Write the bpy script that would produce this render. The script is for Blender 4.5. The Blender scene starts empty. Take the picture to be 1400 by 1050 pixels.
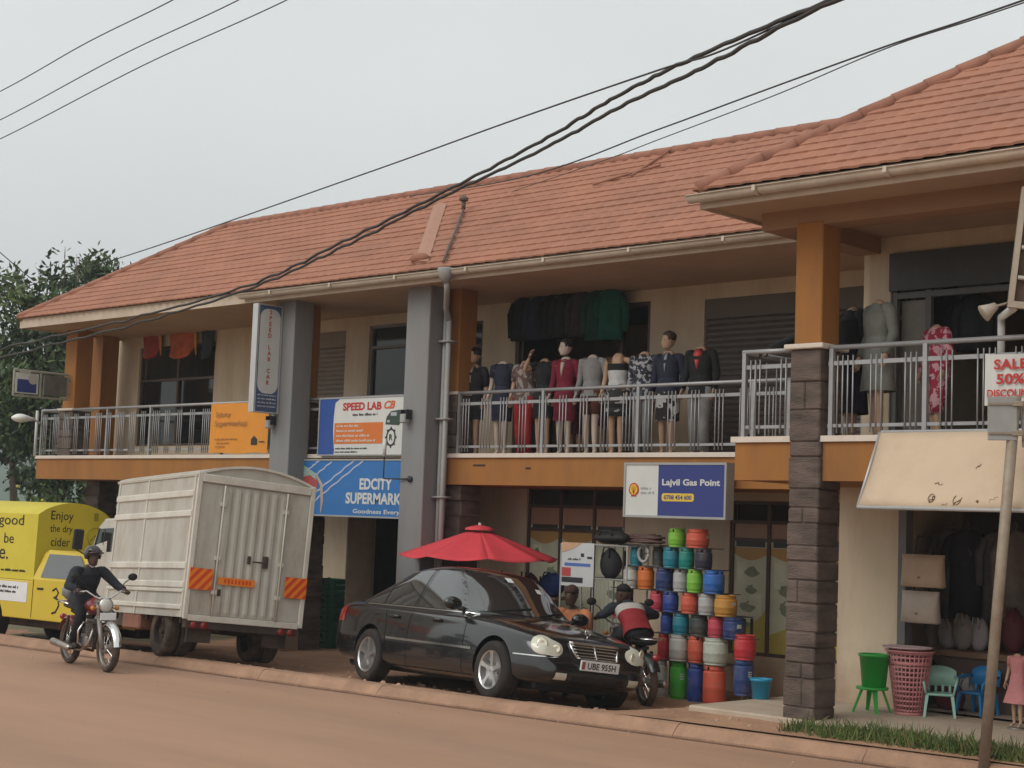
import bpy, bmesh, math, random
from mathutils import Vector, Matrix, noise
random.seed(7)
S = bpy.context.scene
COL = S.collection
PI = math.pi
# ------------------------------------------------------------------ camera
F_PX, CAM_H = 2200.0, 2.05
yaw, pitch, roll = (math.radians(a) for a in (43.891, 4.9616, 2.1173))
FWD = Vector((-math.sin(yaw)*math.cos(pitch), math.cos(yaw)*math.cos(pitch), math.sin(pitch)))
RT0 = Vector((math.cos(yaw), math.sin(yaw), 0)); UP0 = RT0.cross(FWD)
RT = math.cos(roll)*RT0 + math.sin(roll)*UP0
UP = -math.sin(roll)*RT0 + math.cos(roll)*UP0
CAM = Vector((0, 0, CAM_H))
cd = bpy.data.cameras.new('camera'); co = bpy.data.objects.new('camera', cd); COL.objects.link(co)
mx = Matrix.Identity(4)
for i, v in enumerate((RT, UP, -FWD)):
    for j in range(3): mx[j][i] = v[j]
mx.translation = CAM; co.matrix_world = mx
cd.sensor_width = 36; cd.lens = F_PX/1400*36; cd.clip_start = .1; cd.clip_end = 9000
S.camera = co
def ray(x, y): return FWD + RT*((x-700)/F_PX) - UP*((y-525)/F_PX)
def PY(x, y, Y): d = ray(x, y); return CAM + d*(Y/d.y)
def PZ(x, y, Z): d = ray(x, y); return CAM + d*((Z-CAM_H)/d.z)
def PD(x, y, D): return CAM + ray(x, y)*D
# ------------------------------------------------------------------ materials
MATS = {}
def M(name, col=(.5,.5,.5), rough=.75, var=.12, scale=5., bump=0., bscale=60., metal=0., coat=0., spec=.4,
      dirt=None, dirt_amt=.45, dirt_scale=2.5, emit=0, ior=1.45, stretch=None, splash=None):
    if name in MATS: return MATS[name]
    m = bpy.data.materials.new(name); m.use_nodes = True
    n = m.node_tree; L = n.links; b = n.nodes['Principled BSDF']
    b.inputs['Roughness'].default_value = rough; b.inputs['Metallic'].default_value = metal
    b.inputs['Coat Weight'].default_value = coat; b.inputs['Coat Roughness'].default_value = .06
    b.inputs['Specular IOR Level'].default_value = spec; b.inputs['IOR'].default_value = ior
    tc = n.nodes.new('ShaderNodeTexCoord')
    src = tc.outputs['Object']
    if stretch:
        mp = n.nodes.new('ShaderNodeMapping'); mp.inputs['Scale'].default_value = stretch
        L.new(src, mp.inputs['Vector']); src = mp.outputs['Vector']
    nz = n.nodes.new('ShaderNodeTexNoise'); nz.inputs['Scale'].default_value = scale; nz.inputs['Detail'].default_value = 6
    nz.inputs['Roughness'].default_value = .65
    L.new(src, nz.inputs['Vector'])
    rp = n.nodes.new('ShaderNodeValToRGB')
    rp.color_ramp.elements[0].position = .3; rp.color_ramp.elements[1].position = .7
    rp.color_ramp.elements[0].color = tuple(c*(1-var) for c in col)+(1,)
    rp.color_ramp.elements[1].color = tuple(min(1, c*(1+var)) for c in col)+(1,)
    L.new(nz.outputs['Fac'], rp.inputs['Fac'])
    out = rp.outputs['Color']
    if dirt:
        n2 = n.nodes.new('ShaderNodeTexNoise'); n2.inputs['Scale'].default_value = dirt_scale; n2.inputs['Detail'].default_value = 9
        n2.inputs['Roughness'].default_value = .7
        L.new(src, n2.inputs['Vector'])
        r2 = n.nodes.new('ShaderNodeValToRGB')
        r2.color_ramp.elements[0].position = .45; r2.color_ramp.elements[1].position = .78
        r2.color_ramp.elements[0].color = (0,0,0,1); r2.color_ramp.elements[1].color = (dirt_amt,)*3+(1,)
        L.new(n2.outputs['Fac'], r2.inputs['Fac'])
        mxn = n.nodes.new('ShaderNodeMix'); mxn.data_type = 'RGBA'
        L.new(r2.outputs['Color'], mxn.inputs[0]); L.new(out, mxn.inputs[6]); mxn.inputs[7].default_value = tuple(dirt)+(1,)
        out = mxn.outputs[2]
    if splash:
        # red mud splashed and soaked up from the ground: ragged band at the foot of the wall
        sx=n.nodes.new('ShaderNodeSeparateXYZ'); L.new(tc.outputs['Object'],sx.inputs[0])
        n4=n.nodes.new('ShaderNodeTexNoise'); n4.inputs['Scale'].default_value=3.5; n4.inputs['Detail'].default_value=8; L.new(tc.outputs['Object'],n4.inputs['Vector'])
        ad=n.nodes.new('ShaderNodeMath'); ad.operation='MULTIPLY_ADD'; ad.inputs[1].default_value=-1.1; L.new(n4.outputs['Fac'],ad.inputs[0]); L.new(sx.outputs['Z'],ad.inputs[2])
        mr=n.nodes.new('ShaderNodeMapRange'); mr.inputs['From Min'].default_value=-.75; mr.inputs['From Max'].default_value=splash-.55; mr.inputs['To Min'].default_value=.8; mr.inputs['To Max'].default_value=0; L.new(ad.outputs[0],mr.inputs['Value'])
        m5=n.nodes.new('ShaderNodeMix'); m5.data_type='RGBA'; L.new(mr.outputs[0],m5.inputs[0]); L.new(out,m5.inputs[6]); m5.inputs[7].default_value=(.3,.17,.1,1); out=m5.outputs[2]
    L.new(out, b.inputs['Base Color'])
    if bump:
        n3 = n.nodes.new('ShaderNodeTexNoise'); n3.inputs['Scale'].default_value = bscale; n3.inputs['Detail'].default_value = 5
        L.new(src, n3.inputs['Vector'])
        bp = n.nodes.new('ShaderNodeBump'); bp.inputs['Strength'].default_value = bump; bp.inputs['Distance'].default_value = .02
        L.new(n3.outputs['Fac'], bp.inputs['Height']); L.new(bp.outputs['Normal'], b.inputs['Normal'])
    MATS[name] = m
    return m
DUST = (.33,.2,.12)
# ------------------------------------------------------------------ mesh builder
class MB:
    def __init__(s): s.v = []; s.f = []; s.mi = []; s.sm = []; s.cur = 0; s.smooth = False
    def add(s, vs, fs, T=None):
        o = len(s.v)
        s.v += [(T @ Vector(p)) if T else Vector(p) for p in vs]
        for f in fs: s.f.append([i+o for i in f]); s.mi.append(s.cur); s.sm.append(s.smooth)
        return s
    def mat(s, i): s.cur = i; return s
    def sh(s, b=True): s.smooth = b; return s
    def box(s, x0, x1, y0, y1, z0, z1, T=None):
        vs = [(x,y,z) for z in (z0,z1) for y in (y0,y1) for x in (x0,x1)]
        return s.add(vs, [(0,2,3,1),(4,5,7,6),(0,1,5,4),(2,6,7,3),(0,4,6,2),(1,3,7,5)], T)
    def bbox(s, x0, x1, y0, y1, z0, z1, b=.01, T=None):
        # box with chamfered edges
        xs=(x0,x0+b,x1-b,x1); ys=(y0,y0+b,y1-b,y1); zs=(z0,z0+b,z1-b,z1)
        vs=[];ix={}
        def V(p):
            if p not in ix: ix[p]=len(vs); vs.append((xs[p[0]],ys[p[1]],zs[p[2]]))
            return ix[p]
        fs=[]
        for d in range(3):
            for e in (0,3):
                a,c=[k for k in range(3) if k!=d]
                q=[]
                for (i,j) in ((1,1),(2,1),(2,2),(1,2)):
                    p=[0,0,0];p[d]=e;p[a]=i;p[c]=j;q.append(V(tuple(p)))
                fs.append(q)
        for d in range(3):
            a,c=[k for k in range(3) if k!=d]
            for i in (0,3):
                for j in (0,3):
                    i2=1 if i==0 else 2; j2=1 if j==0 else 2
                    def P(dd,ii,jj):
                        p=[0,0,0];p[d]=dd;p[a]=ii;p[c]=jj;return V(tuple(p))
                    fs.append([P(1,i,j2),P(2,i,j2),P(2,i2,j),P(1,i2,j)])
        for i in (0,3):
            for j in (0,3):
                for k in (0,3):
                    i2=1 if i==0 else 2; j2=1 if j==0 else 2; k2=1 if k==0 else 2
                    fs.append([V((i,j2,k2)),V((i2,j,k2)),V((i2,j2,k))])
        return s.add(vs,fs,T)
    def quad(s, a, b, c, d): return s.add([a,b,c,d], [(0,1,2,3)])
    def poly(s, pts, T=None): return s.add(pts, [tuple(range(len(pts)))], T)
    def prism(s, pts, h, T=None):
        # pts: 2D outline in local xy, extruded z 0..h
        n=len(pts); vs=[(p[0],p[1],0) for p in pts]+[(p[0],p[1],h) for p in pts]
        fs=[tuple(reversed(range(n))), tuple(range(n,2*n))]+[(i,(i+1)%n,n+(i+1)%n,n+i) for i in range(n)]
        return s.add(vs,fs,T)
    def tube(s, pts, r, seg=8, cap=True, T=None, flat=1.):
        pts=[Vector(p) for p in pts]; n=len(pts)
        rs = r if isinstance(r,(list,tuple)) else [r]*n
        vs=[];fs=[]; pn=None
        for i,p in enumerate(pts):
            t=(pts[min(i+1,n-1)]-pts[max(i-1,0)])
            if t.length<1e-9: t=Vector((0,0,1))
            t.normalize()
            if pn is None:
                a=Vector((0,0,1)) if abs(t.z)<.9 else Vector((1,0,0)); pn=(a-t*a.dot(t)).normalized()
            else:
                pn=(pn-t*pn.dot(t))
                pn=pn.normalized() if pn.length>1e-6 else t.orthogonal().normalized()
            bn=t.cross(pn)
            for k in range(seg):
                an=2*PI*k/seg
                vs.append(p+(pn*math.cos(an)+bn*math.sin(an)*flat)*rs[i])
        for i in range(n-1):
            for k in range(seg):
                k2=(k+1)%seg; fs.append((i*seg+k,i*seg+k2,(i+1)*seg+k2,(i+1)*seg+k))
        if cap: fs+= [tuple(reversed(range(seg))), tuple(range((n-1)*seg,n*seg))]
        return s.add(vs,fs,T)
    def lathe(s, prof, seg=20, T=None, sx=1., sy=1., cap=True):
        # prof: (r,z) list, about local z
        vs=[];fs=[]
        for (r,z) in prof:
            for k in range(seg):
                a=2*PI*k/seg; vs.append((r*math.cos(a)*sx,r*math.sin(a)*sy,z))
        n=len(prof)
        for i in range(n-1):
            for k in range(seg):
                k2=(k+1)%seg; fs.append((i*seg+k,i*seg+k2,(i+1)*seg+k2,(i+1)*seg+k))
        if cap: fs+=[tuple(reversed(range(seg))), tuple(range((n-1)*seg,n*seg))]
        return s.add(vs,fs,T)
    def loft(s, rings, close=True, cap=True, T=None):
        m=len(rings[0]); vs=[p for r in rings for p in r]; fs=[]
        for i in range(len(rings)-1):
            for k in range(m if close else m-1):
                k2=(k+1)%m; fs.append((i*m+k,i*m+k2,(i+1)*m+k2,(i+1)*m+k))
        if cap and close: fs+=[tuple(reversed(range(m))), tuple(range((len(rings)-1)*m,len(rings)*m))]
        return s.add(vs,fs,T)
    def sphere(s, c, r, seg=14, T=None):
        c=Vector(c); rr=r if isinstance(r,(list,tuple)) else (r,r,r)
        rings=[]
        n=max(5,seg//2)
        for i in range(n+1):
            th=-PI/2+PI*i/n; th=max(-PI/2+.02,min(PI/2-.02,th))
            rings.append([(c.x+rr[0]*math.cos(th)*math.cos(2*PI*k/seg), c.y+rr[1]*math.cos(th)*math.sin(2*PI*k/seg), c.z+rr[2]*math.sin(th)) for k in range(seg)])
        return s.loft(rings,T=T)
    def merge(s, me, T=None):
        return s.add([v.co.copy() for v in me.vertices],[tuple(p.vertices) for p in me.polygons],T)
    def build(s, name, mats, parent=None, loc=None, fix=True):
        me=bpy.data.meshes.new(name)
        me.from_pydata([tuple(p) for p in s.v],[],s.f)
        if not isinstance(mats,(list,tuple)): mats=[mats]
        for m in mats: me.materials.append(m)
        me.polygons.foreach_set('material_index',s.mi); me.polygons.foreach_set('use_smooth',s.sm)
        if fix:
            bm=bmesh.new(); bm.from_mesh(me); bmesh.ops.recalc_face_normals(bm,faces=bm.faces); bm.to_mesh(me); bm.free()
        me.update()
        o=bpy.data.objects.new(name,me); COL.objects.link(o)
        if parent: o.parent=parent
        if loc is not None: o.location=loc
        return o
def TR(loc=(0,0,0), rz=0, rx=0, ry=0, s=1):
    return Matrix.Translation(Vector(loc)) @ Matrix.Rotation(rz,4,'Z') @ Matrix.Rotation(ry,4,'Y') @ Matrix.Rotation(rx,4,'X') @ (Matrix.Diagonal(Vector((s,s,s,1))) if not isinstance(s,(tuple,list)) else Matrix.Diagonal(Vector(tuple(s)+(1,))))
def thing(name,label,cat,loc=(0,0,0),rz=0,group=None,scale=1):
    o=bpy.data.objects.new(name,None); COL.objects.link(o); o.location=loc; o.rotation_euler=(0,0,rz); o.scale=(scale,)*3
    o.empty_display_size=.2
    return tag(o,label,cat,group)
def tag(o,label,cat,group=None):
    o['label']=label; o['category']=cat
    if group: o['group']=group
    return o
def struct(o): o['kind']='structure'; return o
def stuff(o,label,cat): o['kind']='stuff'; o['label']=label; o['category']=cat; return o
def copy_tree(o,parent=None):
    c=o.copy(); COL.objects.link(c)
    if parent: c.parent=parent
    for ch in o.children: copy_tree(ch,c)
    return c
def eval_mesh(o):
    dg=bpy.context.evaluated_depsgraph_get(); dg.update()
    me=bpy.data.meshes.new_from_object(o.evaluated_get(dg))
    return me
def kill(o):
    d=o.data; bpy.data.objects.remove(o)
    if isinstance(d,bpy.types.Mesh): bpy.data.meshes.remove(d)
    elif isinstance(d,bpy.types.Curve): bpy.data.curves.remove(d)
def text_mesh(txt, w=None, h=None, bold=0., align='CENTER', shear=0., ext=.0):
    c=bpy.data.curves.new('t','FONT'); c.body=txt; c.offset=bold; c.shear=shear; c.extrude=ext; c.resolution_u=3
    o=bpy.data.objects.new('t',c); COL.objects.link(o)
    me=eval_mesh(o); kill(o)
    xs=[v.co.x for v in me.vertices]; ys=[v.co.y for v in me.vertices]
    bw=max(xs)-min(xs); bh=max(ys)-min(ys)
    sx=(w/bw) if w else (h/bh); sy=(h/bh) if h else sx
    ox={'CENTER':(max(xs)+min(xs))/2,'LEFT':min(xs),'RIGHT':max(xs)}[align]; oy=(max(ys)+min(ys))/2
    for v in me.vertices: v.co=Vector(((v.co.x-ox)*sx,(v.co.y-oy)*sy,v.co.z))
    return me
# sign-face frame: local x right, y up, z out of the face
def face_frame(origin, xdir, ydir):
    x=Vector(xdir).normalized(); y=Vector(ydir); y=(y-x*y.dot(x)).normalized(); z=x.cross(y)
    T=Matrix.Identity(4)
    for i,v in enumerate((x,y,z)):
        for j in range(3): T[j][i]=v[j]
    T.translation=Vector(origin)
    return T
def put_text(name, txt, mat_, parent, T, x, y, w=None, h=None, lift=.006, **k):
    me=text_mesh(txt,w,h,**k)
    mb=MB(); mb.merge(me, T@Matrix.Translation((x,y,lift)))
    bpy.data.meshes.remove(me)
    return mb.build(name,mat_,parent,fix=False)
def scribble(mb, T, x0, x1, y, h, rnd, lift=.006, d=.002):
    # illegible small print: a row of word-length dashes
    x=x0
    while x<x1-.01:
        w=min(x1-x, rnd.uniform(1.5,5)*h)
        nl=max(1,int(w/(h*.62)))
        for i in range(nl):
            a=x+i*w/nl
            hh=h*rnd.choice((.7,.7,.75,1.))
            mb.box(a,a+w/nl*.66,y-h/2,y-h/2+hh,lift,lift+d,T)
        x+=w+h*.6
def skin(joints, edges, root=None, sub=2, name='sk'):
    # joints: {key:(pos,(rx,ry) or r)}
    keys=list(joints); ix={k:i for i,k in enumerate(keys)}
    me=bpy.data.meshes.new(name); me.from_pydata([tuple(joints[k][0]) for k in keys],[(ix[a],ix[b]) for a,b in edges],[])
    o=bpy.data.objects.new(name,me); COL.objects.link(o)
    md=o.modifiers.new('s','SKIN'); md.use_smooth_shade=True; md.branch_smoothing=.6
    if not me.skin_vertices: pass
    for i,k in enumerate(keys):
        r=joints[k][1]; sv=me.skin_vertices[0].data[i]
        sv.radius=(r,r) if not isinstance(r,(tuple,list)) else r
        sv.use_root=(k==(root or keys[0]))
    sb=o.modifiers.new('u','SUBSURF'); sb.levels=sub; sb.render_levels=sub
    out=eval_mesh(o); kill(o)
    return out
# ------------------------------------------------------------------ light
W = bpy.data.worlds.new('World'); S.world = W; W.use_nodes = True
n = W.node_tree; L = n.links; bg = n.nodes['Background']
SUN_EL, SUN_AZ = math.radians(43), math.radians(190)     # soft high sun behind the cloud, over the road side
sk = n.nodes.new('ShaderNodeTexSky'); sk.sky_type = 'NISHITA'; sk.sun_disc = False
sk.sun_elevation = SUN_EL; sk.sun_rotation = SUN_AZ; sk.air_density = 1.; sk.dust_density = 6.; sk.ozone_density = 1.
hs = n.nodes.new('ShaderNodeHueSaturation'); hs.inputs['Saturation'].default_value = .1
L.new(sk.outputs['Color'], hs.inputs['Color'])
# closed cloud layer: evens the clear-sky gradient out to grey with faint billows
tc = n.nodes.new('ShaderNodeTexCoord'); mp = n.nodes.new('ShaderNodeMapping'); mp.inputs['Scale'].default_value = (1,1,2.2)
cn = n.nodes.new('ShaderNodeTexNoise'); cn.inputs['Scale'].default_value = 2.2; cn.inputs['Detail'].default_value = 5; cn.inputs['Roughness'].default_value = .5
L.new(tc.outputs['Generated'], mp.inputs['Vector']); L.new(mp.outputs['Vector'], cn.inputs['Vector'])
cr = n.nodes.new('ShaderNodeValToRGB'); cr.color_ramp.elements[0].position = .3; cr.color_ramp.elements[1].position = .7
cr.color_ramp.elements[0].color = (7.25,7.5,7.4,1); cr.color_ramp.elements[1].color = (8.15,8.45,8.38,1)
L.new(cn.outputs['Fac'], cr.inputs['Fac'])
mxw = n.nodes.new('ShaderNodeMix'); mxw.data_type = 'RGBA'; mxw.inputs[0].default_value = .88
L.new(hs.outputs['Color'], mxw.inputs[6]); L.new(cr.outputs['Color'], mxw.inputs[7])
L.new(mxw.outputs[2], bg.inputs['Color']); bg.inputs['Strength'].default_value = .116
sd = bpy.data.lights.new('sun', 'SUN'); sd.energy = 1.25; sd.angle = math.radians(38); sd.color = (1,.96,.9)
so = bpy.data.objects.new('sun', sd); COL.objects.link(so)
sdir = Vector((math.cos(SUN_EL)*math.sin(SUN_AZ), math.cos(SUN_EL)*math.cos(SUN_AZ), math.sin(SUN_EL)))
so.rotation_euler = sdir.to_track_quat('Z','Y').to_euler()
S.view_settings.view_transform = 'Standard'; S.view_settings.look = 'None'; S.view_settings.exposure = 0; S.view_settings.gamma = 1
# ------------------------------------------------------------------ ground
ROAD_Z = -.12
def ykerb(X): return 13.76 + .062*(max(-70,min(15,X))+8.9)
def sst(a,b,x): t=max(0,min(1,(x-a)/(b-a))); return t*t*(3-2*t)
def gz(X,Y):
    d=Y-ykerb(X)
    l=.02-.195*max(0,min(1,d/1.75)) -.02*max(0,min(1,(d-1.75)/2))-.12*sst(-21,-26,X)
    r=.02+.06*max(0,min(1,d/.8))
    t=sst(-12.3,-10.9,X)
    z=l*(1-t)+r*t
    if d>.25: z+=.025*noise.noise(Vector((X*.7,Y*.7,0)))+.012*noise.noise(Vector((X*2.3,Y*2.3,4)))
    return z
dirt=M('laterite_dirt',(.36,.205,.125),.95,.22,1.6,bump=.5,bscale=24,dirt=(.2,.11,.07),dirt_amt=.5,dirt_scale=.9)
roadm=M('dusty_asphalt',(.385,.228,.148),.92,.09,.7,bump=.25,bscale=90,dirt=(.25,.165,.125),dirt_amt=.6,dirt_scale=.5,stretch=(.22,1,1))
mb=MB(); xs=[-70+.35*i for i in range(244)]; ys=[0]; 
ds=[-.02,.02,.1]+[.25+.2*i for i in range(26)]+[6,8,12,20]
vs=[];fs=[]
for X in xs:
    for d in ds:
        Y=ykerb(X)+d+.17; vs.append((X,Y,gz(X,Y)))
nd=len(ds)
for i in range(len(xs)-1):
    for j in range(nd-1): fs.append((i*nd+j,(i+1)*nd+j,(i+1)*nd+j+1,i*nd+j+1))
mb.sh().add(vs,fs); struct(mb.build('dirt_verge',dirt))
mb=MB(); 
pts=[(X,ykerb(X)) for X in (-70,-40,-10,15)]
mb.add([(-70,-9,ROAD_Z)]+[(15,-9,ROAD_Z)]+[(15,ykerb(15),ROAD_Z),(-70,ykerb(-70),ROAD_Z)],[(0,1,2,3)])
mb.add([(15,-9,ROAD_Z),(400,-9,ROAD_Z),(400,ykerb(15),ROAD_Z),(15,ykerb(15),ROAD_Z)],[(0,1,2,3)])
mb.add([(-70,-9,ROAD_Z),(-70,ykerb(-70),ROAD_Z),(-400,ykerb(-70),ROAD_Z),(-400,-9,ROAD_Z)],[(0,1,2,3)])
struct(mb.build('road',roadm))
mb=MB(); mb.add([(-4000,-4000,-.3),(4000,-4000,-.3),(4000,4000,-.3),(-4000,4000,-.3)],[(0,1,2,3)])
struct(mb.build('ground',M('far_ground',(.16,.14,.08),.95,.3,.05)))
# kerb: low concrete kerb under red dust, in lengths with open joints
kerbm=M('dusty_kerb',(.36,.215,.14),.92,.2,3,bump=.6,bscale=22,dirt=(.21,.125,.08),dirt_amt=.75,dirt_scale=.9)
mb=MB(); X=-70
rk=random.Random(3)
while X<14.9:
    X2=min(15,X+2.2); g=.003
    a=Vector((X+g,ykerb(X+g),0)); b=Vector((X2-g,ykerb(X2-g),0)); dz=rk.uniform(-.01,.01)
    rings=[]
    for k in range(9):
        p=a.lerp(b,k/8); j=[.03*noise.noise(Vector((p.x*2.1,i*3.,1)))+.03*noise.noise(Vector((p.x*.6,i,5))) for i in range(5)]
        prof=[(0,ROAD_Z-.05),(.0+j[0]*.5,ROAD_Z+.02),(.09+j[1]*.5,.0+dz+j[1]*.4),(.13+j[2],.012+dz),(.27+j[3],.014+dz*.5),(.29,-.1)]
        rings.append([(p.x,p.y+q[0],q[1]) for q in prof])
    mb.loft(rings)
    X=X2
struct(mb.build('kerb',kerbm))
# darker strip on the road along the foot of the kerb
mb=MB()
mb.add([(-70,ykerb(-70)-.1,ROAD_Z+.004),(15,ykerb(15)-.1,ROAD_Z+.004),(15,ykerb(15)-.014,ROAD_Z+.004),(-70,ykerb(-70)-.014,ROAD_Z+.004)],[(0,1,2,3)])
struct(mb.build('gutter_strip',M('gutter_dark',(.17,.1,.065),.95,.3,4)))
# apron in front of the corner bay
conc=M('concrete_apron',(.42,.34,.26),.9,.14,2.2,bump=.3,bscale=30,dirt=DUST,dirt_amt=.55,dirt_scale=1.2)
mb=MB(); mb.bbox(-11.0,8,14.42,22.3,-.25,.13,.02); struct(mb.build('concrete_apron',conc))
# ------------------------------------------------------------------ hills
mb=MB(); vs=[];fs=[]; nx,ny=90,10
for i in range(nx):
    a=math.radians(-120+95*i/(nx-1)) # azimuth from +Y, negative = left
    for j in range(ny):
        r=480+55*j
        hgt=(j/(ny-1))**.8*(56+21*math.sin(i*.21)+12*math.sin(i*.57+1))
        hgt+=9*noise.noise(Vector((i*.6,j*.6,2)))*(j>0)
        vs.append((r*math.sin(a),r*math.cos(a),-1+hgt))
for i in range(nx-1):
    for j in range(ny-1): fs.append((i*ny+j,(i+1)*ny+j,(i+1)*ny+j+1,i*ny+j+1))
mb.sh().add(vs,fs)
struct(mb.build('hills',M('hill_green',(.06,.1,.05),.95,.5,.02)))
# ------------------------------------------------------------------ building
cream=M('cream_paint',(.58,.48,.35),splash=.75,rough=.85,var=.07,scale=.8,bump=.1,bscale=60,dirt=(.3,.21,.14),dirt_amt=.55,dirt_scale=1.1,stretch=(1.6,1.6,.35))
ochre=M('ochre_paint',(.325,.138,.034),.75,.1,1.2,dirt=(.19,.095,.045),dirt_amt=.7,dirt_scale=1.6,bump=.08,stretch=(1.8,1.8,.4))
capm=M('white_coping',(.66,.58,.5),.8,.08,3,dirt=(.3,.2,.14),dirt_amt=.45,dirt_scale=3)
grey=M('grey_paint',(.225,.225,.225),splash=.8,rough=.75,var=.07,scale=1,dirt=(.2,.16,.13),dirt_amt=.5,dirt_scale=1.4,stretch=(2,2,.35))
soffit=M('soffit_board',(.42,.29,.2),.85,.1,1)
beamm=M('beam_brown',(.3,.175,.1),.85,.1,1)
fascia=M('fascia_cream',(.52,.43,.34),.8,.1,1.5,dirt=(.3,.2,.14),dirt_amt=.4,dirt_scale=2)
gutm=M('gutter_pvc',(.55,.47,.38),.55,.1,2,dirt=(.28,.19,.13),dirt_amt=.5,dirt_scale=2.5)
tile=M('clay_tile_coat',(.36,.16,.1),.85,.14,2.2,bump=.25,bscale=120,dirt=(.24,.125,.09),dirt_amt=.6,dirt_scale=.6)
ridgem=M('ridge_tile',(.33,.15,.1),.8,.2,3,dirt=(.17,.08,.06),dirt_amt=.5)
flash=M('pink_flashing',(.37,.19,.13),.6,.1,3)
steel=M('rail_steel',(.34,.34,.345),.4,.08,4,metal=.35,dirt=(.2,.15,.12),dirt_amt=.3)
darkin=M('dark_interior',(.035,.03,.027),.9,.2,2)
shutm=M('roller_shutter',(.135,.115,.1),.55,.08,2,metal=.2,dirt=(.09,.07,.06),dirt_amt=.4)
frameb=M('brown_frame',(.1,.065,.05),.5,.1,3)
framea=M('alu_frame',(.2,.18,.16),.45,.1,3)
glassd=M('dark_glass',(.012,.013,.014),.06,.1,2,spec=.5)
def stone_mat():
    m=bpy.data.materials.new('slate_cladding'); m.use_nodes=True; n=m.node_tree; L=n.links; b=n.nodes['Principled BSDF']; b.inputs['Roughness'].default_value=.8
    tc=n.nodes.new('ShaderNodeTexCoord'); nz=n.nodes.new('ShaderNodeTexNoise'); nz.inputs['Scale'].default_value=3.; nz.inputs['Detail'].default_value=8
    mp=n.nodes.new('ShaderNodeMapping'); mp.inputs['Scale'].default_value=(1,1,3)
    L.new(tc.outputs['Object'],mp.inputs[0]); L.new(mp.outputs[0],nz.inputs['Vector'])
    r=n.nodes.new('ShaderNodeValToRGB'); e=r.color_ramp.elements; e[0].position=.3; e[0].color=(.055,.04,.034,1); e[1].position=.72; e[1].color=(.15,.108,.088,1)
    L.new(nz.outputs['Fac'],r.inputs['Fac']); L.new(r.outputs['Color'],b.inputs['Base Color'])
    n3=n.nodes.new('ShaderNodeTexNoise'); n3.inputs['Scale'].default_value=22; n3.inputs['Detail'].default_value=6; L.new(mp.outputs[0],n3.inputs['Vector'])
    bp=n.nodes.new('ShaderNodeBump'); bp.inputs['Strength'].default_value=.6; bp.inputs['Distance'].default_value=.02
    L.new(n3.outputs['Fac'],bp.inputs['Height']); L.new(bp.outputs['Normal'],b.inputs['Normal'])
    return m
stone=stone_mat()
B=thing('commercial_building','two-storey ochre and cream shop building with a red tiled roof and two balconies','building',(0,0,0))
FL,SLB,CEIL=3.03,2.62,5.72     # balcony floor, slab underside, soffit
YR,YW=17.3,18.9                # balcony edge, wall plane of the long range
YB,YBW=14.5,16.4               # balcony edge and wall plane of the corner bay
G=-.25
def wall_open(name,x0,x1,z0,z1,y0,y1,ops,m,rnd=None):
    # wall in the XZ plane with rectangular openings (xa,xb,za,zb)
    mb=MB(); xs=sorted({x0,x1}|{o[0] for o in ops}|{o[1] for o in ops}); zs=sorted({z0,z1}|{o[2] for o in ops}|{o[3] for o in ops})
    xs=[x for x in xs if x0<=x<=x1]; zs=[z for z in zs if z0<=z<=z1]
    solid=[[not any(o[0]<=(xs[i]+xs[i+1])/2<=o[1] and o[2]<=(zs[j]+zs[j+1])/2<=o[3] for o in ops) for j in range(len(zs)-1)] for i in range(len(xs)-1)]
    for i in range(len(xs)-1):
        j=0
        while j<len(zs)-1:
            if solid[i][j]:
                k=j
                while k<len(zs)-1 and solid[i][k]: k+=1
                mb.box(xs[i],xs[i+1],y0,y1,zs[j],zs[k]); j=k
            else: j+=1
    return mb.build(name,m,B)
# openings measured on the photograph, upper floor (long range)
UP_OPS={'win1':(-29.1,-26.42,FL+.35,5.45),'hid':(-25.2,-24.2,FL+.3,5.45),'sh2':(-23.36,-22.42,FL,5.45),'d3':(-21.78,-20.72,FL,5.5),'w4':(-19.4,-18.9,FL,5.42),'w5':(-18.14,-15.32,FL,5.5),'sh6':(-14.3,-11.6,FL,5.45)}
wall_open('wall',-30.0,-10.2,FL,CEIL,YW,YW+.2,list(UP_OPS.values()),cream)
LO_OPS={'l1':(-29.3,-25.2,G+.1,2.4),'door':(-21.6,-20.3,G,2.3),'gw1':(-17.75,-15.7,.3,2.66),'gw2':(-13.75,-11.05,.33,2.5)}
wall_open('wall',-29.6,-10.2,G,SLB,YW,YW+.2,list(LO_OPS.values()),cream)
# bay walls
BAY_UP=(-9.72,-6.2,FL,5.35); BAY_LO=(-9.55,-4.6,.13,2.55)
wall_open('wall',-10.0,-2.6,FL,5.55,YBW,YBW+.2,[BAY_UP],cream)
wall_open('wall',-10.35,-2.6,.1,SLB,YBW,YBW+.2,[BAY_LO],cream)
for q in ((-10.2,-10.0,YBW+.2,22.0,FL,CEIL),(-10.35,-10.15,YBW+.2,YW,G,SLB),(-2.8,-2.6,YBW+.2,22,G,SLB),(-2.8,-2.6,YBW+.2,22,FL,CEIL)): mb=MB(); mb.box(*q); mb.build('wall',cream,B)
for q in ((-30,-2.6,22.0,22.2,G,CEIL),(-30,-29.8,YW+.2,22,FL,CEIL),(-29.6,-29.4,YW+.2,22,G,SLB)): mb=MB(); mb.box(*q); mb.build('wall',cream,B)
# partitions inside, dark shop interiors
for x in (-24.0,-20.2,-14.8,-8):
    for q in ((x,x+.12,YW+.2,22,FL,CEIL-.05),(x-.3,x-.18,YW+.2,22,G,SLB)): mb=MB(); mb.box(*q); mb.build('partition_wall',M('room_wall',(.14,.12,.1),.9),B)
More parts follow.
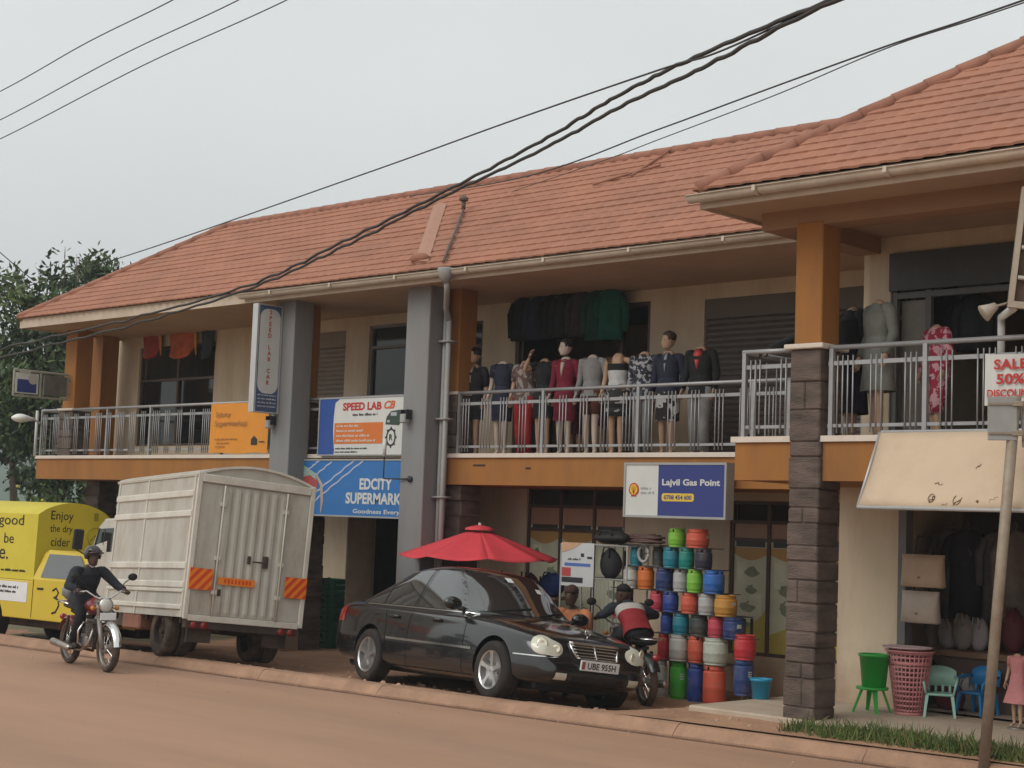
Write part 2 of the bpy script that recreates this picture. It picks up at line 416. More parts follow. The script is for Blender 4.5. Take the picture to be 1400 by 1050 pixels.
# slabs
mb=MB(); mb.box(-30.24,-10.0,YR,YW,SLB,FL); mb.box(-30.24,-10.0,YW,22,SLB,FL-.004); mb.build('floor_slab',ochre,B)
mb=MB(); mb.box(-10.5,-2.5,YB,YBW,SLB,FL-.0); mb.box(-10.5,-10.0,YBW,YR+.004,SLB+.003,FL-.003); mb.box(-9.996,-2.5,YBW,22,SLB+.002,FL-.006); mb.build('floor_slab',ochre,B)
mb=MB(); mb.box(-30.26,-10.5,YR-.035,YR+.12,FL+.002,FL+.065); mb.box(-10.54,-2.5,YB-.035,YB+.12,FL+.002,FL+.065); mb.box(-10.54,-10.42,YB+.12,YR-.035,FL+.002,FL+.06); mb.build('coping',capm,B)
mb=MB(); mb.box(-30.28,-30.0,YR+.12,20.5,FL+.002,FL+.06); mb.box(-30.24,-30.0,YW,20.5,SLB,FL-.002); mb.build('floor_slab',ochre,B)
mb=MB(); mb.box(-30.0,-10.6,YR+.125,YW-.002,FL+.003,FL+.012); mb.build('bounce_screed',conc,B)  # pale cement sheet added on the balcony floor to bounce light onto the wall
mb=MB(); mb.box(-10.4,-2.6,YB+.125,YBW-.002,FL+.003,FL+.012); mb.build('bounce_screed',conc,B)
# stain marks on the slab face
for (px,py,w) in ((655,636,.26),(722,640,.1),(560,640,.12)):
    p=PY(px,py,YR-.002); mb=MB(); mb.box(p.x-w/2,p.x+w/2,YR-.0035,YR+.01,p.z-.018,p.z+.012); mb.build('drain_slot',M('slot_dark',(.05,.03,.02),.9),B)
# columns
def column(x0,x1,y0,y1,z0,z1,m,cap=None):
    mb=MB(); mb.bbox(x0,x1,y0,y1,z0,z1,.012); return mb.build('pillar',m,B)
def stone_pillar(x0,x1,y0,y1,z0,z1,seed):
    r=random.Random(seed); mb=MB(); z=z0
    while z<z1-.02:
        h=min(r.choice((.16,.2,.24,.3,.34)),z1-z)
        if z1-z-h<.1: h=z1-z
        j=lambda:r.uniform(-.012,.012)
        cut=r.uniform(.35,.65)
        if r.random()<.5:
            xm=x0+(x1-x0)*cut
            mb.bbox(x0+j(),xm-.004,y0+j(),y1,z+.004,z+h-.004,.012); mb.bbox(xm+.004,x1+j(),y0+j(),y1-.004,z+.005,z+h-.005,.012)
        else: mb.bbox(x0+j(),x1+j(),y0+j(),y1+j(),z+.004,z+h-.004,.014)
        z+=h
    mb.box(x0+.02,x1-.02,y0+.02,y1-.02,z0,z1)
    return mb.build('pillar',stone,B)
# corner-bay column: slate below, orange above
stone_pillar(-9.76,-9.38,YB-.06,YB+.36,.05,4.02,1)
mb=MB(); mb.bbox(-9.82,-9.33,YB-.11,YB+.42,4.02,4.075,.01); mb.build('coping',capm,B)
column(-9.74,-9.4,YB-.03,YB+.32,4.075,5.4,ochre)
# long range, rail-line columns
for (xa,xb,s) in ((-18.32,-17.86,2),(-22.1,-21.72,3),(-29.45,-29.02,4)):
    stone_pillar(xa-.03,xb+.03,YR+.02,YR+.46,FL+.0,FL+.98,s)
    mb=MB(); mb.bbox(xa-.06,xb+.06,YR-.01,YR+.5,FL+.98,FL+1.03,.01); mb.build('coping',capm,B)
    column(xa,xb,YR+.05,YR+.43,FL+1.03,CEIL,ochre)
column(-29.9,-29.5,18.25,18.65,FL,CEIL,ochre)
for (xa,xb,y,s) in ((-18.25,-17.75,YR+.1,5),(-22.0,-21.5,YR+.1,6),(-29.75,-29.25,18.2,7),(-25.8,-25.4,YR+.1,8)):
    stone_pillar(xa,xb,y,y+.45,G,SLB,s)
# tall grey pillars standing forward of the slab
column(-21.86,-21.34,16.85,YR-.04,G,CEIL,grey); column(-18.55,-18.02,16.85,YR-.04,G,CEIL,grey)
# roof -----------------------------------------------------------------
SL=.70; EY,EZ=16.45,5.84; RY=19.4; RZ=EZ+SL*(RY-EY)
def tile_plane(u0,u1,vlen,place,cuts,name,phase=0.):
    # place(u,v,h)->point ; u along eave, v up the slope (true length)
    PU=.235; PV=.225; nu=max(2,int((u1-u0)/(PU/6))); vs=[]; rows=[]
    k=0
    while k*PV<vlen:
        a=k*PV; b=min(vlen,(k+1)*PV)
        for t in (0.,.03,.5,.985): 
            v=a+(b-a)*t; rows.append((v,k,t))
        k+=1
    rows.append((vlen,k-1,1.))
    jit=random.Random(5)
    jr=[jit.uniform(-.004,.004) for _ in range(k+1)]
    for (v,kk,t) in rows:
        for i in range(nu+1):
            u=u0+(u1-u0)*i/nu
            ph=2*PI*(u/PU)+phase
            w=.5+.5*math.sin(ph+.35*math.sin(ph))
            h=.026*w + (.018*(1-t) if t>0 else -.006) + jr[kk] + .006*noise.noise(Vector((u*.8,v*.8,kk)))
            vv=v+(-.085*w if t<.1 else 0)*(1 if kk>0 else .5)
            vs.append(place(u,vv,h))
    m_=nu+1; fs=[(r*m_+i,r*m_+i+1,(r+1)*m_+i+1,(r+1)*m_+i) for r in range(len(rows)-1) for i in range(nu)]
    me=bpy.data.meshes.new(name); me.from_pydata([tuple(p) for p in vs],[],fs)
    bm=bmesh.new(); bm.from_mesh(me)
    for co_,no_ in cuts:
        bmesh.ops.bisect_plane(bm,geom=bm.verts[:]+bm.edges[:]+bm.faces[:],plane_co=co_,plane_no=no_,clear_outer=True)
    for f in bm.faces: f.smooth=False
    bm.to_mesh(me); bm.free()
    me.materials.append(tile)
    o=bpy.data.objects.new(name,me); COL.objects.link(o); o.parent=B
    return o
cs=math.sqrt(1+SL*SL); nS=1/cs
XL=-29.85; XBAY=-10.55; YBE=13.72; BEZ=5.72
def front(ey,ez):
    return lambda u,v,h:(u, ey+v/cs-h*SL/cs, ez+v*SL/cs+h/cs)
def left(ex,ez):
    return lambda u,v,h:(ex+v/cs-h*SL/cs, u, ez+v*SL/cs+h/cs)
def right(ex,ez):
    return lambda u,v,h:(ex-v/cs+h*SL/cs, u, ez+v*SL/cs+h/cs)
def back(ey,ez):
    return lambda u,v,h:(u, ey-v/cs+h*SL/cs, ez+v*SL/cs+h/cs)
main_len=(RY-EY)*cs; BACKY=2*RY-EY
tile_plane(XL-.05,-8.9,main_len,front(EY,EZ),[((XL,EY,0),(-1,1,0))],'roof')
tile_plane(EY,BACKY,main_len,left(XL,EZ),[((XL,EY,0),(1,-1,0)),((XL,BACKY,0),(1,1,0))],'roof')
mb=MB(); mb.quad((XL,BACKY,EZ),(-2.5,BACKY,EZ),(-2.5,RY,RZ),(XL+RY-EY,RY,RZ)); mb.build('roof',tile,B)
XBR=-2.0; BW=(XBR-XBAY)/2; blen=BW*cs; BRZ=BEZ+SL*BW
tile_plane(XBAY,XBR,blen,front(YBE,BEZ),[((XBAY,YBE,0),(-1,1,0)),((XBR,YBE,0),(1,1,0))],'roof',1.)
tile_plane(YBE,BACKY,blen,left(XBAY,BEZ),[((XBAY,YBE,0),(1,-1,0))],'roof')
tile_plane(YBE,BACKY,blen,right(XBR,BEZ),[((XBR,YBE,0),(-1,-1,0))],'roof')
# ridge and hip caps
def caps(name,a,b,r=.085,step=.38):
    a=Vector(a);b=Vector(b);d=(b-a);n_=max(1,int(d.length/step)); mb=MB().sh()
    for i in range(n_):
        p=a+d*(i/n_); q=a+d*((i+1.12)/n_)
        mb.tube([p,q],[r*1.06,r*.9],10)
    return mb.build(name,ridgem,B)
caps('ridge_cap',(XL+RY-EY,RY,RZ+.01),(-9.2,RY,RZ+.01)); caps('ridge_cap',(XL+.02,EY+.02,EZ+.02),(XL+RY-EY,RY,RZ+.02))
caps('ridge_cap',(XBAY+.02,YBE+.02,BEZ+.02),(XBAY+BW,YBE+BW,BRZ+.02)); caps('ridge_cap',(XBAY+BW,YBE+BW,BRZ+.02),(XBAY+BW,BACKY,BRZ+.02))
# eaves: fascia, soffit, gutters
mb=MB(); mb.box(XL+.02,XBAY+.6,EY+.05,EY+.08,EZ-.2,EZ-.005); mb.box(XL+.02,XL+.05,EY+.08,BACKY,EZ-.2,EZ-.005)
mb.box(XBAY+.03,XBR,YBE+.05,YBE+.08,BEZ-.2,BEZ-.006); mb.box(XBAY+.03,XBAY+.06,YBE+.08,EY+.4,BEZ-.2,BEZ-.006); mb.build('fascia',fascia,B)
mb=MB(); mb.box(XL+.03,-10.0,EY+.08,YW+.1,EZ-.165,EZ-.145); mb.box(XL+.03,-29.9,YW+.1,BACKY,EZ-.163,EZ-.147); mb.build('soffit',soffit,B)
mb=MB(); mb.box(XBAY+.06,XBR,YBE+.08,YBW+.1,BEZ-.165,BEZ-.145); mb.box(XBAY+.06,-10,YBW+.1,YW,BEZ-.162,BEZ-.148); mb.build('soffit',soffit,B)
mb=MB(); mb.box(-10.2,-2.6,YB-.02,YB+.34,5.36,BEZ-.165); mb.box(-10.2,-9.86,YB+.34,YBW,5.36,BEZ-.166); mb.build('beam',beamm,B)
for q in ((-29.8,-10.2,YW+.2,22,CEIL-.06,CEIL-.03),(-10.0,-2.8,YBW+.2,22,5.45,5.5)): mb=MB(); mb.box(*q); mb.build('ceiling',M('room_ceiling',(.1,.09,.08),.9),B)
def gutter(x0,x1,y,z,name='gutter'):
    r=.075; mb=MB().sh(); prof=[]
    for k in range(9):
        a=PI+PI*k/8; prof.append((r*math.cos(a),r*math.sin(a)))
    prof=[(-r-.012,.008),(-r-.012,-.004)]+prof+[(r-.01,.0)]
    prof+= [( (r-.012)*math.cos(2*PI-PI*k/8),(r-.012)*math.sin(2*PI-PI*k/8)+.004) for k in range(9)]
    mb.loft([[(x,y+q[0],z+q[1]) for q in prof] for x in (x0,x1)])
    X=x0+.9
    mb.sh(False)
    while X<x1-.2:
        mb.box(X-.02,X+.02,y-r-.022,y-r-.008,z-.05,z+.012); mb.loft([[(xx,y+q[0]*1.08,z+q[1]*1.08) for q in prof[2:11]] for xx in (X-.025,X+.025)],close=False); X+=1.55
    return mb.build(name,gutm,B)
gutter(-22.3,-10.25,EY-.03,EZ-.07); gutter(XBAY-.05,XBR,YBE-.03,BEZ-.07)
# rain head and downpipes beside the middle grey pillar
mb=MB().sh(); hp=PY(612,376,16.4)
mb.lathe([(.05,-.14),(.1,-.05),(.13,.06),(.12,.08)],12,TR((hp.x,16.36,EZ-.12)))
px=-17.9; mb.tube([(hp.x,16.38,EZ-.22),(hp.x,16.4,EZ-.34),(hp.x-.1,16.5,EZ-.42),(-17.82,17.0,EZ-.52),(-17.82,17.08,EZ-.7)],.045,10)
mb.tube([(-17.82,17.08,EZ-.68),(-17.82,17.08,0)],.042,10); mb.tube([(-17.94,17.12,EZ-.5),(-17.94,17.12,0)],.036,10)
for z in (1.2,2.4,3.6,4.8): mb.box(-18.0,-17.75,17.02,17.2,z,z+.03)
mb.build('downpipe',M('pipe_grey',(.3,.295,.285),.5,.08,2,dirt=(.25,.18,.13),dirt_amt=.4),B)
# valley flashing and vent pipe lying on the roof
def on_roof(x,y): return Vector((x,y,EZ+SL*(y-EY)))
def rp(px,py):
    d=ray(px,py); nrm=Vector((0,-SL,1)); p0=Vector((0,EY,EZ)); t=(p0-CAM).dot(nrm)/d.dot(nrm); return CAM+d*t
a,b=rp(577,362),rp(603,282); nn=Vector((0,-SL,1)).normalized()*.06
mb=MB(); w=Vector((.16,0,0)); mb.loft([[p-w+nn*.7,p+nn*1.2,p+w+nn*.7,p-nn] for p in (a,b)]); mb.build('roof_flashing',flash,B)
a,b=rp(609,364),rp(636,292)
mb=MB().sh(); mb.tube([a+nn*1.3,b+nn*1.3],.022,8); mb.tube([b+nn*1.3,b+nn*1.3+Vector((0,0,.14))],.035,8); mb.lathe([(.075,0),(.08,.05),(.03,.09)],10,TR(b+nn*1.3+Vector((0,0,.14)))); mb.build('vent_pipe',M('pipe_dark',(.12,.09,.075),.6),B)
a=rp(576,358); mb=MB().sh(); mb.sphere(a+nn,(.2,.12,.09),10); mb.build('roof_flashing',tile,B)
# battens standing out under the tiles (two lines on the roof)
for q in (((905,230),(812,257)),((925,205),(865,245))):
    a,b=rp(*q[0]),rp(*q[1]); mb=MB(); mb.tube([a+nn,b+nn],.018,6); mb.build('roof_joint',ridgem,B)
# railings -------------------------------------------------------------
def railing(x0,x1,y,posts,ztop=FL+1.0,seed=0,z0=FL+.065,xdir=True):
    r=random.Random(seed); mb=MB()
    mb.sh().tube([(x0,y,ztop),(x1,y,ztop)],.027,10).sh(False)
    mb.box(x0,x1,y-.013,y+.013,ztop-.19,ztop-.145); mb.box(x0,x1,y-.013,y+.013,z0+.09,z0+.125)
    for p in posts: mb.box(p-.024,p+.024,y-.026,y+.026,z0-.002,ztop-.01)
    X=x0+.12
    while X<x1-.06:
        for k in range(r.choice((3,3,4))):
            xx=X+k*.062
            if xx<x1-.03 and all(abs(xx-p)>.04 for p in posts):
                mb.sh().tube([(xx,y-.022,z0+.03),(xx,y-.022,ztop-.09)],.0085,6).sh(False)
        X+=.4
    return mb.build('railing',steel,B)
railing(-17.8,-10.56,YR+.04,[-17.78,-16.02,-14.22,-12.42,-12.28,-11.72,-10.6],seed=1)
railing(-21.66,-18.4,YR+.04,[-21.6,-20.0,-18.45],seed=2)
railing(-30.2,-21.9,YR+.04,[-30.17,-27.7,-26.2,-23.9,-22.0],seed=3)
railing(-10.45,-9.78,YB+.04,[-10.42],seed=4)
railing(-9.34,-2.7,YB+.04,[-9.3,-8.2,-6.9,-5,-3],seed=5)
mb=MB(); # side returns
mb.sh().tube([(-30.19,YR+.04,FL+1),(-30.19,19.9,FL+1)],.027,8).sh(False)
for k in range(12): mb.tube([(-30.19,YR+.25+.2*k,FL+.09),(-30.19,YR+.25+.2*k,FL+.93)],.0085,6)
mb.build('railing',steel,B); mb=MB(); mb.sh().tube([(-10.42,YB+.04,FL+1),(-10.42,YR+.04,FL+1)],.027,8).sh(False)
for k in range(12): mb.tube([(-10.42,YB+.25+.2*k,FL+.09),(-10.42,YB+.25+.2*k,FL+.93)],.0085,6)
mb.build('railing',steel,B)
# openings -------------------------------------------------------------
def shutter(o,y=YW+.06,m=shutm):
    mb=MB(); x0,x1,z0,z1=o; n_=int((z1-z0-.25)/.085)
    for k in range(n_):
        z=z0+k*.085; mb.loft([[(x,y+.0,z),(x,y-.014,z+.02),(x,y-.016,z+.05),(x,y,z+.078),(x,y+.006,z+.085),(x,y+.02,z+.04)] for x in (x0,x1)])
    mb.box(x0,x1,y-.05,y+.1,z0+n_*.085,z1)
    return mb.build('shutter',m,B)
def frame(o,y,mull=(),trans=(),m=frameb,t=.05,d=.07,name='window_frame'):
    x0,x1,z0,z1=o; mb=MB(); mb.box(x0,x0+t,y,y+d,z0,z1); mb.box(x1-t,x1,y,y+d,z0,z1); mb.box(x0+t,x1-t,y,y+d,z1-t,z1); mb.box(x0+t,x1-t,y,y+d,z0,z0+t)
    for x in mull: mb.box(x-t/2,x+t/2,y+.002,y+d-.002,z0+t,z1-t)
    for z in trans: mb.box(x0+t,x1-t,y+.004,y+d-.004,z-t/2,z+t/2)
    return mb.build(name,m,B)
def pane(o,y,m=glassd,name='window_pane'):
    mb=MB(); mb.box(o[0],o[1],y,y+.01,o[2],o[3]); return mb.build(name,m,B)
shutter(UP_OPS['sh2'],m=M('pale_shutter',(.2,.165,.13),.6,.08)); shutter(UP_OPS['sh6'])
o=UP_OPS['win1']; frame(o,YW+.05,(-27.75,),(4.75,)); pane((o[0]+.05,o[1]-.05,o[2]+.05,4.72),YW+.1)
o=UP_OPS['hid']; frame(o,YW+.05); pane(o,YW+.1)
o=UP_OPS['d3']; frame(o,YW+.03,(),(5.1,),m=framea); pane((o[0]+.05,o[1]-.05,o[2],o[3]-.05),YW+.09)
o=UP_OPS['w4']; frame(o,YW+.03,(),(5.0,)); pane((o[0]+.05,o[1]-.05,o[2],o[3]-.05),YW+.09)
frame(UP_OPS['w5'],YW+.02,(-15.9,),(),t=.06)
# ground floor shopfronts
o=LO_OPS['gw1']; frame(o,YW+.03,(-17.05,-16.35),(2.35,1.98))
o=LO_OPS['gw2']; frame(o,YW+.03,(-13.1,-12.4,-11.7),(2.2,1.95))
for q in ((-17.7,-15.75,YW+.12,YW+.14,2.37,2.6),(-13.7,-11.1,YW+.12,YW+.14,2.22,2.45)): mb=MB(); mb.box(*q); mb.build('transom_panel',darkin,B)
o=LO_OPS['l1']; frame(o,YW+.03,(-28,-26.6)); pane((o[0]+.05,o[1]-.05,o[2],o[3]),YW+.1)
frame(LO_OPS['door'],YW+.03,(),(),m=framea,t=.07,name='door_frame')
# half-open steel door leaf
mb=MB(); mb.box(-21.5,-21.46,YW-.55,YW+.03,G+.03,2.22); mb.build('door',M('door_cream',(.4,.33,.25),.6),B)
# bay openings
frame((BAY_UP[0],BAY_UP[1],FL,5.35),YBW+.03,(-9.25,),(4.85,),m=M('grey_frame',(.14,.14,.14),.5),t=.07)
mb=MB(); mb.box(BAY_UP[0],BAY_UP[1],YBW-.04,YBW+.03,4.9,5.34); mb.build('shutter_box',M('shutter_box_dark',(.07,.07,.072),.5),B)
mb=MB(); mb.box(BAY_LO[0],BAY_LO[0]+.1,YBW-.03,YBW+.12,.13,2.55); mb.build('door_frame',M('grey_frame'),B)
mb=MB(); mb.box(BAY_UP[0]+.08,-9.3,YBW+.12,YBW+.16,FL,4.8); mb.build('door',M('grey_door',(.22,.2,.17),.5),B)
# meter box on the wall beside the doorway
p=PY(486,751,YW); mb=MB(); mb.bbox(p.x-.09,p.x+.09,YW-.09,YW,p.z-.13,p.z+.13,.01); mb.box(p.x-.05,p.x+.05,YW-.094,YW-.089,p.z-.02,p.z+.08); mb.build('meter_box',M('meter_grey',(.15,.12,.1),.5),B)
# ------------------------------------------------------------------ vehicles
from mathutils.bvhtree import BVHTree
def sharp(o,deg=35):
    me=o.data
    for p in me.polygons: p.use_smooth=True
    me.set_sharp_from_angle(angle=math.radians(deg)); return o
rubber=M('tyre_rubber',(.022,.02,.019),.85,.25,6,bump=.2,bscale=60,dirt=(.16,.1,.065),dirt_amt=.35,dirt_scale=4)
rubdust=M('dusty_tyre',(.06,.045,.036),.9,.25,6,bump=.2,dirt=(.22,.14,.09),dirt_amt=.7,dirt_scale=3)
chrome=M('chrome',(.72,.71,.69),.14,.05,4,metal=1)
alloy=M('alloy_rim',(.6,.59,.58),.28,.08,4,metal=.85)
blackpl=M('black_plastic',(.018,.018,.018),.5,.2,6)
lens=M('lamp_lens',(.62,.6,.5),.12,.05,5,coat=1.)
lensin=M('lamp_reflector',(.8,.77,.62),.2,.05,5,metal=.6)
cpaint=M('black_car_paint',(.010,.0105,.012),.22,.1,3,coat=1.,dirt=(.1,.07,.05),dirt_amt=.06,dirt_scale=2)
cglass=M('tinted_car_glass',(.02,.022,.023),.04,.05,2,spec=.9,ior=1.8,coat=.5)
plate=M('number_plate_white',(.7,.7,.7),.5,.05,5); ink=M('black_ink',(.02,.02,.02),.6,.1,5)
def wheel(parent,x,y,z,r,w,side,rimr=.66,spokes=5,tm=rubber,rm=alloy):
    # axis along y; side = +1 outer face towards +y
    T=Matrix.Translation((x,y,z)) @ Matrix.Rotation(-side*PI/2,4,'X')
    mb=MB().sh(); h=w/2
    mb.lathe([(r*rimr,-h*.8),(r*rimr,-h),(r*.93,-h),(r*.985,-h*.8),(r,-h*.5),(r,h*.5),(r*.985,h*.8),(r*.93,h),(r*.8,h*1.03),(r*rimr,h*.95),(r*rimr,h*.8)],36,T,cap=False)
    ty=sharp(mb.build('wheel',tm,parent),50)
    mb=MB().sh(); R=r*rimr
    mb.lathe([(R*1.005,h*.97),(R*1.0,h*1.0),(R*.93,h*.9),(R*.9,h*.2),(R*.2,h*.05),(.001,h*.05)],32,T,cap=False)
    mb.lathe([(R*.2,h*.1),(R*.2,h*.78),(R*.12,h*.82),(.001,h*.82)],14,T)
    if spokes:
        for k in range(spokes):
            A=T@Matrix.Rotation(2*PI*k/spokes+.3,4,'Z')
            mb.loft([[(R*.12,-R*.14,h*.4),(R*.12,R*.14,h*.4),(R*.12,R*.12,h*.8),(R*.12,-R*.12,h*.8)],[(R*.6,-R*.11,h*.35),(R*.6,R*.11,h*.35),(R*.6,R*.09,h*.85),(R*.6,-R*.09,h*.85)],[(R*.95,-R*.17,h*.4),(R*.95,R*.17,h*.4),(R*.95,R*.15,h*.93),(R*.95,-R*.15,h*.93)]],T=A)
    else:
        for k in range(6):
            A=T@Matrix.Rotation(2*PI*k/6,4,'Z'); mb.lathe([(R*.07,h*.05),(R*.07,h*.2),(.001,h*.22)],8,A@Matrix.Translation((R*.45,0,0)))
    rim=sharp(mb.build('rim',rm,ty),40)
    return ty
class Proj:
    def __init__(s,me): s.b=BVHTree.FromPolygons([v.co.copy() for v in me.vertices],[tuple(p.vertices) for p in me.polygons])
    def hit(s,p,d,off=.004):
        h=s.b.ray_cast(Vector(p),Vector(d).normalized())
        if h[0] is None: return None
        nrm=h[1]; 
        if nrm.dot(Vector(d))>0: nrm=-nrm
        return h[0]+nrm*off
    def patch(s,mb,fn,d,nu=12,nv=6,off=.004):
        # fn(u,v)->start point; projected along d
        g=[]
        for i in range(nu+1):
            for j in range(nv+1):
                q=s.hit(fn(i/nu,j/nv),d,off); g.append(q)
        fs=[(i*(nv+1)+j,(i+1)*(nv+1)+j,(i+1)*(nv+1)+j+1,i*(nv+1)+j+1) for i in range(nu) for j in range(nv)]
        ok=[f for f in fs if all(g[k] is not None for k in f)]
        g=[q if q is not None else Vector((0,0,0)) for q in g]
        used=sorted({k for f in ok for k in f}); ix={k:a for a,k in enumerate(used)}
        mb.add([g[k] for k in used],[[ix[k] for k in f] for f in ok])
def lerp_tab(tab,x):
    for (a,va),(b,vb) in zip(tab,tab[1:]):
        if x<=b: 
            t=(x-a)/(b-a) if b>a else 0; t=max(0,min(1,t)); return va+(vb-va)*t
    return tab[-1][1]
def subsurf_mesh(mb,lv,cutters=()):
    o=mb.build('tmp',cpaint); md=o.modifiers.new('u','SUBSURF'); md.levels=lv; md.render_levels=lv
    cs_=[]
    for c in cutters:
        md=o.modifiers.new('b','BOOLEAN'); md.object=c; md.operation='DIFFERENCE'; md.solver='EXACT'
    me=eval_mesh(o); kill(o)
    return me
def obj_from(me,name,m,parent):
    o=bpy.data.objects.new(name,me); COL.objects.link(o); me.materials.clear(); me.materials.append(m); o.parent=parent
    for p in me.polygons: p.material_index=0
    return o
def make_car():
    root=thing('parked_car','shiny black four-door sedan parked nose to the right at the kerb','car')
    st=[(-1.03,.64,.42,.60,.62),(-1.01,.72,.33,.68,.70),(-.97,.785,.27,.86,.90),(-.9,.82,.24,.945,.985),(-.65,.845,.21,.955,1.01),(-.3,.858,.20,.945,1.0),(.1,.864,.19,.93,.97),(.7,.866,.175,.915,.95),(1.3,.866,.17,.9,.935),(1.85,.866,.17,.885,.945),(2.2,.864,.175,.868,.955),(2.55,.862,.185,.838,.918),(2.9,.85,.2,.795,.86),(3.15,.825,.215,.75,.812),(3.3,.78,.225,.705,.765),(3.39,.73,.26,.655,.715),(3.425,.70,.27,.56,.60),(3.48,.66,.28,.50,.525),(3.52,.6,.3,.47,.48),(3.53,.5,.34,.43,.44)]
    mb=MB(); rings=[]
    for (x,w,zb,zs,zt) in st:
        zm=min(.58,(zb+.2+zs-.1)/2) if zs-.1<.6 else .58
        h=[(0,zb),(w*.8,zb),(w*.965,zb+.05),(w*.995,zb+(zs-zb)*.28),(w,zb+(zs-zb)*.55),(w*.985,zb+(zs-zb)*.84),(w*.925,zs),(w*.68,zs+(zt-zs)*.8),(w*.3,zt-.003)]
        ring=[(x+ .0,y,z) for y,z in h]+[(x,0,zt)]+[(x,-y,z) for y,z in reversed(h[1:])]
        rings.append(ring)
    mb.loft(rings)
    cuts=[]
    for wx in (0,2.715):
        for sd_ in (-1,1):
            c=MB(); c.lathe([(.362,-.25),(.362,.25)],40,Matrix.Translation((wx,sd_*.83,.33))@Matrix.Rotation(PI/2,4,'X'))
            cuts.append(c.build('cut',cpaint))
    me=subsurf_mesh(mb,2,cuts)
    for c in cuts: kill(c)
    body=sharp(obj_from(me,'body',cpaint,root),40)
    pb=Proj(me)
    # cabin
    cst=[(-.62,.985,.80),(-.42,1.03,.80),(0.0,1.235,.805),(.33,1.40,.81),(.65,1.465,.81),(1.0,1.485,.81),(1.3,1.478,.81),(1.52,1.445,.81),(1.75,1.32,.81),(2.0,1.145,.81),(2.3,.945,.80),(2.4,.90,.79)]
    mb=MB(); rings=[]
    for (x,zt,wb) in cst:
        zb=.87; wt=wb-(zt-zb)*.47
        h=[(0,zb-.05),(wb*.98,zb-.05),(wb,zb),(wb-(wb-wt)*.42,zb+(zt-zb)*.45),(wt+.015,zt-.055*min(1,(zt-zb)/.3)),(wt-.06,zt-.016),(wt*.4,zt-.002)]
        bx=lambda y: x-.36*(abs(y)/.8)**2*max(0,min(1,(x-1.3)/.7))+.1*(abs(y)/.8)**2*max(0,min(1,(.2-x)/.6))
        rings.append([(bx(y),y,z) for y,z in h]+[(x,0,zt)]+[(bx(y),-y,z) for y,z in reversed(h[1:])])
    mb.loft(rings)
    me2=subsurf_mesh(mb,2); sharp(obj_from(me2,'cabin_shell',cpaint,root),60); pc=Proj(me2)
    # glass: side windows traced in side view
    top=[(-.28,1.04),(-.1,1.15),(.1,1.25),(.35,1.345),(.7,1.395),(1.1,1.41),(1.4,1.38),(1.6,1.30),(1.85,1.12),(2.08,.955)]
    bot=lambda x:.955-.012*x
    def win(xa,xb,sd_,nm='window_glass'):
        mb=MB().sh()
        pc.patch(mb,lambda u,v:(xa+(xb-xa)*u,sd_*3,bot(xa+(xb-xa)*u)+(max(bot(xa+(xb-xa)*u)+.002,lerp_tab(top,xa+(xb-xa)*u))-bot(xa+(xb-xa)*u))*v),(0,-sd_,0),16,6,.004)
        return mb.build(nm,cglass,root)
    for sd_ in (-1,1):
        win(-.25,.12,sd_); win(.16,.86,sd_); win(.95,2.05,sd_)
    mb=MB().sh()
    ws=lambda u,v:(4,(-1+2*u)*(.70-.17*v),.955+.44*v)
    pc.patch(mb,ws,(-1,0,0),20,10,.005); mb.build('windscreen',cglass,root)
    mb=MB().sh(); pc.patch(mb,lambda u,v:(-3,(-1+2*u)*(.66-.14*v),1.03+.33*v),(1,0,0),16,8,.005); mb.build('rear_window',cglass,root)
    # stickers on the windscreen
    mb=MB()
    for (yy,zz) in ((-.02,1.33),(.36,1.24)): pc.patch(mb,lambda u,v:(4,yy-.045+.09*u,zz+.05*v),(-1,0,0),2,2,.008)
    mb.build('sticker',plate,root)
    # mirror behind screen, wipers
    mb=MB()
    for a in (-.5,.05):
        p=[pc.hit((4,a+.5*t,.965+.07*t),(-1,0,0),.012) for t in (0,.33,.66,1)]
        mb.tube([q for q in p if q],.009,6)
    mb.build('wiper',blackpl,root)
    # trims projected on the flanks
    def strip(xa,xb,z0,z1,sd_,m,nm,pr=pb,off=.008,dz=0.):
        mb=MB().sh(); pr.patch(mb,lambda u,v:(xa+(xb-xa)*u,sd_*3,z0+dz*u+(z1-z0)*v),(0,-sd_,0),24,2,off); return mb.build(nm,m,root)
    gap=M('shut_line',(.002,.002,.002),.9,.1,5)
    for sd_ in (-1,1):
        strip(.42,2.3,.535,.56,sd_,chrome,'side_moulding',dz=-.02)
        strip(-.27,2.08,.936,.95,sd_,chrome,'window_trim',pc,.006,dz=-.028)
        for xx in (.90,2.12):
            mb=MB(); pb.patch(mb,lambda u,v:(xx-.004+.008*u,sd_*3,.22+.68*v),(0,-sd_,0),1,16,.0025); mb.build('shut_line',gap,root)
        mb=MB(); pb.patch(mb,lambda u,v:(.38+.008*u-.22*max(0,v-.55),sd_*3,.4+.5*v),(0,-sd_,0),1,16,.0025); mb.build('shut_line',gap,root)
        mb=MB(); pb.patch(mb,lambda u,v:(.4+1.9*u,sd_*3,.235+.008*v),(0,-sd_,0),20,1,.0025); mb.build('shut_line',gap,root)
        for xx in (.55,1.5):
            p=pb.hit((xx,sd_*3,.80),(0,-sd_,0),.02); 
            mb=MB().sh(); mb.tube([(p.x-.1,p.y-sd_*.012,p.z),(p.x-.06,p.y+sd_*.012,p.z+.004),(p.x+.06,p.y+sd_*.012,p.z+.004),(p.x+.1,p.y-sd_*.012,p.z)],.017,8); mb.build('door_handle',cpaint,root)
        # door mirror
        p=pc.hit((1.92,sd_*3,.97),(0,-sd_,0),0) or Vector((1.92,sd_*.8,.97))
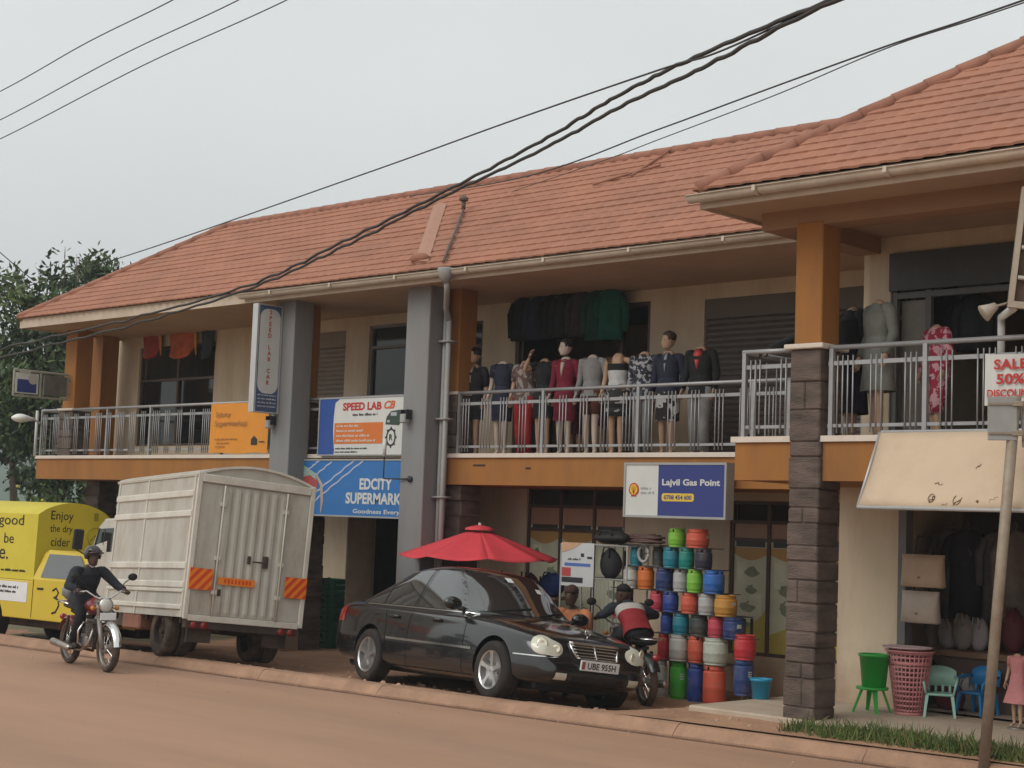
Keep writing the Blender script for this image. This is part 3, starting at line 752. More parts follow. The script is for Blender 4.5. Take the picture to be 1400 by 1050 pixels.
        mb=MB().sh(); mb.tube([(p.x,p.y-.02*sd_,p.z-.03),(p.x-.02,p.y+.1*sd_,p.z)],.03,8); mb.sphere((p.x-.02,p.y+sd_*.17,p.z+.035),(.065,.12,.075),16); mr=mb.build('door_mirror',cpaint,root)
        mb=MB().sh(); mb.sphere((p.x-.062,p.y+sd_*.17,p.z+.035),(.03,.10,.06),14); mb.build('mirror_glass',chrome,mr)
    # head lamps: two merged ovals each
    for sd_ in (-1,1):
        d=Vector((-1,-sd_*.55,-.05)).normalized(); right_=Vector((-d.y,d.x,0)).normalized(); upv=right_.cross(d); upv=upv if upv.z>0 else -upv
        ctr=Vector((3.29,sd_*.625,.64))
        def lampshape(a):
            return a
        rim_pts=[]; 
        C1=(Vector((0,0)),.118,.105); C2=(Vector((.155,-.035)),.085,.075)
        latdir=right_ if (right_.y*sd_<0) else -right_   # towards the car's centre
        N=40; out=[]
        for k in range(N):
            a=2*PI*k/N; dirv=Vector((math.cos(a),math.sin(a))); c0=Vector((.075,-.016))
            best=.0
            for t in [i*.004 for i in range(80)]:
                q=c0+dirv*t
                f=0
                for (cc,ra,rb) in (C1,C2):
                    dd=q-cc; f+=math.exp(-1.1*((dd.x/ra)**2+(dd.y/rb)**2-1))
                if f>=1: best=t
            out.append(c0+dirv*best)
        def lay(sc,off,seg=5):
            vs=[];fs=[]
            c0=Vector((.075,-.016))
            for i in range(seg+1):
                for k in range(N):
                    q=c0+(out[k]-c0)*(sc*i/seg if i else .001)
                    w_=ctr+latdir*q.x+upv*q.y
                    bulge=off+.022*(1-(i/seg)**2)*sc
                    h=pb.hit(w_-d*2,d,bulge); vs.append(h if h else w_)
            for i in range(seg):
                for k in range(N): fs.append((i*N+k,i*N+(k+1)%N,(i+1)*N+(k+1)%N,(i+1)*N+k))
            return vs,fs
        mb=MB().sh(); mb.add(*lay(1.,.004)); hl=mb.build('headlight',lens,root)
        mb=MB().sh()
        for (cc,ra) in ((Vector((0,0)),.06),(Vector((.155,-.035)),.045)):
            w_=ctr+latdir*cc.x+upv*cc.y; h=pb.hit(w_-d*2,d,.02)
            Tm=Matrix.Translation(h)@(-d).to_track_quat('Z','Y').to_matrix().to_4x4()
            mb.lathe([(ra,.0),(ra*1.02,.008),(ra*.8,.012),(ra*.3,.004),(.001,.002)],18,Tm)
        mb.build('lamp_bowl',lensin,hl)
        # tail lamp
        mb=MB().sh(); pb.patch(mb,lambda u,v:(-.72-.28*u,sd_*3,.70+.2*v-.06*u*v),(0,-sd_,0),6,6,.006); mb.build('tail_light',M('tail_red',(.35,.02,.02),.2,.05,5,coat=1),root)
        # lower bumper strip and fog recess
        mb=MB().sh(); pb.patch(mb,lambda u,v:(3.0-0*u,0,0),(1,0,0),1,1) if False else None
        pb.patch(mb,lambda u,v:(2.97+.5*u,sd_*3,.515+.012*v),(0,-sd_,0),12,1,.008); mb.build('bumper_trim',chrome,root)
        mb=MB().sh(); pb.patch(mb,lambda u,v:(5,sd_*(.42+.14*u),.3+.07*v),(-1,0,0),6,4,.005); 
        if mb.f: mb.build('fog_light',lens,root)
    # grille
    mb=MB().sh(); pb.patch(mb,lambda u,v:(5,(-1+2*u)*(.27+.06*v),.535+.155*v),(-1,0,0),16,6,.006); g=mb.build('grille',blackpl,root)
    mb=MB().sh()
    def gp_(y,z,o=.014): return pb.hit((5,y,z),(-1,0,0),o)
    def bar(pts,r): 
        q=[gp_(*p) for p in pts]; q=[a for a in q if a]; 
        if len(q)>1: mb.tube(q,r,8)
    for k in range(4):
        z=.562+.034*k; ww=.27+.06*(z-.535)/.155
        bar([(-ww+2*ww*i/10,z) for i in range(11)],.0085)
    bar([(0,.54),(0,.6),(0,.685)],.011)
    bar([(-.33+.66*i/10,.692) for i in range(11)],.017); bar([(-.27+.54*i/10,.535) for i in range(11)],.012)
    for sd_ in (-1,1): bar([(sd_*.27,.535),(sd_*.3,.61),(sd_*.33,.69)],.014)
    mb.build('grille_frame',chrome,g)
    # bonnet ornament: ring with three rays
    p=pb.hit((3.27,0,3),(0,0,-1),.0); mb=MB().sh(); 
    mb.tube([(p.x,p.y,p.z-.01),(p.x,p.y,p.z+.02)],.008,8)
    mb.tube([(p.x,p.y+.036*math.cos(2*PI*k/20),p.z+.055+.036*math.sin(2*PI*k/20)) for k in range(21)],.0045,6)
    for k in range(3):
        a=PI/2+2*PI*k/3; mb.tube([(p.x,p.y,p.z+.055),(p.x,p.y+.034*math.cos(a),p.z+.055+.034*math.sin(a))],.004,6)
    mb.build('bonnet_ornament',chrome,root)
    # bumper lower grille, plate
    mb=MB().sh(); pb.patch(mb,lambda u,v:(5,(-1+2*u)*.34,.285+.06*v),(-1,0,0),14,3,.005); 
    if mb.f: mb.build('lower_grille',blackpl,root)
    px=3.545; T=face_frame((px,0,.475),(0,1,0),(.1,0,1))
    mb=MB(); mb.bbox(-.26,.26,-.055,.055,-.01,.008,.003,T); pl=mb.build('number_plate',plate,root)
    put_text('plate_lettering','UBE 955H',ink,pl,T,.02,0,w=.38,h=.07,lift=.0095,bold=.02)
    mb=MB(); mb.box(-.245,-.205,-.04,.04,.0085,.0095,T); mb.build('plate_band',M('plate_red',(.3,.06,.05),.5),pl)
    # floor underside, wheels
    mb=MB(); mb.bbox(-.9,3.2,-.6,.6,.16,.3,.03); mb.tube([(-1.0,.45,.27),(-.7,.45,.25)],.03,8); mb.build('underbody',blackpl,root)
    for wx in (0,2.715):
        for sd_ in (-1,1): wheel(root,wx,sd_*.755,.318,.318,.215,sd_)
    return root
def ground_hit(px,py,zoff=0):
    d=ray(px,py); t=14.
    for i in range(60):
        p=CAM+d*t; g=(gz(p.x,p.y) if p.y>ykerb(p.x) else ROAD_Z)
        t+= (p.z-g)/(-d.z)*.6
    return CAM+d*t
def seat_on(o,pf,pf_local,pr_local,rz,rx,s):
    # rest a vehicle on the slope: pf_local lands on pf; the rear contact follows the ground
    o.scale=(s,)*3; ry=0.
    for k in range(6):
        o.rotation_euler=(rx,ry,rz); m_=o.rotation_euler.to_matrix(); loc=pf-m_@(Vector(pf_local)*s)
        q=loc+m_@(Vector(pr_local)*s); g=gz(q.x,q.y) if q.y>ykerb(q.x) else ROAD_Z
        L_=(Vector(pf_local)-Vector(pr_local)).length*s*(1 if pf_local[0]>pr_local[0] else -1)
        ry+=-(q.z-g)/L_ *-1 if False else (-(q.z-g)/L_)
    o.rotation_euler=(rx,ry,rz); m_=o.rotation_euler.to_matrix(); o.location=pf-m_@(Vector(pf_local)*s)
car=make_car()
pf=Vector((-13.58,13.87,gz(-13.58,13.87)))
seat_on(car,pf,(2.715,-.86,0),(0,-.86,0),math.radians(-11.9),math.radians(-6.3),1.10)
# ------------------------------------------------------------------ box truck (seen from behind)
wpaint=M('worn_white_paint',(.47,.45,.395),.65,.07,1.2,bump=.12,bscale=6,dirt=(.27,.2,.14),dirt_amt=.75,dirt_scale=1.5,stretch=(1.5,1.5,.6))
wpaint2=M('worn_white_trim',(.6,.57,.5),.6,.08,2,dirt=(.3,.24,.18),dirt_amt=.5,dirt_scale=2.5)
rust=M('grimy_chassis',(.045,.034,.028),.85,.3,4,dirt=(.2,.12,.08),dirt_amt=.5)
rustbox=M('rusty_tank',(.22,.1,.065),.8,.3,4)
refl_o=M('reflector_orange',(.75,.22,.02),.45,.08,5); refl_r=M('reflector_red',(.6,.06,.015),.45,.08,5)
def make_truck():
    root=thing('box_truck','dirty white box truck seen from behind, with orange chevron plates on its rear doors','truck')
    L_,Wd,zb,zs,zt=3.35,1.92,.60,2.74,2.90
    hw=Wd/2
    # body shell: arched roof section extruded along the length; local +x forward, rear face at x=0
    def arch(x,w,z0):
        r=[(x,-w,z0),(x,-w,zs)]+[(x,-w+2*w*k/12,zs+(zt-zs)*math.sin(PI*k/12)**.8) for k in range(1,12)]+[(x,w,zs),(x,w,z0)]
        return r
    mb=MB(); mb.loft([arch(0,hw,zb),arch(L_,hw,zb)]); body=mb.build('cargo_box',wpaint,root)
    # roof skin with overhang
    mb=MB()
    rs=[[(x,-hw-.03+(2*hw+.06)*k/14,zs-.03+(zt-zs+.05)*math.sin(PI*k/14)**.8) for k in range(15)] for x in (-.035,L_+.03)]
    lo=[[(p[0],p[1]*.985,p[2]-.035) for p in reversed(r)] for r in rs]
    mb.loft([rs[0]+lo[0],rs[1]+lo[1]]); mb.build('roof',wpaint2,root)
    # horizontal pressed rails along the sides
    for sd in (-1,1):
        mb=MB()
        for z,h in ((2.42,.075),(2.12,.07),(1.35,.075),(1.07,.07),(.98,.03),(.74,.05)):
            y=sd*(hw+.002); mb.loft([[(x,y,z-h/2-.02),(x,y+sd*.028,z-h/2),(x,y+sd*.028,z+h/2),(x,y,z+h/2+.02),(x,y-sd*.01,z)] for x in (.04,L_-.04)])
        for x in (.05,1.95,L_-.09): mb.box(x-.025,x+.025,min(sd*hw,sd*(hw+.018)),max(sd*hw,sd*(hw+.018)),zb,zs-.02)
        mb.build('side_rail',wpaint2,root)
        mb=MB(); r=random.Random(4)
        for k in range(9):
            x=.15+k*.34; mb.box(x,x+.05,sd*(hw-.06)-.02,sd*(hw-.06)+.02,zb-.07-r.random()*.04,zb)
        mb.build('under_hook',rust,root)
    # rear frame and doors
    mb=MB(); mb.bbox(-.045,.0,-hw-.005,-hw+.07,zb-.02,zs,.008); mb.bbox(-.045,.0,hw-.07,hw+.005,zb-.02,zs,.008)
    mb.bbox(-.045,.0,-hw+.07,hw-.07,zb-.04,zb+.05,.008); mb.bbox(-.05,.0,-hw+.07,hw-.07,zs-.14,zs-.02,.008); mb.build('rear_frame',wpaint2,root)
    # ribbed door leaf in the middle: corrugation in mesh (local +y is the left when looking forward)
    def leaf(y0,y1,z0,z1,nrib,nm):
        mb=MB(); prof=[]
        n=nrib*4
        for k in range(n+1):
            y=y0+(y1-y0)*k/n; prof.append((-.012-(.022 if k%4 in (1,2) else 0),y))
        vs=[(x,y,z) for z in (z0,z0+.06,z1-.08,z1) for x,y in prof]; w=len(prof)
        vs=[((-.012 if i//w in (0,3) else v[0]),v[1],v[2]) for i,v in enumerate(vs)]
        mb.add(vs,[(r*w+k,r*w+k+1,(r+1)*w+k+1,(r+1)*w+k) for r in range(3) for k in range(w-1)])
        mb.box(-.011,-.002,y0,y1,z0,z1); return mb.build(nm,wpaint,root)
    dl=leaf(-.52,.52,zb+.06,zs-.16,7,'door')
    mb=MB(); mb.box(-.01,-.002,.54,hw-.08,zb+.06,zs-.16); mb.box(-.01,-.002,-hw+.08,-.54,zb+.06,zs-.16); mb.build('rear_panel',wpaint,root)
    mb=MB().sh()
    for y in (.53,-.5):
        mb.tube([(-.05,y,zb+.05),(-.05,y,zs-.16)],.014,8)
        for z in (1.0,1.5,2.3): mb.sh(False).box(-.055,-.01,y-.04,y+.04,z-.03,z+.03).sh()
    mb.build('lock_rod',wpaint2,dl)
    mb=MB(); mb.bbox(-.075,-.03,-.28,-.2,1.42,1.6,.01); mb.tube([(-.07,-.24,1.5),(-.085,-.02,1.5)],.012,6); mb.bbox(-.06,-.03,-.0,.05,1.46,1.58,.008); mb.build('door_latch',rust,dl); mb=MB(); mb.bbox(-.05,-.03,.42,.47,.95,1.05,.006); mb.build('door_catch',rust,dl)
    # chevrons
    def chev(y0,y1,z0,z1,nm,flat=False):
        mb=MB(); mb.mat(0).box(-.062,-.045,y0,y1,z0,z1)
        mb.mat(1); n=5; w=(y1-y0); h=(z1-z0)
        if flat:
            for k in range(8):
                yy=y0+.06+(w-.12)*k/8; mb.box(-.0635,-.0625,yy,yy+(w-.12)/8*.55,z0+h*.22,z0+h*.78)
        else:
            # diagonal stripes clipped to the plate
            for k in range(-4,6):
                a=k*.14
                pts=[]
                for (u,v) in ((a,0),(a+.07,0),(a+.07+h*.9,h),(a+h*.9,h)): pts.append((u,v))
                # clip u to 0..w
                out=[]
                def clip(P,f,inter):
                    o=[]
                    for i in range(len(P)):
                        A,B_=P[i],P[(i+1)%len(P)]
                        if f(A): o.append(A)
                        if f(A)!=f(B_): o.append(inter(A,B_))
                    return o
                pts=clip(pts,lambda p:p[0]>=0,lambda A,B_:(0,A[1]+(B_[1]-A[1])*(0-A[0])/(B_[0]-A[0])))
                if len(pts)>2: pts=clip(pts,lambda p:p[0]<=w,lambda A,B_:(w,A[1]+(B_[1]-A[1])*(w-A[0])/(B_[0]-A[0])))
                if len(pts)>2: mb.poly([(-.064,y0+w-p[0],z0+p[1]) for p in pts])
        return mb.build(nm,[refl_o,refl_r],root)
    chev(hw-.38,hw-.02,1.02,1.33,'chevron_plate'); chev(-hw+.0,-hw+.36,1.02,1.33,'chevron_plate')
    chev(-.1,.48,1.12,1.23,'marker_strip',True)
    # tail bar, chassis, mudflaps
    mb=MB(); mb.box(.1,4.9,-.42,-.3,.42,.68); mb.box(.1,4.9,.3,.42,.42,.68); mb.bbox(-.02,.1,-hw+.05,hw-.05,.45,.58,.01); mb.box(.15,.2,-.8,-.42,.25,.7); mb.box(.15,.2,.42,.8,.25,.7)
    mb.bbox(1.9,2.6,-.85,-.45,.38,.66,.02)
    for x in (.4,1.2,2.0,2.8): mb.box(x,x+.08,-hw+.06,hw-.06,.66,.70)
    mb.build('chassis',rust,root)
    mb=MB(); mb.bbox(1.75,2.5,.5,.95,.36,.62,.03); mb.build('fuel_tank',rustbox,root)
    for sd in (-1,1):
        mb=MB(); mb.box(-.035,-.015,sd*.7-.14,sd*.7+.14,.49,.51); mb.sh().tube([(-.03,sd*.62,.5),(-.045,sd*.62,.5)],.055,12); mb.tube([(-.03,sd*.78,.5),(-.045,sd*.78,.5)],.055,12)
        mb.build('tail_light',M('dull_red_lens',(.2,.02,.015),.3,.1,5),root)
    for sd in (-1,1):
        for yy in (.6,.82): wheel(root,.95,sd*yy,.37,.37,.2,sd,.6,0,rubdust,rust)
        wheel(root,4.05,sd*.78,.37,.37,.2,sd,.6,0,rubdust,M('steel_rim',(.3,.28,.25),.6,.1))
    # cab: forward-control, slightly narrower and lower than the box
    cw=.86
    sec=[(3.14,.45,2.02),(3.3,.45,2.12),(4.05,.45,2.12),(4.3,.45,2.0),(4.66,.45,1.35),(4.72,.45,1.0),(4.72,.45,.5)]
    mb=MB(); prof=[(x,z) for x,_,z in sec]+[(4.66,.4),(3.14,.4)]
    n=len(prof)
    mb.loft([[(x,-cw+.0+(.07 if z>1.3 else 0),z) for x,z in prof],[(x,-cw*.9,z+(.03 if z>1.9 else 0)) for x,z in prof],[(x,cw*.9,z+(.03 if z>1.9 else 0)) for x,z in prof],[(x,cw-(.07 if z>1.3 else 0),z) for x,z in prof]])
    mb.build('cab',wpaint,root)
    for sd in (-1,1):
        y=sd*(cw-.058)
        mb=MB(); mb.prism([(3.42,1.36),(4.5,1.36),(4.2,1.98),(3.42,1.98)],.02,Matrix(((1,0,0,0),(0,0,1,y-.01),(0,1,0,0),(0,0,0,1)))); dg_=mb.build('door_window',cglass,root)
        mb=MB(); mb.box(3.36,3.42,y-.016,y+.016,1.34,2.0); mb.tube([(4.5,y,1.36),(4.2,y,1.98)],.025,6); mb.box(3.9,3.94,y-.014,y+.014,1.36,1.98); mb.build('window_frame',blackpl,dg_)
        mb=MB().sh(); mb.tube([(4.45,sd*cw,1.5),(4.55,sd*(cw+.2),1.6),(4.52,sd*(cw+.2),1.9)],.014,6); mb.sh(False).bbox(4.48,4.54,sd*(cw+.2)-.09,sd*(cw+.2)+.09,1.6,1.95,.02); mb.build('door_mirror',blackpl,root)
        mb=MB(); mb.bbox(3.5,3.66,sd*(cw+.0)-.02,sd*cw+.02,1.2,1.25,.008); mb.build('door_handle',blackpl,root)
    mb=MB(); mb.quad((4.32,-cw*.82,1.96),(4.32,cw*.82,1.96),(4.67,cw*.86,1.38),(4.67,-cw*.86,1.38)); mb.build('windscreen',cglass,root)
    for o in root.children:
        if o.name.split('.')[0] in ('cab','door_window','door_mirror','door_handle','windscreen'): o.location.x+=.3
    return root
truck=make_truck()
tf=ground_hit(208,896)
seat_on(truck,tf,(.95,.98,0),(3.75,.88,0),math.radians(167),math.radians(4.6),.94)
# ------------------------------------------------------------------ yellow pickup with a tall printed canopy
yel=M('yellow_paint',(.62,.46,.03),.35,.07,2,coat=.5,dirt=(.35,.22,.08),dirt_amt=.4,dirt_scale=2)
yvin=M('yellow_vinyl',(.6,.5,.05),.55,.07,1.5,bump=.1,bscale=8)
def make_pickup():
    root=thing('yellow_pickup','yellow pickup with a tall yellow printed canopy over its bed, behind the motorcyclist','pickup')
    hw=.72
    # lower body: bed + cab + bonnet in one profile; local x forward, rear axle at 0
    prof=[(-1.0,.42),(-1.02,.98),(1.02,.98),(1.04,1.02),(2.02,1.02),(2.2,1.0),(3.25,.9),(3.38,.78),(3.42,.42)]
    mb=MB(); mb.loft([[(x,y,z) for x,z in prof] for y in (-hw,-hw*.9,hw*.9,hw)][:])
    cuts=[]
    for wx in (0,2.65):
        for sd in (-1,1):
            c=MB(); c.lathe([(.40,-.25),(.40,.25)],32,Matrix.Translation((wx,sd*.7,.36))@Matrix.Rotation(PI/2,4,'X')); cuts.append(c.build('cut',yel))
    me=subsurf_mesh(mb,0,cuts)
    for c in cuts: kill(c)
    o=obj_from(me,'body',yel,root); sharp(o,30)
    bv=o.modifiers.new('bevel','BEVEL'); bv.width=.03; bv.segments=2; bv.limit_method='ANGLE'
    # cab top
    cp=[(1.04,1.0),(1.12,1.39),(1.22,1.44),(1.95,1.44),(2.1,1.39),(2.55,1.0)]
    mb=MB(); mb.loft([[(x,s_*(hw-.02-(.13 if z>1.3 else 0)),z) for x,z in cp] for s_ in (-1,1)]); mb.build('cab',yel,root)
    for sd in (-1,1):
        yl=lambda z: sd*(hw-.02-.13*min(1,(z-1.0)/.5)+.004)
        mb=MB(); mb.loft([[(x,yl(z)+o_*sd,z) for x,z in ((1.22,1.04),(1.27,1.38),(1.98,1.38),(2.36,1.04))] for o_ in (-.012,.004)]); mb.build('door_window',cglass,root)
        mb=MB(); mb.box(1.09,1.1,sd*hw-.004,sd*hw+.004,.45,1.0); mb.box(2.25,2.26,sd*hw-.004,sd*hw+.004,.45,1.0); mb.build('shut_line',M('shut_line'),root)
        mb=MB(); mb.bbox(1.2,1.34,sd*hw-.015,sd*hw+.02,.86,.89,.006); mb.build('door_handle',blackpl,root)
        mb=MB().sh(); mb.sphere((2.28,sd*(hw+.12),1.1),(.05,.1,.07),12); mb.tube([(2.3,sd*hw*.95,1.03),(2.28,sd*(hw+.08),1.08)],.02,6); mb.build('door_mirror',blackpl,root)
        # white printed panel on the bed side
        mb=MB(); mb.box(-.55,.96,min(sd*hw,sd*(hw+.004)),max(sd*hw,sd*(hw+.004)),.66,.95); w=mb.build('white_panel',plate,root)
        T=face_frame((.2,sd*(hw+.004),.8),(-sd,0,0),(0,0,1)) if sd>0 else face_frame((.2,-(hw+.004),.8),(1,0,0),(0,0,1))
        mb=MB(); r=random.Random(2); scribble(mb,T,-.4,.55,.07,.04,r,.002); scribble(mb,T,-.1,.5,-.0,.035,r,.002); mb.build('print_lines',ink,w)
        # black brush outline on the door
        mb=MB(); pts=[(1.45+.11*math.cos(a)*(1-.2*math.sin(a)),.74+.13*math.sin(a)) for a in [(-2.3+4.6*k/16) for k in range(17)]]
        pts=[(1.36,.86),(1.44,.9),(1.50,.84),(1.46,.78),(1.40,.77),(1.5,.74),(1.53,.66),(1.46,.56),(1.38,.54)]
        mb.tube([(x+.2,sd*(hw+.003),z) for x,z in pts],.016,6,flat=.4); mb.build('door_emblem',ink,root)
    mb=MB(); mb.loft([[(2.13,y,1.38),(2.56,y*1.1,1.03),(2.565,y*1.1,1.04),(2.14,y,1.39)] for y in (-.58,.58)]); mb.build('windscreen',cglass,root)
    mb=MB(); mb.bbox(3.36,3.5,-hw,hw,.42,.6,.03); mb.bbox(-1.1,-1.0,-hw,hw,.42,.55,.02); mb.build('bumper',blackpl,root)
    for sd in (-1,1): mb=MB(); mb.bbox(3.36,3.43,sd*.6-.14,sd*.6+.14,.66,.8,.02); mb.build('headlight',lens,root)
    # canopy, bowed top
    cw=.66; 
    def ring(x,k=1.): return [(x,-cw,.985),(x,-cw*1.0,1.95)]+[(x,-cw+2*cw*i/10,1.95+.2*math.sin(PI*i/10)**.75) for i in range(1,10)]+[(x,cw,1.95),(x,cw,.985)]
    mb=MB(); mb.loft([ring(-1.0),ring(1.0)]); can=mb.build('canopy',yvin,root); sharp(can,40)
    Ts=face_frame((0,-cw-.001,1.0),(1,0,0),(0,0,1))
    put_text('canopy_lettering','good',ink,can,Ts,.35,.83,w=.62,h=.2,lift=.004); put_text('canopy_lettering','be',ink,can,Ts,.33,.58,w=.24,h=.15,lift=.004); put_text('canopy_lettering','ne.',ink,can,Ts,.14,.34,w=.4,h=.15,lift=.004)
    mb=MB(); scribble(mb,Ts,-.3,.8,.11,.035,random.Random(3),.003); mb.build('print_lines',ink,can)
    Tf=face_frame((1.001,0,1.0),(0,1,0),(0,0,1))
    for t,y,w,h in (('Enjoy',.93,.4,.17),('the dry',.74,.4,.14),('cider',.56,.34,.13)): put_text('canopy_lettering',t,ink,can,Tf,-.24,y,w=w,h=h,lift=.004)
    mb=MB(); mb.tube([Tf@Vector((.38+.14*math.cos(2*PI*k/20),.66+.14*math.sin(2*PI*k/20),.004)) for k in range(21)],.012,5,flat=.3)
    mb.tube([Tf@Vector(p) for p in ((.3,.6,.004),(.38,.68,.004),(.46,.6,.004))],.01,5); mb.box(.34,.42,.9,1.02,0,.004,Tf); mb.build('round_emblem',M('olive_print',(.3,.27,.03),.6),can)
    for wx in (0,2.65):
        for sd in (-1,1): wheel(root,wx,sd*.65,.355,.355,.22,sd,.6,0,rubber,M('steel_rim'))
    mb=MB(); mb.bbox(-.9,3.3,-.55,.55,.3,.5,.03); mb.build('underbody',rust,root)
    return root
pk=make_pickup()
# near front top corner of the canopy seen at (54,703)
PKRZ=math.radians(6); 
pk.rotation_euler=(math.radians(-1.5),0,PKRZ); pk.scale=(1.15,)*3
c=PD(53,703,27.2); pk.location=c-pk.rotation_euler.to_matrix()@Vector((1.0,-.66,1.95))*1.15
# ------------------------------------------------------------------ figures (local: facing +x, left +y, metres)
skin_d=M('dark_skin',(.075,.042,.03),.5,.1,6); skin_m=M('mannequin_tan',(.42,.27,.18),.45,.06,4); skin_w=M('mannequin_pale',(.5,.4,.33),.45,.06,4)
hairm=M('black_hair',(.012,.01,.009),.8,.3,30); hairb=M('wig_brown',(.05,.03,.018),.6,.3,30)
def V3(*a): return Vector(a)
def stand_joints(arm=(.0,.0),lean=0.,step=.04,armup=False):
    J=dict(pelvis=V3(0,0,.95),spine=V3(0,0,1.12),chest=V3(.01,0,1.30),neck=V3(0,0,1.47),head=V3(.02,0,1.655))
    for s,sd in (('L',1),('R',-1)):
        st=step*sd
        J['sh'+s]=V3(0,sd*.175,1.42); J['el'+s]=V3(-.03+arm[0],sd*(.225+arm[1]),1.15); J['wr'+s]=V3(.07+arm[0]*1.6,sd*(.235+arm[1]*.7),.92)
        J['hip'+s]=V3(0,sd*.085,.93); J['kn'+s]=V3(.025+st*.6,sd*.085,.51); J['an'+s]=V3(-.01+st,sd*.09,.085); J['to'+s]=V3(.13+st,sd*.11,.03)
    return J
def head_mesh(mb,c,fw=Vector((1,0,0)),up=Vector((0,0,1)),s=1.):
    fw=(fw-up*fw.dot(up)).normalized(); lt=up.cross(fw)
    P=lambda x,y,z: c+fw*(x*s)+lt*(y*s)+up*(z*s)
    rings=[]; seg=20
    for (z,rx,ry,ox) in ((-.125,.03,.028,.045),(-.118,.05,.045,.035),(-.09,.072,.058,.02),(-.055,.086,.066,.008),(-.01,.094,.072,0),(.035,.098,.077,-.004),(.075,.09,.072,-.008),(.105,.066,.055,-.01),(.122,.03,.026,-.01),(.126,.004,.004,-.01)):
        r=[]
        for k in range(seg):
            a=2*PI*k/seg; x=ox+rx*math.cos(a); y=ry*math.sin(a)
            if math.cos(a)>.95 and -.06<z<.02: x+=.012 if z>-.03 else .022   # nose ridge
            if .55<math.cos(a)<.95 and -.02<z<.03: x-=.007                    # eye sockets
            r.append(P(x,y,z))
        rings.append(r)
    mb.sh().loft(rings)
    mb.loft([[P(.085,-.012,.01),P(.085,.012,.01),P(.09,0,.012)],[P(.092,-.017,-.035),P(.092,.017,-.035),P(.118,0,-.03)],[P(.085,-.012,-.045),P(.085,.012,-.045),P(.098,0,-.046)]])
    for sd in (-1,1):
        mb.sphere(P(-.005,sd*.077,-.01),(.018*s,.01*s,.028*s),8)
    return P
def face_parts(P,parent,mats):
    mb=MB().sh()
    for sd in (-1,1): mb.sphere(P(.083,sd*.031,.003),.0095,8)
    mb.build('eyes',mats[0],parent); mb=MB().sh()
    mb.tube([P(.083,-.024,-.072),P(.094,0,-.070),P(.083,.024,-.072)],.006,6); mb.build('mouth',mats[1],parent)
def hand(mb,w,d,nrm,curl=.5,s=1.,side=1):
    d=d.normalized(); nrm=(nrm-d*nrm.dot(d)).normalized(); la=d.cross(nrm)*side
    Q=lambda a,b,c: w+d*(a*s)+la*(b*s)+nrm*(c*s)
    mb.sh().loft([[Q(x,wd*math.cos(t),th*math.sin(t)) for t in [2*PI*k/10 for k in range(10)]] for (x,wd,th) in ((-.015,.024,.02),(.02,.034,.016),(.06,.041,.015),(.088,.038,.012))])
    for i,(b,l) in enumerate(((-.030,.062),(-.010,.078),(.011,.072),(.031,.056))):
        p=[Q(.08,b,0)]; a=0.
        for k in range(3):
            a+=curl*(.5 if k==0 else .9); q=p[-1]+(d*math.cos(a)-nrm*math.sin(a))*(l*s*(.42,.33,.25)[k]); p.append(q)
        mb.tube(p,[.0095*s,.009*s,.008*s,.006*s],8)
    p=[Q(.02,-.03,-.004),Q(.045,-.052,-.012),Q(.068,-.056,-.03-.01*curl),Q(.085,-.048,-.045)]
    mb.tube(p,[.013*s,.0115*s,.010*s,.007*s],8)
def body(J,parent,m,headless=False,faceless=False,hand_n=None,curl=.5,skirt=False,hand_side=True):
    j={}; 
    j['pelvis']=(J['pelvis'],.115); j['spine']=(J['spine'],.10); j['chest']=(J['chest'],.115); up=(J['neck']-J['chest']).normalized()
    j['neck']=(J['neck']-up*.02,.06); fwd_=J.get('face',Vector((1,0,0)))
    j['nt']=(J['neck']+(J['head']-J['neck'])*.45,.05); E_=[('pelvis','spine'),('spine','chest'),('chest','neck'),('neck','nt')]
    for s in 'LR':
        sh=J['sh'+s]; j['cl'+s]=((J['neck']-up*.06).lerp(sh,.45),.06); j['sh'+s]=(sh,.055); j['el'+s]=(J['el'+s],.04); j['wr'+s]=(J['wr'+s],.026)
        j['hip'+s]=(J['hip'+s],.088); th=J['hip'+s].lerp(J['kn'+s],.5); j['th'+s]=(th,.074); j['kn'+s]=(J['kn'+s],.053); j['ca'+s]=(J['kn'+s].lerp(J['an'+s],.35),.053); j['an'+s]=(J['an'+s],.034); j['to'+s]=(J['to'+s],.026)
        E_+=[('neck','cl'+s),('cl'+s,'sh'+s),('sh'+s,'el'+s),('el'+s,'wr'+s),('pelvis','hip'+s),('hip'+s,'th'+s),('th'+s,'kn'+s),('kn'+s,'ca'+s),('ca'+s,'an'+s),('an'+s,'to'+s)]
    me=skin(j,E_,'pelvis',1); mb=MB().sh(); mb.merge(me); bpy.data.meshes.remove(me)
    P=None
    if not headless:
        P=head_mesh(mb,J['head'],fwd_,J.get('hup',Vector((0,0,1))))
    for s,sd in (('L',1),('R',-1)):
        d=J['wr'+s]-J['el'+s]; n_=(hand_n or {}).get(s,Vector((0,sd,0)))
        hand(mb,J['wr'+s],(J.get('hd'+s) or d),n_,curl,1.,sd)
    b=mb.build('body',m,parent)
    if P and not faceless: face_parts(P,b,(M('eye_dark',(.03,.025,.02),.3),M('lip_tone',(.2,.07,.06),.5)))
    return b,P
def tor_ring(c,lat,fw,w,d,seg=18,sq=1.15):
    r=[]
    for k in range(seg):
        a=2*PI*k/seg; cx=math.copysign(abs(math.cos(a))**(1/sq),math.cos(a)); sy=math.copysign(abs(math.sin(a))**(1/sq),math.sin(a))
        r.append(c+lat*(w*cx)+fw*(d*sy))
    return r
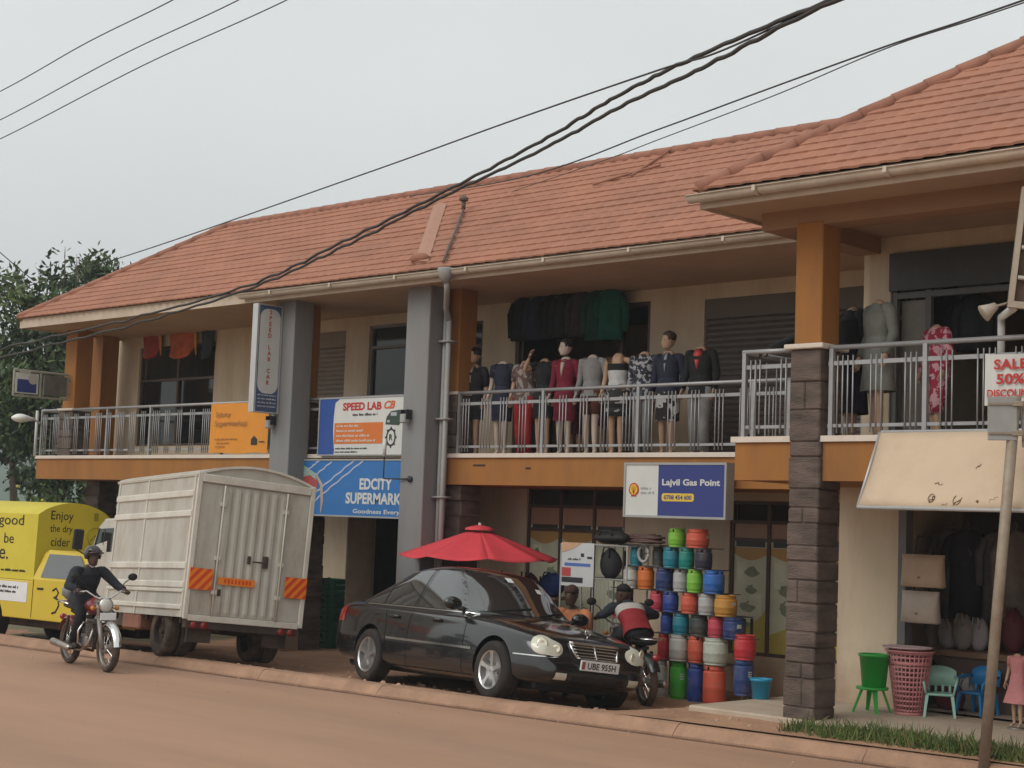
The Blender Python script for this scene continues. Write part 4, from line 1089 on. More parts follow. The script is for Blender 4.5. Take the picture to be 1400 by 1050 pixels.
def top(J,parent,mats,sleeve=1.,hem=.0,name='jacket',loose=1.,bands=None,open_neck=False,collar=True):
    # torso loft; bands: list of material indices per ring span; sleeve 0..1 fraction of the arm
    lat=(J['shL']-J['shR']).normalized(); up=(J['neck']-J['pelvis']).normalized(); fw=lat.cross(up)
    cs_=[J['pelvis']-up*hem,J['pelvis']+up*.04,J['spine'],J['chest']-up*.04,J['chest']+up*.06,J['neck']-up*.075,J['neck']-up*.03,J['neck']+up*.01]
    wd=[(.18,.135),(.17,.128),(.152,.112),(.168,.125),(.176,.122),(.15,.095),(.1,.08),(.062,.06)]
    mb=MB().sh(); prev=None; 
    rings=[tor_ring(c,lat,fw,w*loose,d*loose) for c,(w,d) in zip(cs_,wd)]
    for i in range(len(rings)-1):
        mb.mat((bands or [0]*9)[i]); mb.loft([rings[i],rings[i+1]],cap=False)
    mb.mat(0)
    if sleeve>0:
        for s in 'LR':
            a,b,c=J['sh'+s],J['el'+s],J['wr'+s]; neckp=(J['neck']-up*.06).lerp(a,.55)
            pts=[neckp,neckp.lerp(a,.55),a.lerp(neckp,.12).lerp(b,.03),a.lerp(b,.13)]; rs=[.05,.058,.066,.066]
            if sleeve<=.5: pts+=[a.lerp(b,sleeve*2)]; rs+=[.06]
            else: pts+=[a.lerp(b,.5),b,b.lerp(c,(sleeve-.5)*2*.97)]; rs+=[.06,.052,.042]
            mb.mat((bands or [0]*9)[5]); mb.tube(pts,[r*loose for r in rs],12)
    return mb.build(name,mats,parent)
def trousers(J,parent,m,length=1.,name='trousers',loose=1.,rs=(.1,.088,.072,.062)):
    lat=(J['hipL']-J['hipR']).normalized(); up=(J['spine']-J['pelvis']).normalized(); fw=lat.cross(up); mb=MB().sh()
    mb.loft([tor_ring(J['pelvis']+up*h,lat,fw,w,d) for h,w,d in ((-.13,.13,.1),(-.06,.175,.13),(.02,.168,.125),(.1,.15,.112))])
    for s in 'LR':
        a,b,c=J['hip'+s],J['kn'+s],J['an'+s]; pts=[a+Vector((0,0,.02)),a.lerp(b,.5),b]; r=[rs[0],rs[1],rs[2]]
        if length>.5: pts+=[b.lerp(c,(length-.5)*2)]; r+=[rs[3]]
        else: pts[1:]=[a.lerp(b,length),a.lerp(b,length*2)]; r=list(rs[:3])
        mb.tube(pts,[q*loose for q in r],12)
    return mb.build(name,m,parent)
def dress_loft(J,parent,mats,hem,w_hem=.2,flare=1.,name='dress',bands=None,sleeve=0.,straps=True,top_z=1.43,waist=1.):
    prof=[(top_z,.165 if top_z>1.36 else .16,.095),(1.34,.172,.125),(1.26,.165,.125),(1.12,.142*waist,.108*waist),(1.0,.165,.125),(.9,.182,.138)]
    z=.9; n=5
    for k in range(1,n+1):
        zz=.9+(hem-.9)*k/n; w=.182+(w_hem-.182)*k/n; prof.append((zz,w,w*.75))
    prof=[p for p in prof if p[0]<=top_z+.001]
    rings=[]
    for i,(z,w,d) in enumerate(prof):
        r=[]
        for k in range(22):
            a=2*PI*k/22; f=1+.035*math.sin(5*a+z*3)*max(0,(1.0-z))*flare
            r.append(Vector((d*math.sin(a)*f,w*math.cos(a)*f,z)))
        rings.append(r)
    mb=MB().sh()
    if top_z>1.4: rings=[[Vector((.06*math.sin(2*PI*k/22),.075*math.cos(2*PI*k/22),1.475)) for k in range(22)]]+rings
    for i in range(len(rings)-1):
        mb.mat((bands[min(i,len(bands)-1)] if bands else 0)); mb.loft([rings[i],rings[i+1]],cap=False)
    if sleeve>0:
        mb.mat(bands[0] if bands else 0)
        for s in 'LR':
            a,b,c=J['sh'+s],J['el'+s],J['wr'+s]; pts=[V3(0,a.y*.6,1.425),a]; rs=[.06,.065]
            if sleeve<=.5: pts+=[a.lerp(b,sleeve*2)]; rs+=[.06]
            else: pts+=[a.lerp(b,.5),b,b.lerp(c,(sleeve-.5)*1.9)]; rs+=[.056,.048,.04]
            mb.tube(pts,rs,12)
    return mb.build(name,mats,parent)
def helmet(P,parent,m):
    mb=MB().sh(); c=P(-.005,0,.03); rings=[]
    seg=20
    fw=(P(1,0,0)-P(0,0,0)).normalized(); lt=(P(0,1,0)-P(0,0,0)).normalized(); up=fw.cross(lt)
    for i in range(9):
        th=-.55+ (PI/2+.53)*i/8
        r=[]
        for k in range(seg):
            a=2*PI*k/seg; q=c+fw*(.135*math.cos(th)*math.cos(a))+lt*(.118*math.cos(th)*math.sin(a))+up*(.125*math.sin(th)+ (.06 if math.cos(a)>.4 and th<.1 else 0))
            r.append(q)
        rings.append(r)
    mb.loft(rings,cap=False); mb.tube([P(.12,-.1,.05),P(.155,0,.06),P(.12,.1,.05)],.012,6)
    return mb.build('helmet',m,parent)
def shoes(J,parent,m):
    for s in 'LR':
        mb=MB().sh(); a,t=J['an'+s],J['to'+s]; d=(t-a); d.z=0; d=d.normalized(); mb.tube([a+Vector((0,0,-.02))-d*.035,a+d*.03+Vector((0,0,-.028)),t+Vector((0,0,.012)),t+d*.06+Vector((0,0,.005))],[.042,.046,.044,.026],10,flat=.85); o=mb.build('shoe',m,parent)
    return o
# ------------------------------------------------------------------ motorcycle
redtank=M('red_tank',(.22,.02,.025),.3,.1,4,coat=.6,dirt=(.2,.12,.08),dirt_amt=.35); alum=M('engine_alloy',(.28,.26,.24),.5,.15,8,metal=.5,dirt=(.15,.1,.07),dirt_amt=.5)
seatm=M('black_vinyl',(.02,.018,.018),.55,.2,8)
def make_moto(label,lamp=True):
    root=thing('motorcycle',label,'motorcycle')
    def mwheel(x,r):
        T=Matrix.Translation((x,0,r))@Matrix.Rotation(PI/2,4,'X')
        mb=MB().sh(); mb.lathe([(r-.075,-.035),(r-.03,-.048),(r-.005,-.025),(r,0),(r-.005,.025),(r-.03,.048),(r-.075,.035),(r-.075,-.035)],40,T,cap=False); w=mb.build('wheel',rubdust,root)
        mb=MB().sh(); mb.lathe([(r-.07,-.03),(r-.085,-.03),(r-.09,0),(r-.085,.03),(r-.07,.03)],36,T,cap=False); mb.lathe([(.055,-.06),(.06,-.04),(.06,.04),(.055,.06)],16,T); mb.build('rim',alum,w)
        mb=MB()
        for k in range(28):
            a=2*PI*k/28; b=a+(.5 if k%2 else -.5); mb.tube([T@Vector((.055*math.cos(a),.055*math.sin(a),.04 if k%4<2 else -.04)),T@Vector(((r-.085)*math.cos(b),(r-.085)*math.sin(b),0))],.0028,4)
        mb.build('spokes',chrome,w); return w
    mwheel(-.62,.30); mwheel(.65,.30)
    mb=MB().sh()
    for sd in (-1,1):
        mb.tube([(.40,sd*.085,.93),(.50,sd*.085,.68)],.024,10); mb.tube([(.50,sd*.085,.68),(.65,sd*.085,.30)],.031,10)
    mb.sh(False).bbox(.36,.46,-.11,.11,.88,.92,.01); mb.bbox(.42,.52,-.11,.11,.69,.72,.01); mb.build('front_fork',alum,root)
    def guard(cx,r,a0,a1,nm,m,w=.06):
        mb=MB().sh(); n=14; pr=[(-w,-.02),(-w*.7,.01),(0,.022),(w*.7,.01),(w,-.02)]
        vs=[];fs=[]
        for i in range(n+1):
            a=a0+(a1-a0)*i/n
            for (y,h) in pr: vs.append((cx+(r+h)*math.cos(a),y,.30+(r+h)*math.sin(a)))
        for i in range(n):
            for k in range(4): fs.append((i*5+k,(i+1)*5+k,(i+1)*5+k+1,i*5+k+1))
        mb.add(vs,fs); return mb.build(nm,m,root)
    guard(.65,.335,.15,2.4,'front_mudguard',chrome); guard(-.62,.34,.3,2.7,'rear_mudguard',redtank,.075)
    mb=MB().sh(); rings=[]
    for (x,z0,z1,w) in ((-.06,.76,.84,.07),(.0,.72,.90,.11),(.12,.70,.945,.135),(.26,.72,.95,.13),(.36,.76,.92,.09),(.40,.80,.88,.04)):
        rings.append([(x,w*math.sin(2*PI*k/16)*(1 if abs(math.cos(2*PI*k/16))<.8 else .85),(z0+z1)/2-(z1-z0)/2*math.cos(2*PI*k/16)) for k in range(16)])
    mb.loft(rings); t=mb.build('fuel_tank',redtank,root)
    mb=MB().sh(); mb.lathe([(.03,0),(.032,.015),(.02,.02)],12,TR((.14,0,.942))); mb.build('tank_cap',chrome,t)
    mb=MB().sh(); rings=[]
    for (x,z,w,h) in ((-.72,.80,.09,.03),(-.66,.80,.12,.05),(-.4,.79,.135,.055),(-.15,.77,.12,.05),(-.03,.78,.08,.04)):
        rings.append([(x,w*math.cos(2*PI*k/14),z+h*math.sin(2*PI*k/14)) for k in range(14)])
    mb.loft(rings); mb.build('seat',seatm,root)
    mb=MB().sh(); mb.tube([(.38,0,.86),(.1,0,.68),(-.3,0,.66),(-.62,0,.72)],.025,8); mb.tube([(.38,0,.80),(.26,0,.45),(.15,0,.24),(-.2,0,.24),(-.28,0,.62)],.022,8)
    for sd in (-1,1):
        mb.tube([(-.2,sd*.1,.30),(-.62,sd*.1,.30)],.022,8); mb.tube([(-.58,sd*.11,.32),(-.45,sd*.12,.66)],.024,8)
        mb.tube([(-.05,sd*.1,.25),(-.03,sd*.26,.26)],.016,8)
    mb.build('frame',rust,root)
    mb=MB(); mb.bbox(-.16,.2,-.13,.13,.28,.44,.03); 
    for k in range(6): mb.bbox(.06,.22,-.085,.085,.45+.03*k,.465+.03*k,.004)
    mb.bbox(.08,.2,-.06,.06,.44,.66,.01); mb.sh().lathe([(.08,-.17),(.09,-.15),(.09,.15),(.08,.17)],18,Matrix.Translation((-.06,0,.36))@Matrix.Rotation(PI/2,4,'X')); mb.build('engine',alum,root)
    mb=MB().sh(); mb.tube([(.2,-.03,.58),(.3,-.08,.5),(.28,-.12,.34),(.1,-.15,.25),(-.2,-.17,.25)],.022,8); mb.tube([(-.2,-.17,.25),(-.26,-.17,.25),(-.8,-.18,.29),(-.82,-.18,.29)],[.025,.045,.05,.03],12); mb.build('exhaust',M('dull_chrome',(.4,.36,.32),.35,.15,6,metal=.9,dirt=(.2,.13,.08),dirt_amt=.6),root)
    mb=MB().sh()
    for sd in (-1,1): mb.tube([(.2,sd*.05,.62),(.26,sd*.2,.62),(.28,sd*.27,.52),(.25,sd*.26,.36),(.16,sd*.1,.27)],.013,8)
    mb.build('crash_bar',chrome,root)
    mb=MB().sh(); hb=[(.38,-.36,1.02),(.40,-.24,1.04),(.42,-.1,.95),(.42,.1,.95),(.40,.24,1.04),(.38,.36,1.02)]; mb.tube(hb,.012,8); h=mb.build('handlebar',chrome,root)
    for sd in (-1,1):
        mb=MB().sh(); mb.tube([(.375,sd*.27,1.035),(.38,sd*.38,1.02)],.018,8); mb.tube([(.37,sd*.26,1.035),(.41,sd*.25,1.03),(.46,sd*.33,1.0)],.006,6); mb.build('grip',blackpl,h)
    for sd in (-1,1):
        mb=MB().sh(); mb.tube([(.40,sd*.2,1.04),(.40,sd*.3,1.16),(.40,sd*.36,1.20)],.007,6); mb.sphere((.40,sd*.40,1.23),(.018,.07,.05),12); mb.build('rear_view_mirror',blackpl,root)
    mb=MB().sh(); T=Matrix.Translation((.5,0,.86))@Matrix.Rotation(PI/2,4,'Y'); mb.lathe([(.03,-.1),(.07,-.06),(.095,.0),(.097,.02),(.088,.024)],20,T); hl=mb.build('headlight',chrome,root)
    mb=MB().sh(); mb.lathe([(.088,.018),(.07,.034),(.03,.043),(.001,.045)],20,T); mb.build('lamp_glass',M('lamp_lens_clear',(.6,.6,.56),.1,.05,5,coat=1.),hl)
    mb=MB().sh()
    for sd in (-1,1): mb.sphere((.47,sd*.17,.82),.032,10); mb.tube([(.45,sd*.08,.82),(.47,sd*.15,.82)],.01,6)
    mb.build('indicator',M('indicator_amber',(.5,.2,.02),.25,.1,5,coat=.5),root)
    mb=MB(); mb.bbox(.585,.6,-.11,.11,.67,.765,.004); mb.build('number_plate',plate,root)
    mb=MB().sh(); mb.sphere((-.93,0,.62),(.04,.055,.045),10); mb.build('tail_light',M('tail_red',(.35,.02,.02),.2,.05,5,coat=1),root)
    mb=MB().sh(); mb.tube([(-.45,.13,.82),(-.85,.12,.84),(-.87,0,.84),(-.85,-.12,.84),(-.45,-.13,.82)],.012,8); mb.build('rear_rack',chrome,root)
    return root
moto=make_moto('red-tanked motorcycle being ridden on the road past the yellow pickup')
mf=PZ(146,919,ROAD_Z); MZ=math.radians(-9); MS=1.02
moto.rotation_euler=(0,0,MZ); moto.scale=(MS,)*3; moto.location=mf-Matrix.Rotation(MZ,3,'Z')@Vector((.65,0,0))*MS
def ride_joints():
    J=dict(pelvis=V3(-.26,0,.89),spine=V3(-.26,0,1.03),chest=V3(-.19,0,1.19),neck=V3(-.11,0,1.335),head=V3(-.03,0,1.48),face=V3(1,0,-.1))
    for s,sd in (('L',1),('R',-1)):
        J['sh'+s]=V3(-.12,sd*.19,1.285); J['el'+s]=V3(.04,sd*.35,1.09); J['wr'+s]=V3(.29,sd*.325,1.055); J['hd'+s]=V3(.9,sd*.0,-.12)
        J['hip'+s]=V3(-.22,sd*.1,.88); J['kn'+s]=V3(.16,sd*.2,.74); J['an'+s]=V3(-.02,sd*.2,.34); J['to'+s]=V3(.12,sd*.23,.29)
    return J
J=ride_joints()
rider=thing('person','person in a dark jacket and dark helmet riding the red motorcycle along the road','person',moto.location,MZ,scale=MS)
b,P=body(J,rider,skin_d,hand_n={'L':V3(0,0,1),'R':V3(0,0,1)},curl=.75)
navy=M('navy_cloth',(.022,.024,.032),.85,.2,6,bump=.3,bscale=14); blackc=M('black_cloth',(.014,.013,.014),.85,.2,6,bump=.3,bscale=14)
jk=top(J,rider,[navy],1.,.03,'jacket',1.1); trousers(J,rider,blackc,1.,loose=1.05); helmet(P,rider,M('helmet_dark',(.03,.022,.022),.35,.1,4,coat=.5)); shoes(J,rider,M('shoe_dark',(.02,.016,.014),.6))
mb=MB().sh(); mb.tube([V3(-.035,-.035,1.37),V3(-.01,0,1.335),V3(-.035,.035,1.37)],.014,6); mb.build('shirt_collar',plate,rider)
# grey sack strapped behind the rider
mb=MB().sh(); 
sk_=[]; 
for i in range(9):
    a=i/8; r=.15*math.sin(PI*(a*.86+.07))**.5
    sk_.append([(-.72+.3*a-.02*math.cos(7*t),.0+r*math.cos(t)*1.25,.98+r*.9*math.sin(t)+.012*math.sin(3*t+i)) for t in [2*PI*k/14 for k in range(14)]])
mb.loft(sk_)
sack=mb.build('luggage_sack',M('grey_sack',(.2,.2,.21),.5,.2,6,bump=.5,bscale=12)); sack.location=moto.location; sack.rotation_euler=(0,0,MZ); sack.scale=(MS,)*3
tag(sack,'small grey sack carried on the motorcycle seat behind the rider','sack')
# the parked motorcycle by the gas cylinders, and the man sitting on it
m2=copy_tree(moto); m2['label']='motorcycle standing behind the black car with its rear wheel by the gas cylinders'
M2Z=math.radians(150); p2=PZ(838,853,.78)
for c_ in m2.children:
    if c_.name.split('.')[0] in ('fuel_tank','rear_mudguard'): c_.data=c_.data.copy(); c_.data.materials[0]=M('black_tank',(.02,.02,.022),.3,.1,4,coat=.5)
    if c_.name.split('.')[0] in ('front_mudguard',): c_.data=c_.data.copy(); c_.data.materials[0]=blackpl
p2=PY(884,925,16.15)
m2.rotation_euler=(0,0,M2Z); m2.location=p2-Matrix.Rotation(M2Z,3,'Z')@Vector((-.62,0,0))*MS; m2.location.z=-.19
J=ride_joints()
for k in ('spine','chest','neck','head','shL','shR'): J[k]=J[k]+V3(.2,.03,-.11)*{'spine':.3,'chest':.7,'neck':1.,'head':1.2,'shL':1,'shR':1}[k]
J['face']=V3(.75,.6,-.25)
man=thing('person','person in a navy, white and red jacket sitting on the motorcycle by the gas cylinders','person',m2.location,M2Z,scale=MS)
b,P=body(J,man,skin_d,hand_n={'L':V3(0,0,1),'R':V3(0,0,1)},curl=.75)
whc=M('white_cloth',(.42,.39,.36),.85,.1,6,bump=.3,bscale=14); redc=M('red_cloth',(.24,.018,.022),.8,.15,6,bump=.3,bscale=14)
top(J,man,[navy,whc,redc],1.,.06,'jacket',1.12,bands=[2,2,2,1,1,0,0,0]); trousers(J,man,blackc,1.,loose=1.05); shoes(J,man,M('shoe_dark'))
mb=MB().sh(); mb.loft([[P(x*.104-.004,y*.084,z) for x,y in [(math.cos(2*PI*k/16),math.sin(2*PI*k/16)) for k in range(16)]] if False else [P(-.006+rx*math.cos(2*PI*k/16),ry*math.sin(2*PI*k/16),z) for k in range(16)] for (z,rx,ry) in ((.03,.1,.08),(.07,.099,.08),(.1,.08,.066),(.122,.045,.04),(.131,.01,.01))]); mb.build('hair',hairm,man)
# person in orange sitting behind the car
def sit_joints():
    J=dict(pelvis=V3(0,0,.5),spine=V3(.02,0,.67),chest=V3(.07,0,.86),neck=V3(.11,0,1.03),head=V3(.16,0,1.2),face=V3(1,.0,-.3))
    for s,sd in (('L',1),('R',-1)):
        J['sh'+s]=V3(.1,sd*.185,.985); J['el'+s]=V3(.2,sd*.26,.74); J['wr'+s]=V3(.38,sd*.14,.62)
        J['hip'+s]=V3(.02,sd*.1,.48); J['kn'+s]=V3(.44,sd*.13,.5); J['an'+s]=V3(.4,sd*.13,.09); J['to'+s]=V3(.54,sd*.15,.03)
    return J
J=sit_joints(); q=PY(797,812,16.4)
sitp=thing('person','person in a faded orange top sitting behind the bonnet of the black car','person',(q.x-.1,16.4,q.z-1.22*1.08),math.radians(-75),scale=1.08)
b,P=body(J,sitp,skin_d); orangec=M('orange_cloth',(.5,.19,.09),.85,.15,6,bump=.3,bscale=14)
top(J,sitp,[orangec],.4,.05,'blouse',1.08); trousers(J,sitp,M('brown_cloth',(.12,.06,.04),.85,.2,6)); shoes(J,sitp,M('shoe_dark'))
mb=MB().sh(); mb.loft([[P(-.006+rx*math.cos(2*PI*k/16),ry*math.sin(2*PI*k/16),z) for k in range(16)] for (z,rx,ry) in ((.02,.102,.082),(.07,.102,.083),(.1,.083,.07),(.125,.045,.04),(.135,.01,.01))]); mb.build('hair',M('hair_reddish',(.05,.02,.016),.8,.3,30),sitp)
mb=MB(); 
for sx in (-.14,.14):
    for sy in (-.14,.14): mb.sh().tube([(sx*.8,sy*.8,.42),(sx,sy,0)],.018,8)
mb.sh(False); lg=mb
st=thing('stool','low wooden stool under the person in the orange top','stool',(sitp.location.x,sitp.location.y,sitp.location.z),0)
mb2=MB(); mb2.bbox(-.17,.17,-.17,.17,.42,.46,.01); mb2.build('seat',M('stool_wood',(.2,.12,.07),.7,.2,6),st)
for sx in (-.14,.14):
    for sy in (-.14,.14):
        mbl=MB().sh(); mbl.tube([(sx*.8,sy*.8,.42),(sx,sy,0)],.018,8); mbl.build('leg',M('stool_wood'),st)
# ------------------------------------------------------------------ signs
def sg(nm,col,r=.5): return M(nm,col,r,.05,3)
wht=sg('sign_white',(.6,.6,.57)); blu=sg('sign_blue',(.035,.16,.42)); nav=sg('sign_indigo',(.035,.05,.2)); org=sg('sign_orange',(.7,.27,.03)); sred=sg('sign_red',(.48,.035,.03)); syel=sg('sign_yellow',(.72,.5,.06)); sgrey=M('sign_frame_grey',(.34,.34,.33),.5,.08,3); sblk=sg('sign_black',(.03,.03,.035))
X1=Vector((1,0,0)); Z1=Vector((0,0,1))
def board(root,x0,x1,z0,z1,y,d,m,nm='board',fr=None):
    mb=MB(); mb.bbox(x0,x1,y,y+d,z0,z1,.008); b=mb.build(nm,m,root)
    if fr:
        t=fr; mb=MB()
        mb.box(x0-.006,x0+t,y-.012,y+d+.004,z0-.006,z1+.006); mb.box(x1-t,x1+.006,y-.012,y+d+.004,z0-.006,z1+.006); mb.box(x0+t,x1-t,y-.012,y+d+.003,z1-t,z1+.006); mb.box(x0+t,x1-t,y-.012,y+d+.003,z0-.006,z0+t)
        mb.build('frame',sgrey,root)
    return b
def faceT(x0,z0,y): return face_frame((x0,y,z0),X1,Z1)   # local x along the street, z towards the road (-Y)
def prismT(mb,pts,T,h=.003,lift=.002): mb.prism(pts,h,T@Matrix.Translation((0,0,lift)))
# gas point sign
a=PY(856,633,17.1); b=PY(995,632,17.1); c=PY(853,706,17.1)
x0,x1,z1,z0=a.x,b.x,a.z,c.z; w=x1-x0; h=z1-z0
t=thing('shop_sign','white and blue light-box sign reading Lajvil Gas Point under the balcony','sign'); 
board(t,x0,x1,z0,z1,17.08,.16,wht,fr=.025)
T=faceT(x0,z0,17.08)
mb=MB(); mb.box(w*.345,w-.02,.02,h-.02,.0,.004,T); bl=mb.build('blue_panel',nav,t)
put_text('lettering','Lajvil Gas Point',wht,bl,T,w*.665,h*.63,w=w*.56,h=h*.155,lift=.007,bold=.03)
mb=MB(); r_=.03
def rrect(x,y,w_,h_,r,n=5):
    o=[]
    for cx,cy,a0 in ((x+w_-r,y+h_-r,0),(x+r,y+h_-r,PI/2),(x+r,y+r,PI),(x+w_-r,y+r,1.5*PI)):
        for k in range(n+1): a=a0+PI/2*k/n; o.append((cx+r*math.cos(a),cy+r*math.sin(a)))
    return o
prismT(mb,rrect(w*.385,h*.3,w*.315,h*.145,.035),T,.004,.004); ph=mb.build('phone_strip',syel,t)
put_text('lettering','0708 454 600',nav,ph,T,w*.5425,h*.372,w=w*.27,h=h*.085,lift=.0095,bold=.03)
# shell-shaped emblem
def shell(cx,cy,R,n=28):
    o=[]
    for k in range(n+1):
        a=-.5+ (PI+1.0)*k/n; rr=R*(1+.04*abs(math.sin(3.5*a))); o.append((cx+rr*math.cos(a)*.92,cy+rr*math.sin(a)))
    o+=[(cx-R*.45,cy-R*.75),(cx-R*.5,cy-R*.98),(cx+R*.5,cy-R*.98),(cx+R*.45,cy-R*.75)]
    return o
mb=MB(); prismT(mb,shell(w*.1,h*.5,h*.125),T,.004,.003); em=mb.build('emblem',sred,t)
mb=MB(); prismT(mb,shell(w*.1,h*.505,h*.095),T,.003,.007); mb.build('emblem_face',syel,em)
mb=MB()
for k in range(5):
    a=PI/2+(k-2)*.42; mb.tube([T@Vector((w*.1,h*.42,.011)),T@Vector((w*.1+h*.085*math.cos(a),h*.505+h*.085*math.sin(a),.011))],.003,4)
mb.build('emblem_rays',sred,em)
mb=MB(); r=random.Random(5); scribble(mb,T,w*.17,w*.28,h*.535,h*.05,r,.002); scribble(mb,T,w*.17,w*.31,h*.45,h*.05,r,.002); mb.build('print_lines',sgrey,t)
mb=MB(); mb.box(x0+.3,x0+.34,17.22,17.28,z1-.2,z1-.05); mb.box(x1-.34,x1-.3,17.22,17.28,z1-.2,z1-.05); mb.build('bracket',sgrey,t)
# supermarket sign between the grey pillars
a=PY(407,628,17.15); c=PY(548,709,17.15); x0,x1=a.x,-17.95; z1=a.z+.0; z0=c.z; w=x1-x0; h=z1-z0
t=thing('shop_sign','blue supermarket board reading EDCITY SUPERMARKET between the two grey pillars','sign'); board(t,x0,x1,z0,z1,17.2,.06,blu,fr=.02)
T=faceT(x0,z0,17.2); k_=w/ (PY(560,650,17.2).x-x0) ; W2=PY(548,650,17.2).x-x0
put_text('lettering','EDCITY',wht,t,T,W2*.77,h*.575,w=W2*.31,h=h*.2,lift=.004,bold=.035)
put_text('lettering','SUPERMARKET',wht,t,T,W2*.485+W2*.63/2,h*.325,w=W2*.63,h=h*.2,lift=.004,bold=.035)
put_text('lettering','Goodness Everyday',wht,t,T,W2*.56+W2*.27,h*.09,w=W2*.54,h=h*.1,lift=.004,bold=.02)
mb=MB()
for (xs,ys,L__,o) in ((.33,.98,.4,.0),(.55,1.0,.62,.02),(.64,1.0,.66,.0),(.2,1.0,.2,0)):
    pts=[]
    for i in range(26):
        q=i/25*L__; x=W2*(xs-q*.75)+.016*math.sin(i*1.15); y=h*(ys-q*1.15)-.02; 
        if y>.05 and x>.03: pts.append(T@Vector((x,y,.003)))
    if len(pts)>2: mb.tube(pts,.016,5,flat=.25)
mb.build('wave_stripe',sg('pale_blue_print',(.4,.45,.6)),t)
# shopping picture: trolley full of groceries, in plain shapes
mb=MB(); prismT(mb,[(.04,h*.62),(W2*.19,h*.55),(W2*.17,h*.75),(.05,h*.93)],T); mb.build('picture_basket',sg('picture_green',(.3,.42,.35)),t)
mb=MB(); prismT(mb,[(.06,h*.5),(W2*.2,h*.5),(W2*.19,h*.62),(W2*.12,h*.72),(.07,h*.68)],T,.004,.004); mb.build('picture_fruit',sg('picture_red',(.4,.08,.07)),t)
mb=MB(); mb.tube([T@Vector(p) for p in ((W2*.17,h*.75,.006),(W2*.235,h*.55,.006),(W2*.25,h*.25,.006),(W2*.24,h*.05,.006))],[.02,.035,.035,.012],6,flat=.2); mb.build('picture_handle',sg('picture_tan',(.42,.33,.25)),t)
# car-service sign above it
a=PY(436,545,17.15); b=PY(548,540,17.15); c=PY(436,625,17.15); x0,z1,z0=a.x,(a.z+b.z)/2,c.z+.03; x1=-18.05; w=x1-x0; h=z1-z0; W2=b.x-x0
t=thing('shop_sign','white and orange car-service sign reading SPEED LAB on the balcony rail','sign'); board(t,x0,x1,z0,z1,17.18,.05,wht,fr=.015)
T=faceT(x0,z0,17.18)
mb=MB(); pts=[(.0,.0),(W2*.2,0)]+[(W2*(.165+.02*math.cos(q)) - W2*.0+ W2*.1*(q/1.0-.5)**2*1.2-.0,h*q) for q in [i/12 for i in range(1,12)]]+[(W2*.27,h),(0,h)]
prismT(mb,pts,T); mb.build('blue_edge',sg('sign_royal',(.03,.08,.3)),t)
put_text('lettering','SPEED LAB',sred,t,T,W2*.53,h*.84,w=W2*.47,h=h*.14,lift=.004,bold=.04); put_text('lettering','CB',sg('sign_orange_red',(.6,.13,.04)),t,T,W2*.86,h*.85,w=W2*.13,h=h*.14,lift=.004,bold=.04,shear=.3)
mb=MB(); r=random.Random(9); scribble(mb,T,W2*.42,W2*.72,h*.70,h*.045,r,.003); scribble(mb,T,W2*.22,W2*.62,h*.12,h*.03,r,.003); scribble(mb,T,W2*.22,W2*.5,h*.06,h*.03,r,.003); mb.build('print_lines',sblk,t)
mb=MB(); mb.box(W2*.2,W2*.79,h*.2,h*.56,.002,.005,T); pnl=mb.build('orange_panel',sg('sign_tangerine',(.62,.17,.035)),t)
mb=MB()
for k in range(4): scribble(mb,T,W2*.23,W2*(.5+.07*((k*5)%4)),h*(.51-.085*k),h*.04,r,.006)
mb.build('print_lines',wht,pnl)
# small dark jeep picture and cog emblem
mb=MB(); prismT(mb,[(W2*.82,h*.52),(W2*.98,h*.5),(W2*1.02,h*.62),(W2*.98,h*.76),(W2*.88,h*.74),(W2*.83,h*.64)],T); v=mb.build('picture_vehicle',sg('picture_dark_green',(.04,.065,.05)),t)
mb=MB(); mb.box(W2*.88,W2*.95,h*.66,h*.72,.006,.008,T); mb.box(W2*.84,W2*.87,h*.55,h*.59,.006,.008,T); mb.build('picture_window',sg('picture_grey',(.4,.4,.42)),v)
mb=MB(); cx,cy=W2*.89,h*.3; mb.tube([T@Vector((cx+.1*math.cos(2*PI*k/24),cy+.13*math.sin(2*PI*k/24),.004)) for k in range(25)],.016,5,flat=.25)
for k in range(8): a_=2*PI*k/8; mb.tube([T@Vector((cx+.1*math.cos(a_),cy+.13*math.sin(a_),.004)),T@Vector((cx+.135*math.cos(a_),cy+.17*math.sin(a_),.004))],.016,4,flat=.25)
mb.build('cog_emblem',sblk,t)
put_text('lettering','R',sblk,t,T,cx,cy,h=.1,lift=.004,bold=.03)
# small white lamp on an arm in front of the sign
p=PY(526,612,16.75); t=thing('sign_lamp','thin black bracket with a white lamp tube in front of the blue supermarket board','lamp')
mb=MB().sh(); mb.tube([(p.x,16.75,p.z-.14),(p.x,16.75,p.z+.14)],.028,8); mb.build('lamp_tube',wht,t)
q=PY(558,655,16.85); mb=MB().sh(); mb.tube([(p.x,16.75,p.z-.14),(p.x,16.75,q.z),(p.x+.02,16.76,q.z),(-18.3,16.84,q.z)],.012,6); mb.lathe([(.05,0),(.05,.03)],10,Matrix.Translation((-18.3,16.85,q.z))@Matrix.Rotation(PI/2,4,'X')); mb.build('bracket',sblk,t)
